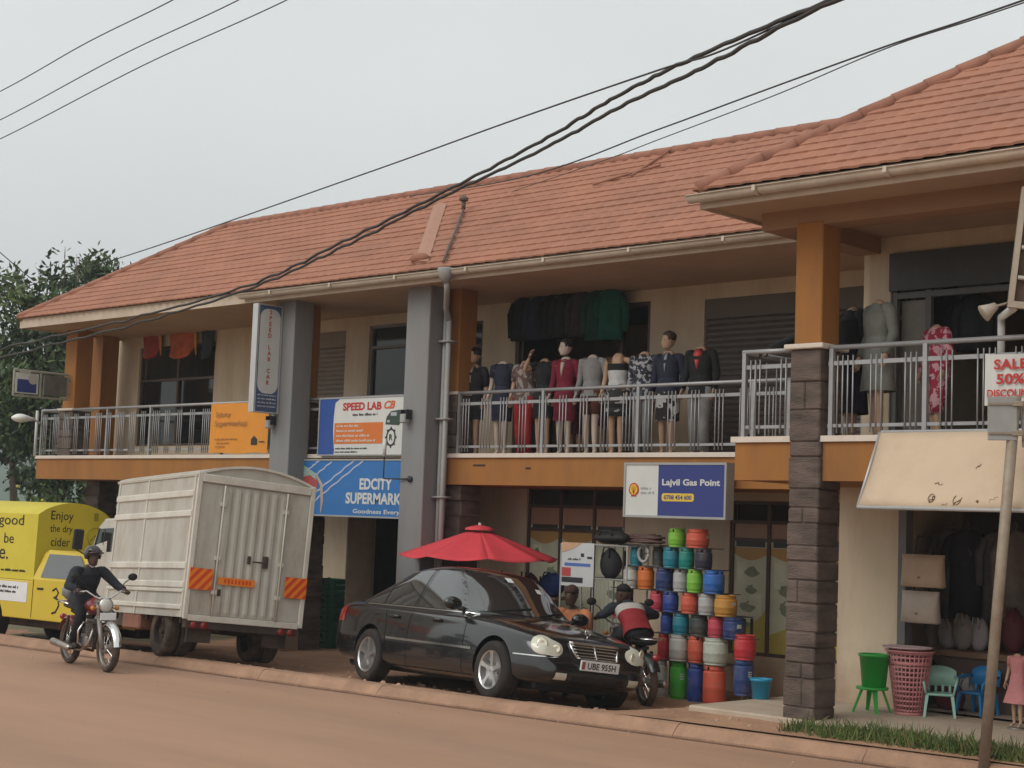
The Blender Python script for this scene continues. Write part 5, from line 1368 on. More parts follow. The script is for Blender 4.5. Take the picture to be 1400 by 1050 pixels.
# floodlights on the grey pillars
for (px,py,s,lb) in ((559,571,1,'small grey floodlight fixed high on the middle grey pillar'),(374,579,1,'small floodlight on the left grey pillar below the upright sign')):
    p=PY(px,py,16.84); t=thing('floodlight',lb,'lamp',(p.x,16.84,p.z)); mb=MB(); mb.bbox(-.06,.06,-.14,-.04,-.09,.05,.012); mb.build('housing',sgrey,t)
    mb=MB(); mb.box(-.045,.045,-.146,-.138,-.075,.035); mb.build('lamp_glass',sg('lamp_dull',(.35,.35,.34)),t); mb=MB(); mb.box(-.07,-.055,-.12,0,-.03,.12); mb.box(.055,.07,-.12,0,-.03,.12); mb.build('bracket',sblk,t)
# orange banner on the left railing
a=PY(290,551,17.28); b=PY(369,549,17.28); c=PY(290,622,17.28); x0,x1,z1,z0=a.x,b.x,a.z-.02,c.z+.03; w=x1-x0; h=z1-z0
t=thing('banner','orange supermarket banner tied to the left balcony railing','banner'); mb=MB(); n=10
mb.loft([[(x0+w*i/n,17.27+.012*math.sin(i*1.3)+(.006 if j else 0),z0+.01*math.sin(i)),(x0+w*i/n,17.27+.012*math.sin(i*1.3+.4),z1)] for j in (0,) for i in range(n+1)],close=False); bb=mb.build('banner_cloth',org,t)
sol=bb.modifiers.new('thick','SOLIDIFY'); sol.thickness=.006
T=faceT(x0,z0,17.25); txo=sg('print_brown',(.33,.15,.05))
put_text('lettering','Edcity',txo,t,T,w*.24,h*.76,w=w*.26,h=h*.13,lift=.004,bold=.01); put_text('lettering','Supermarket',txo,t,T,w*.37,h*.58,w=w*.56,h=h*.15,lift=.004,bold=.01)
mb=MB(); r=random.Random(1); scribble(mb,T,w*.1,w*.5,h*.28,h*.035,r,.003); scribble(mb,T,w*.14,w*.36,h*.2,h*.03,r,.003); scribble(mb,T,w*.12,w*.3,h*.13,h*.03,r,.003); mb.build('print_lines',txo,t)
mb=MB(); prismT(mb,[(w*.74,h*.16),(w*.84,h*.16),(w*.84,h*.27),(w*.79,h*.34),(w*.74,h*.27)],T); mb.box(w*.87,w*.96,h*.21,h*.23,.002,.004,T); mb.build('house_emblem',sblk,t)
# upright blade sign on the left grey pillar: plane runs across the street
bx=-21.72; yb0,yb1=15.98,16.84; a=PX_=None
zt_=PY(352,414,16.2).z; zb_=PY(352,560,16.2).z
t=thing('blade_sign','tall narrow upright sign reading SPEED LAB sticking out of the left grey pillar','sign')
yA,yB=16.33,16.84
mb=MB(); mb.bbox(bx-.06,bx+.06,yA,yB,zb_,zt_,.01); mb.build('board',sg('sign_slate',(.07,.11,.2)),t)
mb=MB(); mb.box(bx-.07,bx+.07,yA-.02,yA+.02,zb_-.02,zt_+.02); mb.box(bx-.07,bx+.07,yB-.03,yB-.002,zb_-.02,zt_+.02); mb.box(bx-.07,bx+.07,yA+.02,yB-.03,zt_,zt_+.02); mb.box(bx-.07,bx+.07,yA+.02,yB-.03,zb_-.02,zb_); mb.build('frame',M('alu_trim',(.5,.5,.5),.4,.06,3,metal=.3),t)
T=face_frame((bx+.06,yA,zb_),(0,1,0),Z1); w=yB-yA; h=zt_-zb_
def rr(x,y,w_,h_,r): return rrect(x,y,w_,h_,r,6)
mb=MB(); prismT(mb,rr(w*.08,h*.17,w*.84,h*.8,.16),T); wp_=mb.build('white_panel',wht,t)
for i,chx in enumerate('SPEED LAB CAR'):
    if chx!=' ': put_text('lettering',chx,sred,wp_,T,w*.5,h*.94-h*.0555*i,h=h*.042,lift=.007,bold=.03)
mb=MB(); r=random.Random(4)
for k in range(4): scribble(mb,T,w*.12,w*.88,h*(.155-.035*k),h*.014,r,.003)
mb.build('print_lines',wht,t)
# old projecting sign at the far left column
p=PY(54,516,16.9); t=thing('blade_sign','faded two-panel sign frame sticking out from the far left orange column, against the tree','sign')
bx=-29.2; zt_=PY(20,497,15.4).z; zb_=PY(20,533,15.4).z; yA,yB=16.1,17.3
for (ya,yb,m_) in ((yA+.04,yA+.52,wht),(yA+.66,yB-.04,M('faded_panel',(.14,.13,.11),.7,.3,4))):
    mb=MB(); mb.box(bx-.03,bx+.03,ya,yb,zb_+.05,zt_-.05); mb.build('panel',m_,t)
mb=MB(); T=face_frame((bx+.03,yA+.04,zb_+.05),(0,1,0),Z1); mb.box(.02,.44,.02,(zt_-zb_)*.55,.001,.004,T); mb.build('blue_print',nav,t)
mb=MB(); prismT(mb,[(.36+.11*math.cos(2*PI*k/18),.3+.11*math.sin(2*PI*k/18)) for k in range(18)],T,.003,.005); mb.box(.05,.3,.4,.46,.005,.008,T); mb.build('picture_disc',sg('picture_pale',(.45,.43,.38)),t)
mb=MB()
for y in (yA,yA+.59,yB): mb.tube([(bx,y,zb_),(bx,y,zt_)],.025,6)
for z in (zb_,zt_): mb.tube([(bx,yA,z),(bx,yB,z)],.025,6)
for z in (zb_+.12,zt_-.12): mb.tube([(bx,yB,z),(bx,17.36,z)],.02,6)
mb.build('frame',M('old_frame',(.3,.28,.24),.6,.2,4),t)
# white lamp head on the balcony corner
t=thing('street_lamp','white lamp head on a short arm at the far left corner of the balcony','lamp')
p=PY(20,571,16.2); mb=MB().sh(); mb.loft([[(p.x+a_,16.2-.05+.5*k/5+0,p.z+b_) for a_,b_ in [(.16*sz*math.cos(2*PI*i/12),.09*sz*math.sin(2*PI*i/12)) for i in range(12)]] for k,sz in ((0,.3),(1,.9),(2,1.),(3,.75),(4,.4),(5,.25))]); mb.build('lamp_head',sg('lamp_white',(.8,.8,.78),.3),t)
mb=MB().sh(); mb.tube([(p.x,16.6,p.z),(-30.2,17.3,p.z-.02)],.022,6); mb.tube([(-30.26,17.26,FL+.05),(-30.26,17.26,FL+1.0)],.03,8); mb.build('arm',sg('arm_white',(.6,.6,.58)),t)
# sale banner on the corner-bay railing
a=PY(1347,484,14.46); c=PY(1347,555,14.46); x0=a.x; z1,z0=a.z,c.z; w=.56; h=z1-z0
t=thing('banner','white banner reading SALE 50% DISCOUNT in red tied to the corner balcony railing','banner'); mb=MB(); n=8
mb.loft([[(x0+w*i/n,14.46+.012*math.sin(i*1.1),z0+.012*math.sin(i*1.7)),(x0+w*i/n,14.46+.01*math.sin(i*1.3+.4),z1-.015*math.sin(PI*i/n))] for i in range(n+1)],close=False); bb=mb.build('banner_cloth',wht,t); sol=bb.modifiers.new('thick','SOLIDIFY'); sol.thickness=.005
T=faceT(x0,z0,14.435)
put_text('lettering','SALE',sred,t,T,w*.5,h*.78,w=w*.62,h=h*.2,lift=.004,bold=.03); put_text('lettering','50%',sred,t,T,w*.5,h*.5,w=w*.52,h=h*.2,lift=.004,bold=.03); put_text('lettering','DISCOUNT',sred,t,T,w*.5,h*.23,w=w*.86,h=h*.15,lift=.004,bold=.03)
# ------------------------------------------------------------------ shop mannequins on the balcony
def mann(px,py_foot,Y,rz,label,build,scale=1.0,group='mannequins on the balcony',cat='mannequin',z=FL):
    p=PY(px,py_foot,Y); t=thing('mannequin',label,cat,(p.x,Y,z+.012),math.radians(rz),group,scale)
    J=stand_joints(arm=build.get('arm',(0,0)),step=build.get('step',.04))
    if build.get('head'): J['face']=V3(.7,-.7,0)
    if build.get('hand_on'):
        s='L'; J['el'+s]=V3(-.08,.3,1.17); J['wr'+s]=V3(.1,.21,1.02); J['hd'+s]=V3(.7,-.6,0)
    if build.get('up'):
        s=build['up']; sd=1 if s=='L' else -1; J['el'+s]=V3(.12,sd*.3,1.32); J['wr'+s]=V3(.2,sd*.16,1.52); J['hd'+s]=V3(.1,-sd*.3,.6)
    m_=build.get('skin',skin_m)
    b,P=body(J,t,m_,headless=not build.get('head'),curl=.35)
    if build.get('head'):
        mb=MB().sh(); mb.loft([[P(-.008+rx*math.cos(2*PI*k/16)-(.02 if math.cos(2*PI*k/16)>.4 and z<.07 else 0),ry*math.sin(2*PI*k/16),z) for k in range(16)] for (z,rx,ry) in ((.0,.09,.084),(.05,.104,.088),(.085,.1,.083),(.12,.066,.06),(.138,.012,.012))])
        mb.build('wig',build.get('hair',hairm),t)
    for kind,args in build['wear']:
        if kind=='top': top(J,t,*args[0],**args[1])
        elif kind=='dress': dress_loft(J,t,*args[0],**args[1])
        elif kind=='trousers': trousers(J,t,*args[0],**args[1])
    mb=MB().sh(); mb.lathe([(.19,-.012),(.19,.0),(.17,.012),(.02,.016)],22); mb.build('base_plate',M('base_steel',(.35,.33,.3),.3,.1,4,metal=.6),t)
    return t
def cl(nm,c): return M('cloth_'+nm,c,.85,.18,7,bump=.3,bscale=16)
def pat(nm,c1,c2,sc=9):
    if nm in MATS: return MATS[nm]
    m=bpy.data.materials.new(nm); m.use_nodes=True; n=m.node_tree; b=n.nodes['Principled BSDF']; b.inputs['Roughness'].default_value=.85
    tc=n.nodes.new('ShaderNodeTexCoord'); v=n.nodes.new('ShaderNodeTexNoise'); v.inputs['Scale'].default_value=sc; v.inputs['Detail'].default_value=2
    r=n.nodes.new('ShaderNodeValToRGB'); r.color_ramp.interpolation='CONSTANT'; r.color_ramp.elements[0].color=tuple(c1)+(1,); r.color_ramp.elements[1].position=.52; r.color_ramp.elements[1].color=tuple(c2)+(1,)
    n.links.new(tc.outputs['Object'],v.inputs['Vector']); n.links.new(v.outputs['Fac'],r.inputs['Fac']); n.links.new(r.outputs['Color'],b.inputs['Base Color']); MATS[nm]=m; return m
c_dark=cl('charcoal',(.022,.022,.026)); c_navy=cl('navy',(.022,.024,.045)); c_maroon=cl('maroon',(.17,.012,.03)); c_red=cl('red',(.3,.015,.02)); c_grey=cl('grey',(.22,.22,.215)); c_sage=cl('sage_grey',(.16,.165,.145)); c_green=cl('green',(.01,.09,.065)); c_blk=cl('black',(.014,.014,.015)); c_wht=cl('white',(.5,.5,.5)); c_brn=cl('brown',(.1,.035,.025)); c_wine=cl('dark_wine',(.07,.012,.02))
p_camo=pat('print_brown_grey',(.12,.07,.06),(.3,.26,.23),14); p_stripe=pat('print_black_white',(.02,.02,.02),(.5,.5,.5),7); p_mono=pat('print_mono',(.03,.03,.03),(.42,.42,.42),10); p_navyw=pat('print_navy_white',(.02,.022,.04),(.35,.35,.36),16); p_pink=pat('print_red_pink',(.3,.02,.05),(.55,.3,.34),12)
FY=17.72; RZ=-78
MK=[
 (645,622,RZ,'mannequin with dark hair in a dark suit jacket and skirt, first from the orange column',dict(head=1,wear=[('dress',(([c_dark],.62),dict(w_hem=.17,name='skirt',top_z=1.12))),('top',(([c_dark],.5,.02),dict(name='jacket')))])),
 (684,622,RZ,'headless mannequin in a navy short-sleeved dress between the suited one and the tan wall',dict(skin=skin_w,wear=[('dress',(([c_navy],.58),dict(w_hem=.165,sleeve=.28,waist=.9)))])),
 (715,622,RZ,'headless mannequin in a brown patterned top and bright red trousers',dict(wear=[('top',(([p_camo],.4,.1),dict(name='blouse'))),('trousers',((c_red,1.),dict(loose=1.1)))])),
 (741,622,RZ,'headless mannequin in a black dress with one hand raised to its neck',dict(up='R',wear=[('dress',(([c_blk],.6),dict(w_hem=.165,waist=.9,sleeve=.2)))])),
 (770,621,RZ,'mannequin with dark hair in a long maroon coat',dict(head=1,skin=skin_w,wear=[('dress',(([c_maroon],.55),dict(w_hem=.18,name='coat',sleeve=.95)))])),
 (807,621,RZ,'headless mannequin in a light grey dress with brown stockings',dict(skin=skin_w,wear=[('dress',(([c_grey],.92),dict(w_hem=.18,name='tunic',sleeve=.95))),('trousers',((c_brn,.35),dict(name='shorts')))])),
 (842,621,RZ,'headless mannequin with bare shoulders in a black and white banded dress',dict(hand_on=1,wear=[('dress',(([c_blk,c_wht,p_mono],.6),dict(w_hem=.175,top_z=1.36,bands=[0,0,1,1,2,2,2,0,2,0],straps=False)))])),
 (878,621,RZ,'headless mannequin in a navy spotted jacket and grey trousers',dict(wear=[('top',(([p_navyw],1.,.12),dict(name='jacket'))),('trousers',((c_grey,1.),{}))])),
 (911,620,RZ,'tallest mannequin, with brown hair, a dark jacket and a black and white skirt',dict(head=1,hair=hairb,wear=[('dress',(([p_stripe],.52),dict(w_hem=.175,name='skirt',top_z=1.12))),('top',(([c_navy,c_wht],1.,.02),dict(name='jacket')))])),
 (955,620,RZ,'headless mannequin in a black blazer over a coral red blouse and grey trousers',dict(wear=[('top',(([c_blk],1.,.14),dict(name='blazer'))),('trousers',((c_grey,1.),dict(loose=1.08)))])),
]
first_scale={645:.98,684:.99,715:.98,741:.99,770:1.0,807:1.0,842:1.0,878:1.0,911:1.0,955:1.02}
MO=[]
for (px,py,rz,lb,bd) in MK:
    MO.append(mann(px,py,FY,rz,lb,bd,first_scale[px]))
# coral blouse front in the blazer, white shirt front under the dark jacket
for t,m_,w_ in ((MO[9],cl('coral',(.65,.09,.08)),.05),(MO[8],cl('pale_grey',(.3,.32,.36)),.02),(MO[0],skin_w,.02),(MO[4],skin_w,.028)):
    mb=MB().sh(); mb.loft([[(.062,-w_,1.475),(.062,w_,1.475),(.05,0,1.47)],[(.112,-w_*1.3,1.40),(.112,w_*1.3,1.40),(.09,0,1.4)],[(.137,-w_*.6,1.30),(.137,w_*.6,1.30),(.1,0,1.3)],[(.138,-.004,1.2),(.138,.004,1.2),(.1,0,1.2)]]); mb.build('shirt_front',m_,t)
# second row, half hidden: dark dresses behind
mann(727,622,18.3,RZ,'headless mannequin in a dark green top, standing behind the black dress',dict(wear=[('top',(([c_green],1.,.1),dict(name='blouse'))),('trousers',((c_blk,1.),{}))]),.97)
mann(828,621,18.25,RZ,'headless mannequin in a dark wine patterned dress, half hidden behind the banded dress',dict(wear=[('dress',(([c_wine],.5),dict(w_hem=.17,sleeve=.5)))]),1.0)
mann(786,621,18.3,RZ,'headless mannequin in a dark wine coat, behind the maroon coat',dict(wear=[('dress',(([c_wine],.4),dict(w_hem=.19,sleeve=.95,name='coat')))]),.98)
# corner bay
g2='mannequins on the corner balcony'
mann(1199,600,15.15,-115,'tall headless mannequin in a sage grey jacket and long skirt on the corner balcony',dict(wear=[('dress',(([c_sage],.55),dict(w_hem=.22,name='skirt',top_z=1.12,flare=1.4))),('top',(([c_sage],1.,.1),dict(name='jacket',loose=1.08)))]),1.03,g2)
mann(1163,600,15.5,-115,'dark draped mannequin in a navy skirt, behind the orange corner column',dict(wear=[('dress',(([c_navy],.35),dict(w_hem=.22,name='skirt',top_z=1.12))),('top',(([c_blk],1.,.1),dict(name='jacket',loose=1.1)))]),1.03,g2)
mann(1279,585,15.5,-115,'small child mannequin in red and pink patterned pyjamas on the corner balcony',dict(head=0,wear=[('top',(([p_pink],1.,.1),dict(name='pyjama_top',loose=1.1))),('trousers',((p_pink,.62),dict(loose=1.25,name='pyjama_trousers')))]),.86,g2)
# person in black leaning on the corner railing behind the column
J=stand_joints(); q=PY(1113,560,14.98)
pr_=thing('person','person in black behind the orange column, one hand on the corner railing','person',(q.x,14.98,FL+.01),math.radians(-150),scale=1.05)
hw=PY(1046,484,14.56); loc=Matrix.Rotation(math.radians(150),3,'Z')@((hw-Vector((q.x,14.98,FL+.01)))/1.05)
J['shR']=V3(.03,-.17,1.38); J['wrR']=loc+V3(-.05,.0,.05); J['elR']=(J['shR']+J['wrR'])/2+V3(-.05,-.04,-.06); J['hdR']=V3(.8,-.2,-.3); J['face']=V3(1,0,-.1)
body(J,pr_,skin_d,hand_n={'R':V3(0,0,1)},curl=.5); top(J,pr_,[c_blk],1.,.1,'jacket',1.1); trousers(J,pr_,c_blk,1.); shoes(J,pr_,M('shoe_dark'))
# ------------------------------------------------------------------ hanging garments
def garment(p,rz,label,m,w=.46,h=.75,sl=.55,grp='garments hanging in the balcony shop window'):
    t=thing('hanging_garment',label,'garment',p,rz,grp)
    mb=MB().sh(); mb.tube([(0,0,.0),(.02,0,.05),(0,0,.09),(-.02,0,.06)],.005,6); mb.tube([(-.19,0,-.07),(0,0,0),(.19,0,-.07)],.008,6); mb.build('hanger',M('wire',(.3,.3,.3),.4,.05,3,metal=.8),t)
    mb=MB().sh(); r=random.Random(int(abs(p[0])*100))
    rings=[]
    for (z,ww,d) in ((-.015,.06,.04),(-.06,.17,.06),(-.11,w/2,.075),(-.3,w/2*.95,.085),(-.5,w/2*.9,.09),(-h,w/2*1.02,.1)):
        rings.append([(ww*math.cos(2*PI*k/20)*(1+.05*math.sin(3*k+z*9)),d*math.sin(2*PI*k/20)*(1+.25*math.sin(5*2*PI*k/20+z*4)),z) for k in range(20)])
    mb.loft(rings)
    for sd in (-1,1): mb.tube([(sd*(w/2-.04),0,-.12),(sd*(w/2+.03),.0,-.3),(sd*(w/2+.02),.02,-.12-sl)],[.06,.058,.05],10)
    mb.build('garment_cloth',m,t); return t
zr=PY(780,402,18.78).z
rl=thing('clothes_rail','steel rail hung across the balcony shop window with dark jackets','rail',(0,0,0)); mb=MB().sh(); mb.tube([(-18.2,18.62,zr+.08),(-15.4,18.62,zr+.08)],.014,8); 
for x in (-18.1,-15.5): mb.tube([(x,18.62,zr+.08),(x,18.9,zr+.12)],.012,6)
mb.build('rail_tube',steel,rl)
hang=[(718,c_blk,'black jacket with white cuffs, first on the rail by the window frame'),(740,c_navy,'navy jacket on the rail, second from its left end'),(758,c_blk,'black jacket on the rail with a pale label below it, third from the left'),(776,c_dark,'charcoal jacket in the middle of the rail'),(797,cl('dusk',(.04,.032,.035)),'dark brown-grey jacket on the rail, left of the green blouse'),(820,cl('dark_teal',(.012,.05,.042)),'dark teal blouse on the rail beside the bright green one'),(836,c_green,'bright green blouse, last garment on the rail')]
for i,(px,m_,lb) in enumerate(hang):
    p=PY(px,402,18.62); garment((p.x,18.62,zr),math.radians(25 if i%2 else 15),lb,m_,.44,.72 if i<5 else .8)
for (px,py) in ((719,455),(746,453),(790,452)): pass
# corner bay shop: hanging clothes inside
for i,(px,py,m_,lb) in enumerate(((1262,395,pat('print_floral',(.03,.03,.03),(.3,.27,.24),10),'dark floral blouse hanging inside the corner shop, topmost'),(1300,390,cl('mauve_dark',(.05,.04,.045)),'plain dark mauve shirt hanging deep inside the corner shop'),(1335,400,cl('slate',(.045,.05,.055)),'slate grey shirt hanging inside the corner shop, nearest the pole'))):
    p=PY(px,py,17.1); garment((p.x,17.1,p.z),.4*i,lb,m_,.45,.7,grp='garments hanging inside the corner shop')
# ------------------------------------------------------------------ gas cylinders
CYM={}
def cymat(nm,c):
    if nm not in CYM: CYM[nm]=M('cylinder_'+nm,c,.55,.18,7,coat=.05,bump=.15,bscale=18,dirt=(.17,.11,.075),dirt_amt=.7,dirt_scale=7)
    return CYM[nm]
PAL=dict(white=(.52,.52,.48),silver=(.4,.4,.4),lime=(.2,.5,.05),green=(.06,.42,.04),teal=(.015,.2,.27),sea=(.01,.22,.18),navy=(.02,.045,.15),blue=(.02,.13,.42),royal=(.025,.06,.27),orange=(.68,.17,.03),coral=(.6,.1,.055),red=(.45,.025,.035),pink=(.52,.06,.09),amber=(.5,.24,.04),magenta=(.35,.03,.22),dark=(.05,.06,.055),pale=(.48,.52,.44),night=(.03,.03,.05))
GRP='gas cylinders stacked under the balcony'
cyl_cache={}
def cylinder(p,r,h,colr,label,rz=0.,tall=False):
    t=thing('gas_cylinder',label,'gas cylinder',p,rz,GRP)
    key=(round(r,3),round(h,3),colr)
    m_=cymat(colr,PAL[colr]); r_=r
    hb=h-.04 if not tall else h-.06
    mb=MB().sh(); k=.03
    mb.lathe([(r*.55,.012),(r*.85,.014),(r*.975,.03),(r,.03+k),(r,hb*.47),(r*1.012,hb*.485),(r*1.012,hb*.515),(r,hb*.53),(r,hb-k),(r*.97,hb-.012),(r*.85,hb-.002),(r*.4,hb+.006),(.001,hb+.008)],20); mb.build('tank',m_,t)
    mb=MB().sh(); mb.lathe([(r*.92,0),(r*.92,.04),(r*.88,.04),(r*.88,0),(r*.92,0)],20,cap=False); mb.build('foot_ring',m_,t)
    mb=MB().sh(); z0,z1=hb-.012,h
    for a0 in (.12,.12+PI):
        n=9; o=[];
        for i in range(n+1):
            a=a0+ (PI-.24)*i/n; c_,s_=math.cos(a)*r*.88,math.sin(a)*r*.88; o.append([(c_,s_,z0),(c_,s_,z1),(c_*.94,s_*.94,z1),(c_*.94,s_*.94,z0)])
        mb.loft(o)
    mb.tube([(r*.86*math.cos(2*PI*i/20),r*.86*math.sin(2*PI*i/20),z1) for i in range(21)],.008,6); mb.build('collar',m_,t)
    # pale printed band on some tanks
    if int(r*10000+h*1000)%3==0:
        mb=MB(); an=-1.0
        for q in range(3): mb.loft([[(r*1.006*math.cos(an+.5*i/6),r*1.006*math.sin(an+.5*i/6),hb*(.62+.07*q)+dz) for dz in (0,.015)] for i in range(7)],close=False,cap=False)
        mb.build('printed_mark',M('cylinder_print',(.5,.5,.48),.5,.1,5),t)
    mb=MB().sh(); mb.lathe([(.018,hb),(.018,hb+.025),(.012,hb+.03)],8); mb.build('valve',M('brass',(.4,.28,.1),.35,.1,5,metal=.8),t)
    return t
YC=17.3
def zpx(cx,cy): return 820+cx/3.8875, 700+cy/3.8875
ROWS=[
 # bottom, [(centre, width, top, colour, label)]
 (1000,[(318,78,800,'white','tall off-white gas cylinder at the left end of the bottom row'),(414,88,800,'green','tall bright green gas cylinder in the bottom row'),(506,86,805,'royal','tall royal blue gas cylinder in the bottom row, right of the bright green one'),(612,112,815,'coral','tall orange-red gas cylinder in the bottom row')]),
 (797,[(343,60,680,'red','red gas cylinder half hidden at the left of the second row'),(424,98,668,'white','off-white gas cylinder standing on the bright green one'),(511,84,668,'coral','orange-red gas cylinder in the second row, between two pale ones'),(620,124,672,'pale','wide pale greenish-white gas cylinder in the second row')]),
 (660,[(350,60,540,'royal','royal blue gas cylinder at the left of the third row'),(429,86,540,'teal','teal gas cylinder in the third row'),(518,92,548,'dark','dark grey-green gas cylinder in the third row'),(613,84,540,'pink','pinkish red gas cylinder in the third row'),(716,106,548,'navy','wide navy gas cylinder at the right end of the third row')]),
 (540,[(303,70,428,'pink','pinkish red gas cylinder behind the man in the red jacket, fourth row'),(380,82,435,'royal','royal blue gas cylinder in the fourth row'),(475,90,428,'coral','orange-red gas cylinder in the middle of the fourth row'),(568,88,435,'silver','silver and dark gas cylinder in the fourth row'),(675,114,428,'amber','wide amber gas cylinder at the right end of the fourth row')]),
 (420,[(162,84,305,'white','off-white gas cylinder at the left end of the fifth row'),(246,88,300,'orange','orange gas cylinder in the fifth row, beside the off-white one'),(340,86,305,'navy','navy gas cylinder in the fifth row'),(425,80,305,'silver','silver-white gas cylinder in the fifth row'),(508,82,300,'lime','lime green gas cylinder in the fifth row'),(605,108,302,'blue','wide bright blue gas cylinder at the right end of the fifth row')]),
 (298,[(190,66,182,'teal','teal gas cylinder at the left of the sixth row beside a pale ring'),(302,60,190,'dark','dark gas cylinder in the sixth row, right of the pale ring'),(380,86,193,'teal','teal gas cylinder in the sixth row, under the lime green one'),(465,80,195,'sea','sea green gas cylinder in the sixth row'),(558,88,210,'night','black gas cylinder in the sixth row under the orange-red one')]),
 (190,[(405,90,104,'lime','lime green gas cylinder, left one of the two on the very top'),(514,116,104,'coral','orange-red gas cylinder, right one of the two on the very top')]),
]
ground_z=-.2
rowz=[]
for ri,(bot,its) in enumerate(ROWS):
    zs=[PY(*zpx(cx,bot),YC).z for cx,*_ in its]; rowz.append(sum(zs)/len(zs))
rowz[0]=ground_z; hs_=[rowz[i+1]-rowz[i] for i in range(len(rowz)-1)]+[.24]
for ri,(bot,its) in enumerate(ROWS):
    for (cx,w,tp,colr,lb) in its:
        p=PY(*zpx(cx,bot),YC); r=w/3.8875/101/2*1.03; dz=.006 if ri else 0
        cylinder((p.x,YC+random.uniform(-.03,.03),rowz[ri]+dz),r,hs_[ri]-(.012 if ri<6 else 0),colr,lb,random.uniform(0,3),ri==0)
# pair at the far left of the fourth row
for (cx,bot,w,tp,colr,lb) in ((125,505,74,405,'magenta','magenta gas cylinder left of the man in the red jacket'),(92,560,66,505,'red','red gas cylinder below the magenta one, behind the motorcycle')):
    p=PY(*zpx(cx,bot),YC); q=PY(*zpx(cx,tp),YC); cylinder((p.x,YC,p.z),w/3.8875/101/2,q.z-p.z,colr,lb)
# rack that carries the rows: uprights and thin shelves
t=thing('steel_rack','dark steel shelf rack holding the rows of coloured gas cylinders','rack'); xa=PY(*zpx(80,500),YC).x; xb=PY(*zpx(690,500),YC).x+.1
rk_m=M('rack_dark',(.05,.045,.04),.6,.15,4)
for x in (xa,PY(*zpx(345,500),YC).x-.16,xb):
    zt_=rowz[5]+.2 if x<xb else rowz[3]-.02; mb=MB(); mb.box(x-.015,x+.015,YC+.18,YC+.21,ground_z,zt_); mb.build('upright',rk_m,t); mb=MB(); mb.box(x-.015,x+.015,YC+.35,YC+.38,ground_z,zt_); mb.build('upright',rk_m,t)
for i in range(1,7):
    mb=MB(); x0=xa if i in (3,4,5) else PY(*zpx(330,500),YC).x-.12
    if i==6: x1_=PY(*zpx(580,200),YC).x; x0=PY(*zpx(350,200),YC).x
    else: x1_=max(PY(*zpx(c_[0]+c_[1]/2,500),YC).x for c_ in ROWS[i][1])+.02
    mb.box(x0,x1_,YC-.1,YC+.34,rowz[i]-.006,rowz[i]+.004); mb.build('shelf',rk_m,t)
# low shelf for the pair
p=PY(*zpx(105,505),YC); mb=MB(); mb.box(p.x-.2,p.x+.2,YC-.1,YC+.3,p.z-.02,p.z-.004); mb.build('shelf',rk_m,t)
# ring, hoses and bundle on the upper left shelf
p=PY(*zpx(257,222),YC); t=thing('burner_ring','pale metal ring standing on the upper shelf between teal and dark gas cylinders','burner ring',(p.x,YC-.1,p.z)); mb=MB().sh(); mb.tube([(.085*math.cos(2*PI*k/24),0,.11*math.sin(2*PI*k/24)) for k in range(25)],.022,8); mb.build('ring',cymat('silver',PAL['silver']),t); mb=MB().sh(); mb.tube([(-.08,.01,0),(.08,.01,0)],.01,6); mb.tube([(0,.01,-.1),(0,.01,.1)],.01,6); mb.build('spider',rk_m,t)
p=PY(*zpx(245,170),YC); t=thing('hose_bundle','brown coiled hoses heaped on top of the upper left shelf','hose',(p.x,YC,rowz[5]+.3))
mb=MB().sh(); r=random.Random(8); pts=[]
for k in range(90):
    a=k*.42; pts.append((.26*math.cos(a)*(1+.2*math.sin(k*.13)),.13*math.sin(a),.02+.0012*k+.015*r.random()))
mb.tube(pts,.017,6); mb.build('coil',M('hose_brown',(.1,.055,.045),.6,.3,5),t)
mb=MB(); mb.box(-.36,.36,-.16,.2,-.02,.0); mb.build('tray',rk_m,t)
# cylinders and bucket on the apron
p=PY(*zpx(762,990),15.9); p.z=.13
hN=PY(*zpx(762,785),15.9).z-.13
cylinder((p.x,15.9,.13),104/3.8875/112/2,hN,'navy','tall navy gas cylinder standing on the concrete apron beside the blue bucket',.5,True)
hR=PY(*zpx(768,658),15.9).z-.13-hN
cylinder((p.x+.01,15.9,.13+hN+.003),112/3.8875/112/2,hR,'red','glossy red gas cylinder standing on top of the tall navy one',1.)
def bucket(p,r0,r1,h,m,label,cat='bucket',nm='bucket'):
    t=thing(nm,label,cat,p); mb=MB().sh(); mb.lathe([(r0*.9,.0),(r0,.004),(r1,h),(r1*1.06,h),(r1*1.06,h-.025),(r1*1.0,h-.03)],22,cap=False); mb.lathe([(r0*.95,.004),(r1*.96,h-.002),(r1,h)],22,cap=False); mb.lathe([(r0,.006),(.001,.006)],22,cap=False); mb.build('tub',m,t)
    mb=MB().sh(); mb.tube([(r1*1.04*math.cos(a),.012,h-.02-.3*r1*math.sin(a)*1.4) for a in [PI*k/14 for k in range(15)]],.005,6); mb.build('handle',M('wire'),t); return t
p=PY(*zpx(855,985),15.75); bucket((p.x,15.75,.13),.095,.125,.235,M('plastic_cyan',(.02,.25,.42),.35,.06,4,coat=.2),'light blue plastic bucket on the concrete apron beside the tall navy gas cylinder')
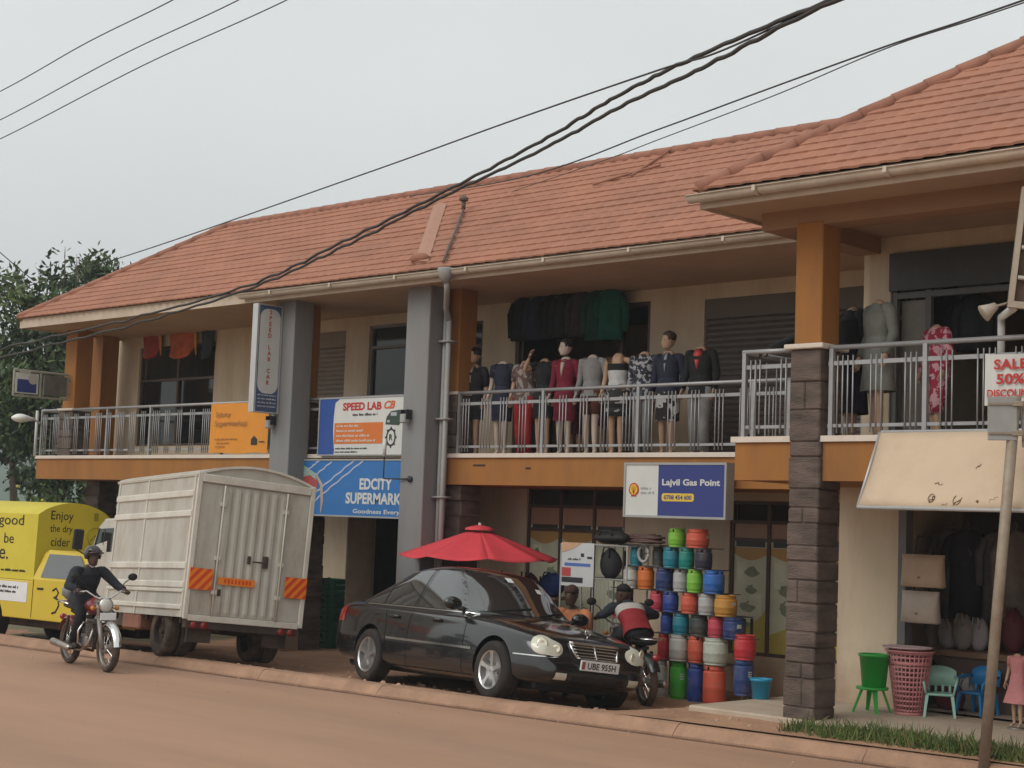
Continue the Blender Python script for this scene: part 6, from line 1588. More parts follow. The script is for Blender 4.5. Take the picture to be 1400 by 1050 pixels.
# ------------------------------------------------------------------ red parasol and what stands behind the car
UY=17.1; p=PY(655,742,UY); UX=p.x; zb=PY(655,761,UY).z; zt=PY(655,722,UY).z; R=1.2
t=thing('parasol','red market parasol standing behind the roof of the black car','parasol',(UX,UY,-.2))
redp=M('parasol_red',(.62,.055,.07),.75,.08,3,bump=.15,bscale=30); mb=MB()
n=8; H=zt-zb
def pan(k,s,drop=0): a=2*PI*(k+.15)/n; return Vector((R*s*math.cos(a),R*s*math.sin(a),zb+.2+H*(1-s)*1.02+drop))
segs=10
for k in range(n):
    vs=[];fs=[]; m_=6
    for i in range(segs+1):
        s_=.13+(1-.13)*i/segs
        for j in range(m_+1):
            q=pan(k,s_).lerp(pan(k+1,s_),j/m_); q.z-=.045*s_*math.sin(PI*j/m_); vs.append(q)
    for i in range(segs):
        for j in range(m_): fs.append((i*(m_+1)+j,i*(m_+1)+j+1,(i+1)*(m_+1)+j+1,(i+1)*(m_+1)+j))
    mb.sh().add(vs,fs)
cn=mb.build('canopy',redp,t); so_=cn.modifiers.new('thick','SOLIDIFY'); so_.thickness=.008
mb=MB().sh(); rings=[]
for (r_,z_) in ((.21,.0),(.2,.03),(.13,.055),(.03,.075)): rings.append([(r_*math.cos(2*PI*k/24)*(1+.05*math.cos(8*2*PI*k/24)),r_*math.sin(2*PI*k/24)*(1+.05*math.cos(8*2*PI*k/24)),zt+.2+z_-.03) for k in range(24)])
mb.loft(rings,cap=False); vn=mb.build('vent',redp,t)
mb=MB().sh(); mb.tube([(0,0,.02),(0,0,zt+.2+.08)],.022,10); mb.build('pole',M('parasol_pole',(.5,.48,.45),.4,.05,3),t)
for k in range(n):
    mb=MB(); mb.tube([pan(k,.1)-Vector((0,0,.02)),pan(k,.98)-Vector((0,0,.02))],.008,5); mb.build('rib',M('parasol_pole'),t)
mb=MB().sh(); mb.lathe([(.24,0),(.24,.05),(.1,.08),(.04,.1)],20); mb.build('base',conc,t)
# wire display stand with printed poster
def px_(px,py,Y): return PY(px,py,Y)
DY=16.95; a=PY(768,742,DY); b=PY(858,742,DY); X0,X1_=a.x,b.x; ZT=a.z; GZ=-.2
t=thing('display_stand','grey wire display stand with shelves between the parasol and the gas cylinders','stand')
for x in (X0,(X0+X1_)/2,X1_):
    for y in (DY,DY+.45): mb=MB().sh(); mb.tube([(x,y,GZ),(x,y,ZT)],.013,6); mb.build('upright',M('stand_grey',(.3,.29,.28),.5,.1,4),t)
for z in (ZT-.01,PY(800,790,DY).z,.25):
    mb=MB()
    for y in (DY,DY+.45): mb.tube([(X0,y,z),(X1_,y,z)],.01,6)
    for k in range(12): x=X0+(X1_-X0)*k/11; mb.tube([(x,DY,z),(x,DY+.45,z)],.005,4)
    mb.build('wire_shelf',M('stand_grey'),t)
mb=MB()
for k in range(9): x=(X0+X1_)/2+(X1_-X0)/2*k/8; mb.tube([(x,DY-.012,.3),(x,DY-.012,PY(830,795,DY).z)],.006,4)
mb.build('wire_front',M('stand_grey'),t)
a=PY(769,741,DY-.03); c=PY(811,803,DY-.03); x0,x1,z1,z0=a.x,c.x,a.z,c.z; w=x1-x0; h=z1-z0
t=thing('poster','white product poster with an orange corner and blue bar hung on the display stand','poster'); mb=MB(); mb.box(x0,x1,DY-.035,DY-.028,z0,z1); mb.build('sheet',M('poster_paper',(.5,.5,.5),.6,.05,3),t)
T=faceT(x0,z0,DY-.035); mb=MB(); prismT(mb,[(.0,h*.78),(.0,h),(w*.62,h),(w*.4,h*.88),(w*.1,h*.78)],T); mb.build('orange_corner',M('poster_orange',(.55,.33,.2),.6),t)
mb=MB(); mb.box(w*.1,w*.9,h*.46,h*.53,.002,.004,T); mb.build('blue_bar',sg('poster_blue',(.08,.14,.4)),t)
mb=MB(); mb.box(w*.02,w*.3,h*.22,h*.42,.002,.004,T); mb.build('red_block',sg('poster_red',(.4,.06,.06)),t)
mb=MB(); mb.box(w*.02,w*.68,h*.08,h*.2,.002,.004,T); mb.box(w*.6,w*.7,h*.68,h*.76,.002,.004,T); mb.box(w*.8,w*.95,h*.64,h*.69,.002,.004,T); scribble(mb,T,w*.2,w*.6,h*.62,.03,random.Random(3),.002); mb.build('dark_print',sblk,t)
def lump(nm,label,cat,p,s,m,seed=1,rz=0,grp=None):
    t=thing(nm,label,cat,p,rz,grp); r=random.Random(seed); mb=MB().sh(); rings=[]
    for i in range(9):
        f=i/8; rr_=max(.05,math.sin(PI*(f*.92+.05)))**.45
        rings.append([(s[0]*rr_*math.cos(a)*(1+.07*math.sin(3*a+seed+f*4)),s[1]*rr_*math.sin(a)*(1+.07*math.sin(4*a+seed)),s[2]*f*2*(1+.05*math.sin(2*a+seed))) for a in [2*PI*k/18 for k in range(18)]])
    mb.loft(rings); mb.build('bag_body',m,t)
    mb=MB().sh(); mb.tube([(-s[0]*.4,-s[1]*.9,s[2]*1.4),(-s[0]*.25,-s[1]*.8,s[2]*2.1),(s[0]*.25,-s[1]*.8,s[2]*2.1),(s[0]*.4,-s[1]*.9,s[2]*1.4)],.012,6); mb.build('handle',m,t); return t
p=PY(838,741,DY+.2); lump('holdall','black holdall lying on top of the display stand','bag',(p.x,DY+.2,ZT+.012),(.3,.19,.085),M('bag_black',(.02,.018,.018),.7,.2,6),2)
p=PY(833,792,DY+.2); lump('rucksack','dark rucksack inside the display stand behind the wires','bag',(p.x,DY+.22,PY(800,790,DY).z+.01),(.17,.13,.2),M('bag_dark',(.03,.028,.03),.8,.2,6),4)
# goods on a low table under the parasol
p=PY(730,812,17.6); tbz=PY(735,815,17.6).z
t=thing('table','low wooden table under the red parasol, loaded with bottles','table',(p.x-.25,17.75,-.2)); wood=M('table_wood',(.17,.1,.06),.7,.2,5); hT=max(.45,tbz+.2)
mb=MB(); mb.bbox(-.75,.75,-.25,.25,hT-.04,hT,.008); mb.build('tabletop',wood,t)
for sx in (-.7,.7):
    for sy in (-.2,.2): mb=MB(); mb.box(sx-.025,sx+.025,sy-.025,sy+.025,0,hT-.04); mb.build('leg',wood,t)
tx,ty,tz=p.x-.25,17.75,-.2+hT
bot_m=[M('bottle_'+n_,c_,.25,.1,5,coat=.4) for n_,c_ in (('brown',(.06,.03,.02)),('maroon',(.12,.02,.03)),('dark',(.02,.02,.025)),('purple',(.1,.03,.12)))]
r=random.Random(11)
for k in range(11):
    x=-.68+.1*k+.01*r.random(); m_=bot_m[(k*3)%4]; hh=.24+.05*((k*7)%3)
    t=thing('bottle','dark bottle in the row on the low table under the parasol','bottle',(tx+x,ty-.1+.12*(k%2),tz),0,'bottles on the low table'); mb=MB().sh(); mb.lathe([(.03,0),(.036,.01),(.036,hh*.6),(.014,hh*.78),(.014,hh*.95)],12); mb.build('glass',m_,t)
    mb=MB().sh(); mb.lathe([(.017,hh*.95),(.017,hh)],10); mb.build('cap',bot_m[(k+1)%4],t)
p=PY(748,808,17.6); lump('cloth_bundle','royal blue cloth bundle on the low table beside the display stand','bundle',(p.x,17.7,tz),(.2,.15,.17),M('bundle_blue',(.02,.04,.14),.85,.2,6,bump=.4,bscale=10),5)
p=PY(720,790,17.8); lump('cloth_bundle','dusky red cloth bundle behind the bottles on the low table','bundle',(p.x,17.9,tz),(.14,.1,.15),M('bundle_plum',(.13,.04,.06),.85,.2,6,bump=.4,bscale=10),9)
# green crates beside the doorway
crm=M('crate_green',(.012,.075,.045),.5,.12,4)
p0=PY(447,878,18.3); gx=p0.x
for k in range(4):
    t=thing('crate',('dark green plastic crate beside the doorway, '+('bottom of its stack','second from the bottom of its stack','third from the bottom of its stack','topmost of its stack')[k]),'crate',(gx,18.35,-.21+.3*k),0,'green crates stacked by the doorway')
    mb=MB(); w_,d_=.36,.26
    for z in (.0,.1,.2): 
        mb.box(-w_,w_,-d_,-d_+.02,z+.005,z+.085); mb.box(-w_,w_,d_-.02,d_,z+.005,z+.085); mb.box(-w_,-w_+.02,-d_+.02,d_-.02,z+.005,z+.085); mb.box(w_-.02,w_,-d_+.02,d_-.02,z+.005,z+.085)
    for sx in (-1,1):
        for sy in (-1,1): mb.box(min(sx*w_,sx*(w_+.012)),max(sx*w_,sx*(w_+.012)),min(sy*d_,sy*(d_-.05)),max(sy*d_,sy*(d_-.05)),0,.293)
    for x in (-.2,0,.2): mb.box(x-.02,x+.02,-d_-.008,-d_,0,.29)
    mb.box(-w_+.02,w_-.02,-d_+.02,d_-.02,.0,.012); mb.build('side_slats',crm,t)
    mb=MB(); mb.box(-.1,.1,-d_-.012,-d_-.001,.21,.25); mb.build('hand_hole',M('hole_dark',(.006,.012,.01),.9),t)
# posters behind the shop windows (printed film on the glass)
pg=M('film_green',(.6,.62,.46),.4,.1,2.5); py_=M('film_yellow',(.5,.42,.1),.4,.1,2); po=M('film_ochre',(.5,.3,.1),.4,.1,2); pd=M('film_dark',(.05,.055,.05),.4,.2,3); pbk=M('film_brown',(.4,.24,.16),.45,.1,2)
def film(x0,x1,z0,z1,y,seed,yellow=False):
    r=random.Random(seed); w=x1-x0; h=z1-z0; T=faceT(x0,z0,y)
    mb=MB(); mb.box(x0,x1,y,y+.008,z0,z1); f=mb.build('window_film',pg,B)
    mb=MB(); mb.box(0,w,h*.86,h,.001,.003,T); mb.build('film_band',pbk,f)
    mb=MB(); mb.box(w*.06,w*.94,h*.815,h*.865,.003,.005,T); scribble(mb,T,w*.1,w*.9,h*.84,.02,r,.005); mb.build('film_print',pd,f)
    mb=MB(); prismT(mb,[(0,h*.81)]+[(w*k/10,h*(.76-.05*math.sin(PI*k/10))) for k in range(11)]+[(w,h*.81)],T,.002,.001); mb.build('film_valance',po,f)
    if yellow:
        mb=MB(); prismT(mb,[(0,0),(w,0),(w,h*.34)]+[(w*(1-k/8),h*(.34-.2*(k/8)**.6)) for k in range(1,9)],T,.002,.001); mb.build('film_yellow_swoosh',py_,f)
    mb=MB()
    for k in range(4):
        cx,cy=w*r.uniform(.2,.8),h*(.2+.14*k); sx=w*r.uniform(.1,.24); sy=.1*r.uniform(.5,1.1)
        mb.prism([(cx+sx*math.cos(a)*(1+.25*math.sin(3*a+k)),cy+sy*math.sin(a)*(1+.3*math.cos(2*a+k))) for a in [2*PI*i/14 for i in range(14)]],.002,T@Matrix.Translation((0,0,.003+.0001*k)))
        mb.tube([T@Vector((cx-sx,cy,.004)),T@Vector((cx+sx*.3,cy+sy*1.3,.004))],.012,4,flat=.3)
    mb.build('film_picture',M('film_olive',(.26,.3,.2),.4,.3,5),f)  # printed picture blobs in a darker green
    mb=MB(); mb.box(w*.1,w*.4,h*.5,h*.7,.001,.0025,T); mb.box(w*.5,w*.85,h*.28,h*.45,.001,.0025,T); mb.build('film_tile',M('film_pale',(.66,.68,.52),.4,.2,3),f)
for i,(xa,xb) in enumerate(((-17.7,-17.08),(-17.02,-16.38),(-16.32,-15.75))): film(xa,xb,.35,2.33,YW+.06,i)
for i,(xa,xb) in enumerate(((-13.7,-13.13),(-13.07,-12.43),(-12.37,-11.73),(-11.67,-11.1))): film(xa,xb,.38,2.18,YW+.06,10+i,True)
# bunting in the far left window
for i,(pxa,pxb,m_,lb) in enumerate(((196,226,M('bunt_red',(.33,.05,.03),.8,.3,4),'red and orange cloth drape at the top left of the far left window'),(232,274,M('bunt_orange',(.42,.1,.035),.8,.4,5),'broad orange-red cloth drape at the top middle of the far left window'),(276,296,M('bunt_teal',(.03,.05,.055),.8,.3,4),'dark teal cloth drape at the top right of the far left window'))):
    a=PY(pxa,447,18.86); b=PY(pxb,447,18.86); c=PY(pxa,492,18.86); t=thing('window_drape',lb,'drape'); vs=[];fs=[]; n=10
    for j in range(n+1):
        for k in range(n+1):
            u,v=k/n,j/n; vs.append((a.x+(b.x-a.x)*(u*.9+.1*v*math.sin(v*3)),18.84+.03*math.sin(u*9+v*2),a.z+(c.z-a.z)*v*(.7+.3*math.sin(PI*(u*.8+.2)))))
    for j in range(n):
        for k in range(n): fs.append((j*(n+1)+k,j*(n+1)+k+1,(j+1)*(n+1)+k+1,(j+1)*(n+1)+k))
    mb=MB().sh(); mb.add(vs,fs); o=mb.build('cloth',m_,t); q=o.modifiers.new('thick','SOLIDIFY'); q.thickness=.006
    if i<2:
        mb=MB().sh(); mb.tube([(b.x-.12,18.8,a.z-.02),(b.x-.06,18.79,a.z-.25),(b.x-.02,18.8,c.z+.05)],[.05,.06,.02],6,flat=.3); mb.build('stripe',M('bunt_yellow',(.5,.24,.04),.8),t)
# ------------------------------------------------------------------ corner shop front
a=PY(1203,592,14.42); Yb=14.02; b=PY(1178,692,Yb)
t=thing('awning','cream cloth awning with brown stains sloping out over the corner shop','awning')
awm=M('awning_canvas',(.58,.45,.32),.8,.06,1.5,bump=.15,bscale=12,dirt=(.32,.22,.14),dirt_amt=.4,dirt_scale=1.1)
xr=-3.2; n=26; m_=8; vs=[];fs=[]
for i in range(n+1):
    for j in range(m_+1):
        u,v=i/n,j/m_; x=a.x+(xr-a.x)*u; vs.append((x,14.42+(Yb-14.42)*v,a.z+(b.z-a.z)*v-.03*math.sin(PI*v)+.008*math.sin(x*5)*v))
for i in range(n):
    for j in range(m_): fs.append((i*(m_+1)+j,(i+1)*(m_+1)+j,(i+1)*(m_+1)+j+1,i*(m_+1)+j+1))
mb=MB().sh(); mb.add(vs,fs); cvs=mb.build('canvas',awm,t); q=cvs.modifiers.new('thick','SOLIDIFY'); q.thickness=.006
mb=MB().sh(); mb.tube([(a.x,Yb,b.z-.01),(xr,Yb,b.z-.01)],.02,8); mb.tube([(a.x,14.42,a.z),(a.x,Yb,b.z)],.014,8); mb.tube([(a.x,14.45,a.z+.01),(xr,14.45,a.z+.01)],.02,8); mb.build('awning_frame',M('alu_trim'),t)
mb=MB().sh(); mb.tube([(a.x+.05,14.46,b.z+.05),(a.x+.02,Yb+.02,b.z-.02)],.012,6); mb.build('stay_arm',M('alu_trim'),t)
# stain rings and smudges lying on the canvas
awd=Vector((0,Yb-14.42,b.z-a.z)).normalized(); awn=Vector((1,0,0)).cross(awd); awn=awn if awn.y<0 else -awn
Ta=face_frame((a.x,14.42,a.z),(1,0,0),-awd)
def on_aw(px,py):
    dd=ray(px,py); p0=Vector((0,14.42,a.z)); tt=(p0-CAM).dot(awn)/dd.dot(awn); q=CAM+dd*tt
    v=(q-p0).dot(awd)/((Yb-14.42)**2+(b.z-a.z)**2)**.5
    q=q+Vector((0,0,-.03*math.sin(PI*max(0,min(1,v)))))
    return q+awn*.012
mb=MB()
for (cx,cy,r_) in ((1274,680,5),(1309,683,6)):
    c_=on_aw(cx,cy); mb.tube([c_+Vector((1,0,0))*(r_/150*math.cos(2*PI*k/18))+awd*(r_/110*math.sin(2*PI*k/18)) for k in range(19 if cx<1300 else 13)],.006,5,flat=.4)
for (x0_,y0_,x1_,y1_,r_) in ((1280,657,1290,660,.008),(1270,686,1278,678,.012),(1336,636,1342,632,.007),(1336,684,1338,687,.012),(1304,690,1316,680,.01),(1288,690,1296,690,.006),(1352,685,1364,679,.005)):
    mb.tube([on_aw(x0_+(x1_-x0_)*k/6+1.5*math.sin(k*2.1+x0_),y0_+(y1_-y0_)*k/6+1.5*math.cos(k*1.7)) for k in range(7)],[r_*.7*(.4+.6*abs(math.sin(k*1.9+x1_))) for k in range(7)],5,flat=.4)
mb.build('stain',M('stain_brown',(.2,.13,.085),.85,.35,12),cvs)
# two bags hanging at the left of the opening
def hang_bag(px0,px1,py0,py1,Y,m,lb):
    p=PY((px0+px1)/2,py1,Y); q=PY((px0+px1)/2,py0,Y); w=abs(PY(px1,py1,Y).x-PY(px0,py1,Y).x)/2; h=q.z-p.z
    t=thing('hanging_bag',lb,'bag',(p.x,Y,p.z)); mb=MB().sh(); rings=[]
    for (f,ww,d) in ((0,.93,.05),(.04,1.,.08),(.4,.98,.1),(.8,.96,.07),(1.,1.,.035)): rings.append([(w*ww*math.copysign(abs(math.cos(a))**.5,math.cos(a)),d*math.copysign(abs(math.sin(a))**.7,math.sin(a))+.01*math.sin(5*a+f*6),h*f) for a in [2*PI*k/24 for k in range(24)]])
    mb.loft(rings); mb.build('bag_body',m,t); mb=MB().sh(); mb.tube([(-w*.4,0,h),(-w*.3,0,h+.2),(w*.3,0,h+.2),(w*.4,0,h)],.012,6); mb.build('strap',M('bag_dark'),t)
    mb=MB(); mb.prism([(.02*math.cos(a),.014*math.sin(a)) for a in [2*PI*k/10 for k in range(10)]],.004,face_frame((0,-.098,h*.3),X1,Z1)); mb.build('print_spot',M('stain_brown'),t)
hang_bag(1233,1291,758,803,16.2,M('bag_tan',(.42,.31,.22),.75,.1,4,bump=.2,bscale=15),'tan cloth bag hanging at the left of the corner shop opening, upper of two')
hang_bag(1233,1284,808,852,16.22,M('bag_cream',(.38,.32,.26),.5,.12,4,bump=.2,bscale=15),'cream bag hanging below the tan one in the corner shop opening')
# laundry basket, pink lattice
def lattice_basket(p,r0,r1,h,m,lb):
    t=thing('laundry_basket',lb,'basket',p); mb=MB().sh(); N=30
    rr_=lambda z:r0+(r1-r0)*z/h
    for z,dz in ((0,.03),(h*.8,.035),(h-.02,.03)): mb.lathe([(rr_(z),z),(rr_(z+dz)+.006,z),(rr_(z+dz)+.006,z+dz),(rr_(z+dz)-.006,z+dz),(rr_(z)-.006,z)],30,cap=False)
    for k in range(N): a=2*PI*k/N; mb.tube([(rr_(z)*math.cos(a),rr_(z)*math.sin(a),z) for z in (0,h)],.0085,5)
    nr=13
    for i in range(1,nr): z=h*i/nr; mb.lathe([(rr_(z)+.004,z-.009),(rr_(z)+.004,z+.009),(rr_(z)-.004,z+.009),(rr_(z)-.004,z-.009),(rr_(z)+.004,z-.009)],30,cap=False)
    mb.lathe([(r0,.004),(.001,.004)],30,cap=False); mb.build('lattice',m,t)
    mb=MB().sh(); mb.lathe([(r1+.01,h),(r1+.035,h+.005),(r1+.035,h+.02),(r1-.005,h+.02)],30,cap=False); mb.build('rim',m,t); return t
pinkp=M('plastic_pink',(.5,.2,.2),.4,.06,4,coat=.1); p=PZ(1230,978,.13)
pxm=F_PX/((p-CAM).dot(FWD)); hB=(978-893)/pxm/1.0
b1=lattice_basket((p.x,p.y+.2,.13),30*.62/pxm,30/pxm,hB,pinkp,'tall pink lattice laundry basket in front of the corner shop')
t=thing('tray','pale pink plastic tray lying on top of the laundry basket','tray',(p.x-.03,p.y+.2,.13+hB+.022)); mb=MB().sh(); mb.lathe([(.16,0),(.25,.03),(.26,.035),(.25,.02),(.15,.006)],26,cap=False,sx=1.1); mb.lathe([(.15,.003),(.001,.003)],26,cap=False,sx=1.1); mb.build('tray_body',M('plastic_pale_pink',(.5,.36,.36),.4,.06,4),t)
# green bucket on green stool
p=PZ(1182,975,.13); gp=M('plastic_green',(.03,.32,.05),.35,.06,4,coat=.2); pxm=F_PX/((p-CAM).dot(FWD)); sh_=(972-937)/pxm
t=thing('plastic_stool','bright green plastic stool with splayed legs on the apron beside the stone column','stool',(p.x,p.y+.15,.13))
mb=MB().sh(); mb.lathe([(.17,sh_-.03),(.18,sh_-.01),(.17,sh_),(.001,sh_)],24,cap=False); mb.lathe([(.17,sh_-.03),(.001,sh_-.03)],24,cap=False); mb.build('seat',gp,t)
for k in range(4):
    a=PI/4+k*PI/2; mb=MB(); mb.loft([[(.12*math.cos(a)+u*math.cos(a+PI/2)+0,.12*math.sin(a)+u*math.sin(a+PI/2),sh_-.02) for u in (-.03,.03)]+[(.1*math.cos(a)+u*math.cos(a+PI/2),.1*math.sin(a)+u*math.sin(a+PI/2),sh_-.02) for u in (.03,-.03)],[(.22*math.cos(a)+u*math.cos(a+PI/2),.22*math.sin(a)+u*math.sin(a+PI/2),0) for u in (-.018,.018)]+[(.2*math.cos(a)+u*math.cos(a+PI/2),.2*math.sin(a)+u*math.sin(a+PI/2),0) for u in (.018,-.018)]]); mb.build('leg',gp,t)
bucket((p.x+.02,p.y+.15,.13+sh_),.13,.165,.36,gp,'bright green plastic bucket standing on the green stool')
# children's plastic chairs
def kid_chair(p,rz,m,lb,s):
    t=thing('plastic_chair',lb,'chair',p,rz,'small plastic chairs outside the corner shop',s)
    mb=MB(); mb.bbox(-.16,.16,-.16,.16,.24,.265,.01); mb.build('seat',m,t)
    for sx in (-1,1):
        for sy in (-1,1):
            mb=MB(); mb.loft([[(sx*.15+dx,sy*.14+dy,.245) for dx,dy in ((-.025,-.018),(.025,-.018),(.025,.018),(-.025,.018))],[(sx*.18+dx,sy*.17+dy,0) for dx,dy in ((-.017,-.013),(.017,-.013),(.017,.013),(-.017,.013))]]); mb.build('leg',m,t)
    mb=MB().sh(); n=12; o=[]
    for i in range(n+1):
        a=-.95+1.9*i/n; x=-.165+.05*(1-math.cos(a)); y=.19*math.sin(a)/math.sin(.95); top_=.56-.06*(i/n*2-1)**2
        o.append([(x,y,.33),(x-.04,y*1.02,top_),(x-.055,y*1.02,top_),(x-.015,y,.33)])
    mb.loft(o)
    for y in (-.12,-.04,.04,.12): mb.tube([(-.155,y,.25),(-.165,y,.35)],.018,6)
    mb.build('backrest',m,t)
    for sy in (-1,1): mb=MB().sh(); mb.tube([(-.16,sy*.18,.44),(.0,sy*.2,.43),(.13,sy*.19,.41),(.16,sy*.175,.36),(.15,sy*.155,.255)],[.02,.022,.022,.02,.018],8,flat=.7); mb.build('armrest',m,t)
    return t
mint=M('plastic_mint',(.3,.5,.42),.4,.06,4,coat=.1); p=PZ(1284,979,.13); kid_chair((p.x,p.y,.13),math.radians(-60),mint,'small mint green plastic armchair in front of the corner shop',.95)
p=PZ(1330,978,.13); kid_chair((p.x,p.y+.1,.13),math.radians(-95),M('plastic_blue',(.03,.2,.45),.4,.06,4,coat=.1),'small blue plastic armchair half hidden behind the leaning pole',.95)
# stock inside the corner shop
inm=[M('stock_'+a_,c_,.7,.25,5) for a_,c_ in (('pale',(.3,.28,.28)),('wine',(.12,.025,.03)),('grey',(.14,.14,.145)),('dusty',(.2,.17,.15)),('ink',(.04,.04,.05)))]
for i,(px,py,Y,s,mi,lb) in enumerate(((1325,925,17.0,(.14,.12,.2),0,'pale wrapped bundle stacked inside the corner shop, left of the pole'),(1300,938,16.9,(.2,.15,.15),1,'dark wine sack on the floor inside the corner shop'),(1270,915,17.3,(.17,.13,.25),2,'grey sack behind the pink basket inside the corner shop'),(1345,905,17.4,(.15,.12,.22),3,'dusty wrapped bundle at the back of the corner shop'))):
    p=PY(px,py,Y); lump('sack',lb,'sack',(p.x,Y,.131),s,inm[mi],i+3)
for i,(px,m_) in enumerate(((1300,inm[2]),(1322,inm[4]),(1370,inm[2]),(1388,inm[3]))):
    p=PY(px,760+8*i,17.8); garment((p.x,17.8,2.2),.3*i,('long grey dress hanging at the back left of the corner shop','dark dress hanging at the back of the corner shop, left of the pole','grey dress hanging at the back of the corner shop, right of the pole','dusty brown dress hanging at the right edge of the corner shop')[i],m_,.46,1.1,grp='dresses hanging in the ground-floor corner shop')
for i,(px,py,Y,s_,mi,lb) in enumerate(((1296,892,17.2,(.13,.1,.16),0,'pale wrapped bundle behind the mint chair in the corner shop, upper left'),(1316,896,17.1,(.12,.1,.2),3,'dusty pale bundle behind the blue chair in the corner shop'),(1338,884,17.2,(.12,.1,.18),0,'pale bundle right behind the leaning pole in the corner shop'),(1275,885,17.3,(.1,.1,.2),3,'pale brown bundle above the pink basket in the corner shop'),(1362,900,17.3,(.15,.12,.16),2,'grey bundle right of the leaning pole in the corner shop'),(1386,880,17.4,(.14,.12,.24),1,'wine bundle at the right edge of the corner shop'))):
    p=PY(px,py,Y); lump('wrapped_bundle',lb,'bundle',(p.x,Y,.8 if i not in (4,) else .131),s_,inm[mi],i+31,grp='bundles on the counter inside the corner shop')
t=thing('counter','low dark counter inside the corner shop carrying wrapped bundles','counter'); mb=MB(); mb.bbox(-9.4,-5.0,16.95,17.55,.72,.795,.01); mb.build('countertop',wood,t); mb=MB(); mb.box(-9.35,-5.05,17.0,17.5,.131,.72); mb.build('counter_body',M('counter_dark',(.09,.06,.05),.8,.2,4),t)
# child in a pink dress at the right edge
p=PY(1391,975,15.85); J=stand_joints(step=.03); ch=thing('mannequin','small mannequin in a pink tiered dress at the right edge of the corner shop front','mannequin',(p.x,15.85,.145),math.radians(-95),None,.5)
body(J,ch,skin_m,headless=True,curl=.3); dress_loft(J,ch,[M('dress_pink',(.5,.2,.2),.8,.1,5,bump=.3,bscale=14)],.5,.3,name='dress',sleeve=.3,flare=2.); mb=MB().sh(); mb.lathe([(.2,-.025),(.2,-.005),(.02,.01)],20); mb.build('base_plate',M('base_steel'),ch)
# ------------------------------------------------------------------ leaning pole with signs, right edge
pb_=PY(1344,1038,13.93); Dp=(pb_-CAM).dot(FWD); ptp=PD(1389,541,Dp*1.0)
t=thing('sign_pole','rusty leaning steel pole carrying the backs of two small grey road signs','pole'); polem=M('pole_steel',(.3,.25,.19),.55,.15,5,metal=.2,dirt=(.16,.08,.05),dirt_amt=.6,dirt_scale=4)
mb=MB().sh(); mb.tube([pb_-Vector((0,0,.15)),ptp],.05,14); mb.build('post',polem,t)
def alongp(f): return pb_.lerp(ptp,f)
def sign_back(px0,px1,py0,py1,nm):
    c_=PD((px0+px1)/2,(py0+py1)/2,Dp-.0); w=(px1-px0)/F_PX*Dp/2; h=(py1-py0)/F_PX*Dp/2
    xd=(RT*.95-FWD*.3).normalized(); zd=(ptp-pb_).normalized(); T=face_frame(c_-FWD*.02,xd,zd)
    mb=MB(); mb.bbox(-w*1.05,w*1.05,-h,h,-.02,.0,.006,T); s_=mb.build(nm,M('sign_back_grey',(.33,.34,.33),.5,.08,3,metal=.2,dirt=(.2,.15,.1),dirt_amt=.4),t)
    mb=MB(); mb.box(-w,w,h*.62,h*.72,.002,.016,T); mb.box(-w,w,-h*.72,-h*.62,.002,.016,T); mb.build('stiffener',polem,s_)
    for q in (.67,-.67): mb=MB(); mb.bbox(w*.7,w*1.5,h*q-.025,h*q+.025,-.06,.02,.006,T); mb.build('clamp',polem,s_)
sign_back(1351,1388,542,602,'sign_plate'); sign_back(1398,1436,548,612,'sign_plate')
# empty light-box frame on its own post
t=thing('light_box_frame','old empty light-box frame tilted on a bracket at the right edge, above the corner railing','sign frame'); D_=15.0
c0=PD(1377,420,D_); c1=PD(1397,256,D_); upv=(c1-c0).normalized(); xd=(RT*.97-FWD*.22); xd=(xd-upv*xd.dot(upv)).normalized(); Hh=(c1-c0).length; T=face_frame(c0,xd,upv); Wd=.95
pf_=M('box_cream',(.42,.36,.29),.55,.1,4,dirt=(.2,.12,.08),dirt_amt=.5)
mb=MB(); 
mb.box(0,.05,0,Hh,-.06,.06,T); mb.box(Wd-.05,Wd,0,Hh,-.06,.06,T); mb.box(.05,Wd-.05,0,.06,-.06,.06,T); mb.box(.05,Wd-.05,Hh-.05,Hh,-.06,.06,T); mb.build('box_frame',pf_,t)
mb=MB(); mb.box(.05,Wd-.05,.06,Hh-.05,-.02,.0,T); mb.build('back_panel',M('box_brown',(.1,.065,.045),.8,.3,4),t)
mb=MB()
for f in (.25,.5,.75): mb.tube([T@Vector((.06,Hh*f,.05)),T@Vector((Wd-.06,Hh*f,.05))],.02,6)
mb.build('tube_lamp',M('tube_white',(.5,.47,.42),.4),t)
q0=PY(1369,450,14.78); mb=MB().sh(); mb.tube([T@Vector((.06,0,0)),Vector((q0.x,14.78,q0.z+.12)),q0,Vector((q0.x,14.78,FL+.003))],.038,10); mb.build('post',sg('post_white',(.5,.5,.47)),t)
# spotlight by the light box
p=PD(1352,424,D_); t=thing('spotlight','small beige spotlight on a thin arm beside the empty light-box frame','lamp'); mb=MB().sh(); T2=Matrix.Translation(p)@(RT*-.8-UP*.5).to_track_quat('Z','Y').to_matrix().to_4x4(); mb.lathe([(.035,-.08),(.05,-.03),(.085,.06),(.08,.065)],14,T2); mb.build('lamp_head',pf_,t); mb=MB().sh(); mb.tube([p,PD(1364,418,D_),T@Vector((.03,.05,0))],.012,6); mb.build('arm',polem,t)
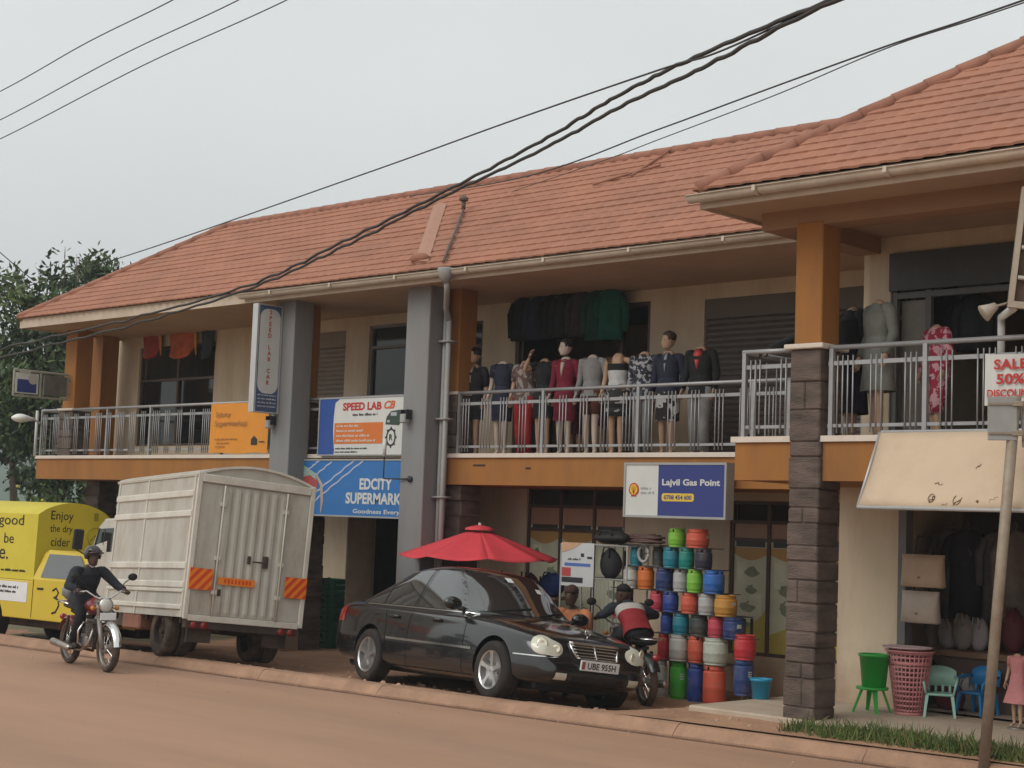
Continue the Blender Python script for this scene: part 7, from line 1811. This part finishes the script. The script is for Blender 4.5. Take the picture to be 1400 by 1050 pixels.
# ------------------------------------------------------------------ overhead cables
cabm=M('cable_black',(.045,.042,.04),.6,.1,5)
def smooth(pts,n=14):
    o=[]
    P=[pts[0]]+pts+[pts[-1]]
    for i in range(1,len(P)-2):
        for k in range(n):
            t=k/n; a,b,c,d=P[i-1],P[i],P[i+1],P[i+2]
            o.append(.5*((2*b)+(c-a)*t+(2*a-5*b+4*c-d)*t*t+(3*b-a-3*c+d)*t**3))
    o.append(pts[-1]); return o
def cable(pts,r,label,wob=0.,seed=0,grp=None):
    P=smooth([PD(*q) for q in pts]); rnd=random.Random(seed)
    if wob:
        for i,p in enumerate(P): P[i]=p+UP*(wob*noise.noise(Vector((i*.55,seed*7.,0)))*1.6+wob*.5*math.sin(i*1.7+seed))*(max(.6,(p-CAM).length/11))
    mb=MB().sh(); mb.tube(P,r,6); o=mb.build('overhead_cable',cabm); tag(o,label,'cable',grp); return o
B1=[(-260,548,30),(0,478,26),(170,438,23.5),(340,390,20.5),(470,330,18.2),(600,266,16.2),(740,193,14.2),(850,128,12.7),(960,74,11.3),(1140,-2,9.6),(1500,-150,7.6)]
B2=[(-260,566,30),(0,490,26),(170,447,23.5),(340,395,20.5),(470,337,18.2),(600,272,16.2),(740,205,14.2),(850,145,12.7),(960,93,11.3),(1140,2,9.6),(1500,-140,7.6)]
cable(B1,.017,'upper of the two thick twisted black cables crossing in front of the roof',.0075,1)
cable(B2,.017,'lower of the two thick twisted black cables crossing in front of the roof',.0075,2)
cable([(-200,470,30),(0,403,26),(200,341,22),(500,237,17),(700,165,14.2),(900,96,11.8),(985,70,11),(1160,-10,9.5),(1500,-160,7.6)],.008,'single thin cable above the twisted pair, passing over the left roof end')
r0=rp(560,268); d0=(r0-CAM).dot(FWD)
cable([(560,268,d0-.15),(720,241,20),(900,177,17.5),(1060,118,15.5),(1215,62,13.8),(1345,19,12.5),(1600,-70,10.5)],.009,'upper of the two thin cables rising from the roof to the upper right')
r1=rp(700,262); d1=(r1-CAM).dot(FWD)
cable([(700,262,d1-.15),(821,221,19),(900,191,17.5),(1060,130,15.5),(1212,66,13.8),(1345,22,12.4),(1600,-64,10.4)],.006,'lower and fainter of the two thin cables rising from the roof to the upper right')
for i,(ya,xb,lb) in enumerate(((125,236,'uppermost of the three thin cables in the top left sky'),(164,326,'middle of the three thin cables in the top left sky'),(190,392,'lowest of the three thin cables in the top left sky'))):
    cable([(-150,ya+150*ya/xb*.9,22),(0,ya,20),(xb*.5,ya*.47,17.5),(xb,0,15.5),(xb*1.6,-ya*.65,13)],.0065,lb)
cable([(-60,290,40),(0,345,40),(45,383,41)],.012,'short faint cable at the left edge running down into the tree top')
# ------------------------------------------------------------------ trees
leafm=[M('leaf_a',(.055,.09,.03),.6,.45,2.2),M('leaf_b',(.1,.145,.05),.6,.4,2.2),M('leaf_c',(.03,.052,.022),.65,.4,2.2)]
barkm=M('bark',(.1,.075,.055),.9,.25,6,bump=.4)
def tree(nm,label,cat,base,crown,rad,n_cl,n_lf,lsize,seed,bare=0,grp=None,trunk_r=.2,zsq=1.):
    r=random.Random(seed); t=thing(nm,label,cat,base,0,grp); b=Vector(base); c=Vector(crown)-b
    mb=MB().sh(); mb.tube([(0,0,-.2),(c.x*.15,c.y*.15,c.z*.35),(c.x*.5,c.y*.5,c.z*.7),tuple(c)],[trunk_r,trunk_r*.8,trunk_r*.55,trunk_r*.2],10)
    cl_=[]
    for i in range(n_cl):
        while True:
            v=Vector((r.uniform(-1,1),r.uniform(-1,1),r.uniform(-1,1)))
            if .35<v.length<1: break
        v=Vector((v.x*rad[0],v.y*rad[1],v.z*rad[2])); p=c+v; cl_.append(p)
        s_=Vector((c.x*.5,c.y*.5,c.z*.7)).lerp(c,r.uniform(0,.8)); m_=s_.lerp(p,.55)+Vector((0,0,.15))
        mb.tube([s_,m_,p],[trunk_r*.26,trunk_r*.15,.012],6)
    for i in range(bare):
        p=cl_[r.randrange(len(cl_))]; e=c+Vector((r.uniform(-.5,.7)*rad[0],0,rad[2]*r.uniform(1.15,1.5))); q=c+Vector((e.x-c.x,0,rad[2]*.5))
        mb.tube([q,q.lerp(e,.5)+Vector((.06,0,0)),e],[.03,.018,.006],5)
        for k in range(4): s_=q.lerp(e,.35+.15*k); mb.tube([s_,s_+Vector((r.uniform(-.4,.4),r.uniform(-.2,.2),r.uniform(.15,.4)))],[.01,.004],4)
    mb.build('trunk',barkm,t)
    vs=[];fs=[];mi=[]
    for p in cl_:
        sg_=r.uniform(.5,1.)*.26*min(rad); tone=r.choices((0,1,2),(4,3,4))[0]
        for k in range(n_lf):
            o=Vector((r.gauss(0,1),r.gauss(0,1),r.gauss(0,.75)))*sg_; q=p+o
            a=Vector((r.gauss(0,1),r.gauss(0,1),r.gauss(0,.6))).normalized(); bq=a.orthogonal().normalized(); bq=Matrix.Rotation(r.uniform(0,6.3),3,a)@bq; cq=a.cross(bq); L_=lsize*r.uniform(.6,1.3); w_=L_*.5
            i0=len(vs); vs+=[q-bq*L_,q+cq*w_*.8-bq*L_*.1,q+bq*L_+a*L_*.15,q-cq*w_*.8-bq*L_*.1]; fs.append((i0,i0+1,i0+2,i0+3)); mi.append(tone if r.random()<.8 else r.randrange(3))
    me=bpy.data.meshes.new('crown'); me.from_pydata([tuple(v) for v in vs],[],fs)
    for m_ in leafm: me.materials.append(m_)
    me.polygons.foreach_set('material_index',mi); o=bpy.data.objects.new('crown',me); COL.objects.link(o); o.parent=t; return t
G_='trees beyond the left end of the building'
def at(px,py,D): return PD(px,py,D)
def gtree(px,py,D,*a,**k):
    c=at(px,py,D); return tree(*a[:3],(c.x+.5,c.y+.3,-.3),tuple(c),*a[3:],**k)
gtree(62,462,47,'tree','large airy tree with bare top twigs, leftmost behind the roof corner','tree',(2.6,2.4,1.9),38,140,.13,21,bare=3,grp=G_,trunk_r=.22)
gtree(142,425,50,'tree','leafy tree top showing just above the left roof hip','tree',(1.5,1.5,1.7),28,150,.11,22,bare=0,grp=G_,trunk_r=.15)
gtree(120,560,46,'tree','dense dark tree seen between the far left orange columns','tree',(2.5,2.2,2.2),46,180,.13,23,grp=G_,trunk_r=.25)
gtree(10,570,52,'tree','dark tree at the left edge under the projecting sign','tree',(1.5,1.8,2.2),26,160,.13,24,grp=G_,trunk_r=.18)
gtree(105,690,44,'bush','low dense bush with a few yellow flowers below the left balcony','bush',(2.2,1.5,1.1),30,150,.11,25,trunk_r=.1)
bush=[o for o in COL.objects if o.name.startswith('bush')][0]
mb=MB().sh(); r=random.Random(5)
for (px,py) in ((72,650),(88,694),(66,640),(24,665),(98,655),(36,700),(58,684)):
    p=PD(px,py,42.3)-bush.location; mb.sphere(p,(.045,.045,.04),8)
mb.build('flowers',M('flower_yellow',(.5,.42,.08),.7,.1,5),bush)
# ------------------------------------------------------------------ loose stones on the dirt verge
mb=MB(); r=random.Random(12)
for k in range(420):
    X=r.uniform(-27,-8.2); Y=ykerb(X)+.3+2.6*r.random()**1.7; z=gz(X,Y)
    if X>-11.1 and Y>14.3: continue
    s_=r.choice((.008,.012,.016,.022,.034))*r.uniform(.7,1.3); c_=[Vector((X+s_*r.uniform(.7,1.3)*x,Y+s_*r.uniform(.7,1.3)*y,z-.003+s_*.9*zz)) for x,y,zz in ((-1,-.6,0),(.3,-1,0),(1,.2,0),(.1,1,0),(-.5,-.2,.9),(.5,.1,1))]
    mb.add(c_,[(0,1,5,4),(1,2,5),(2,3,5),(3,4,5),(3,0,4)])
for k in range(160):
    X=r.uniform(-24,-7); Y=ykerb(X)-.04-1.4*r.random()**2.5; s_=r.choice((.006,.009,.014))*r.uniform(.7,1.3)
    c_=[Vector((X+s_*x,Y+s_*y,ROAD_Z+s_*.8*zz)) for x,y,zz in ((-1,-.6,0),(.3,-1,0),(1,.2,0),(.1,1,0),(-.5,-.2,.9),(.5,.1,1))]
    mb.add(c_,[(0,1,5,4),(1,2,5),(2,3,5),(3,4,5),(3,0,4)])
o=mb.build('gravel',M('stone_chips',(.34,.22,.15),.9,.35,3)); stuff(o,'small loose stones and clods scattered on the red dirt verge','gravel')
# ------------------------------------------------------------------ grass on the right verge
vs=[];fs=[];mi=[]; r=random.Random(31)
for k in range(17000):
    X=r.uniform(-9.5,-3.2); Y=13.85+.57*r.random()**.9+ .05*math.sin(X*5)
    if Y<ykerb(X)+.22 : continue
    dens=noise.noise(Vector((X*1.6,Y*2.2,1.)))+.35*(X+8.6)
    if dens<r.uniform(-.5,.35): continue
    hgt=r.uniform(.05,.19)*(1.5 if r.random()<.15 else 1); a=r.uniform(0,6.3); w=.0075; lean=Vector((r.gauss(0,.4),r.gauss(0,.4),1)).normalized()*hgt; d_=Vector((math.cos(a),math.sin(a),0))*w; p=Vector((X,Y,gz(X,Y)-.01))
    i0=len(vs); vs+=[p-d_,p+d_,p+lean*.6+d_*.6,p+lean+Vector((0,0,-.02))*r.random()*3,p+lean*.6-d_*.6]; fs.append((i0,i0+1,i0+2,i0+3,i0+4)); mi.append(r.choices((0,1,2),(5,4,3))[0])
me=bpy.data.meshes.new('grass'); me.from_pydata([tuple(v) for v in vs],[],fs)
for c_ in ((.07,.12,.03),(.11,.15,.04),(.17,.15,.06)): me.materials.append(M('grass_%d'%int(c_[0]*100),c_,.7,.3,5))
me.polygons.foreach_set('material_index',mi); o=bpy.data.objects.new('grass',me); COL.objects.link(o); stuff(o,'short green grass along the verge in front of the corner shop','grass')
# ------------------------------------------------------------------ thin haze in the air
mb=MB(); mb.box(-1080,140,-40,1090,-1.6,120)
hz=bpy.data.materials.new('haze_air'); hz.use_nodes=True; n=hz.node_tree
for nd_ in list(n.nodes):
    if nd_.type=='BSDF_PRINCIPLED': n.nodes.remove(nd_)
pv=n.nodes.new('ShaderNodeVolumePrincipled'); pv.inputs['Color'].default_value=(.85,.9,.95,1); pv.inputs['Density'].default_value=.0008; pv.inputs['Anisotropy'].default_value=.0
n.links.new(pv.outputs['Volume'],[q for q in n.nodes if q.type=='OUTPUT_MATERIAL'][0].inputs['Volume'])
o=mb.build('haze',hz); stuff(o,'thin pale haze in the air over street and hills','haze'); o.visible_shadow=True
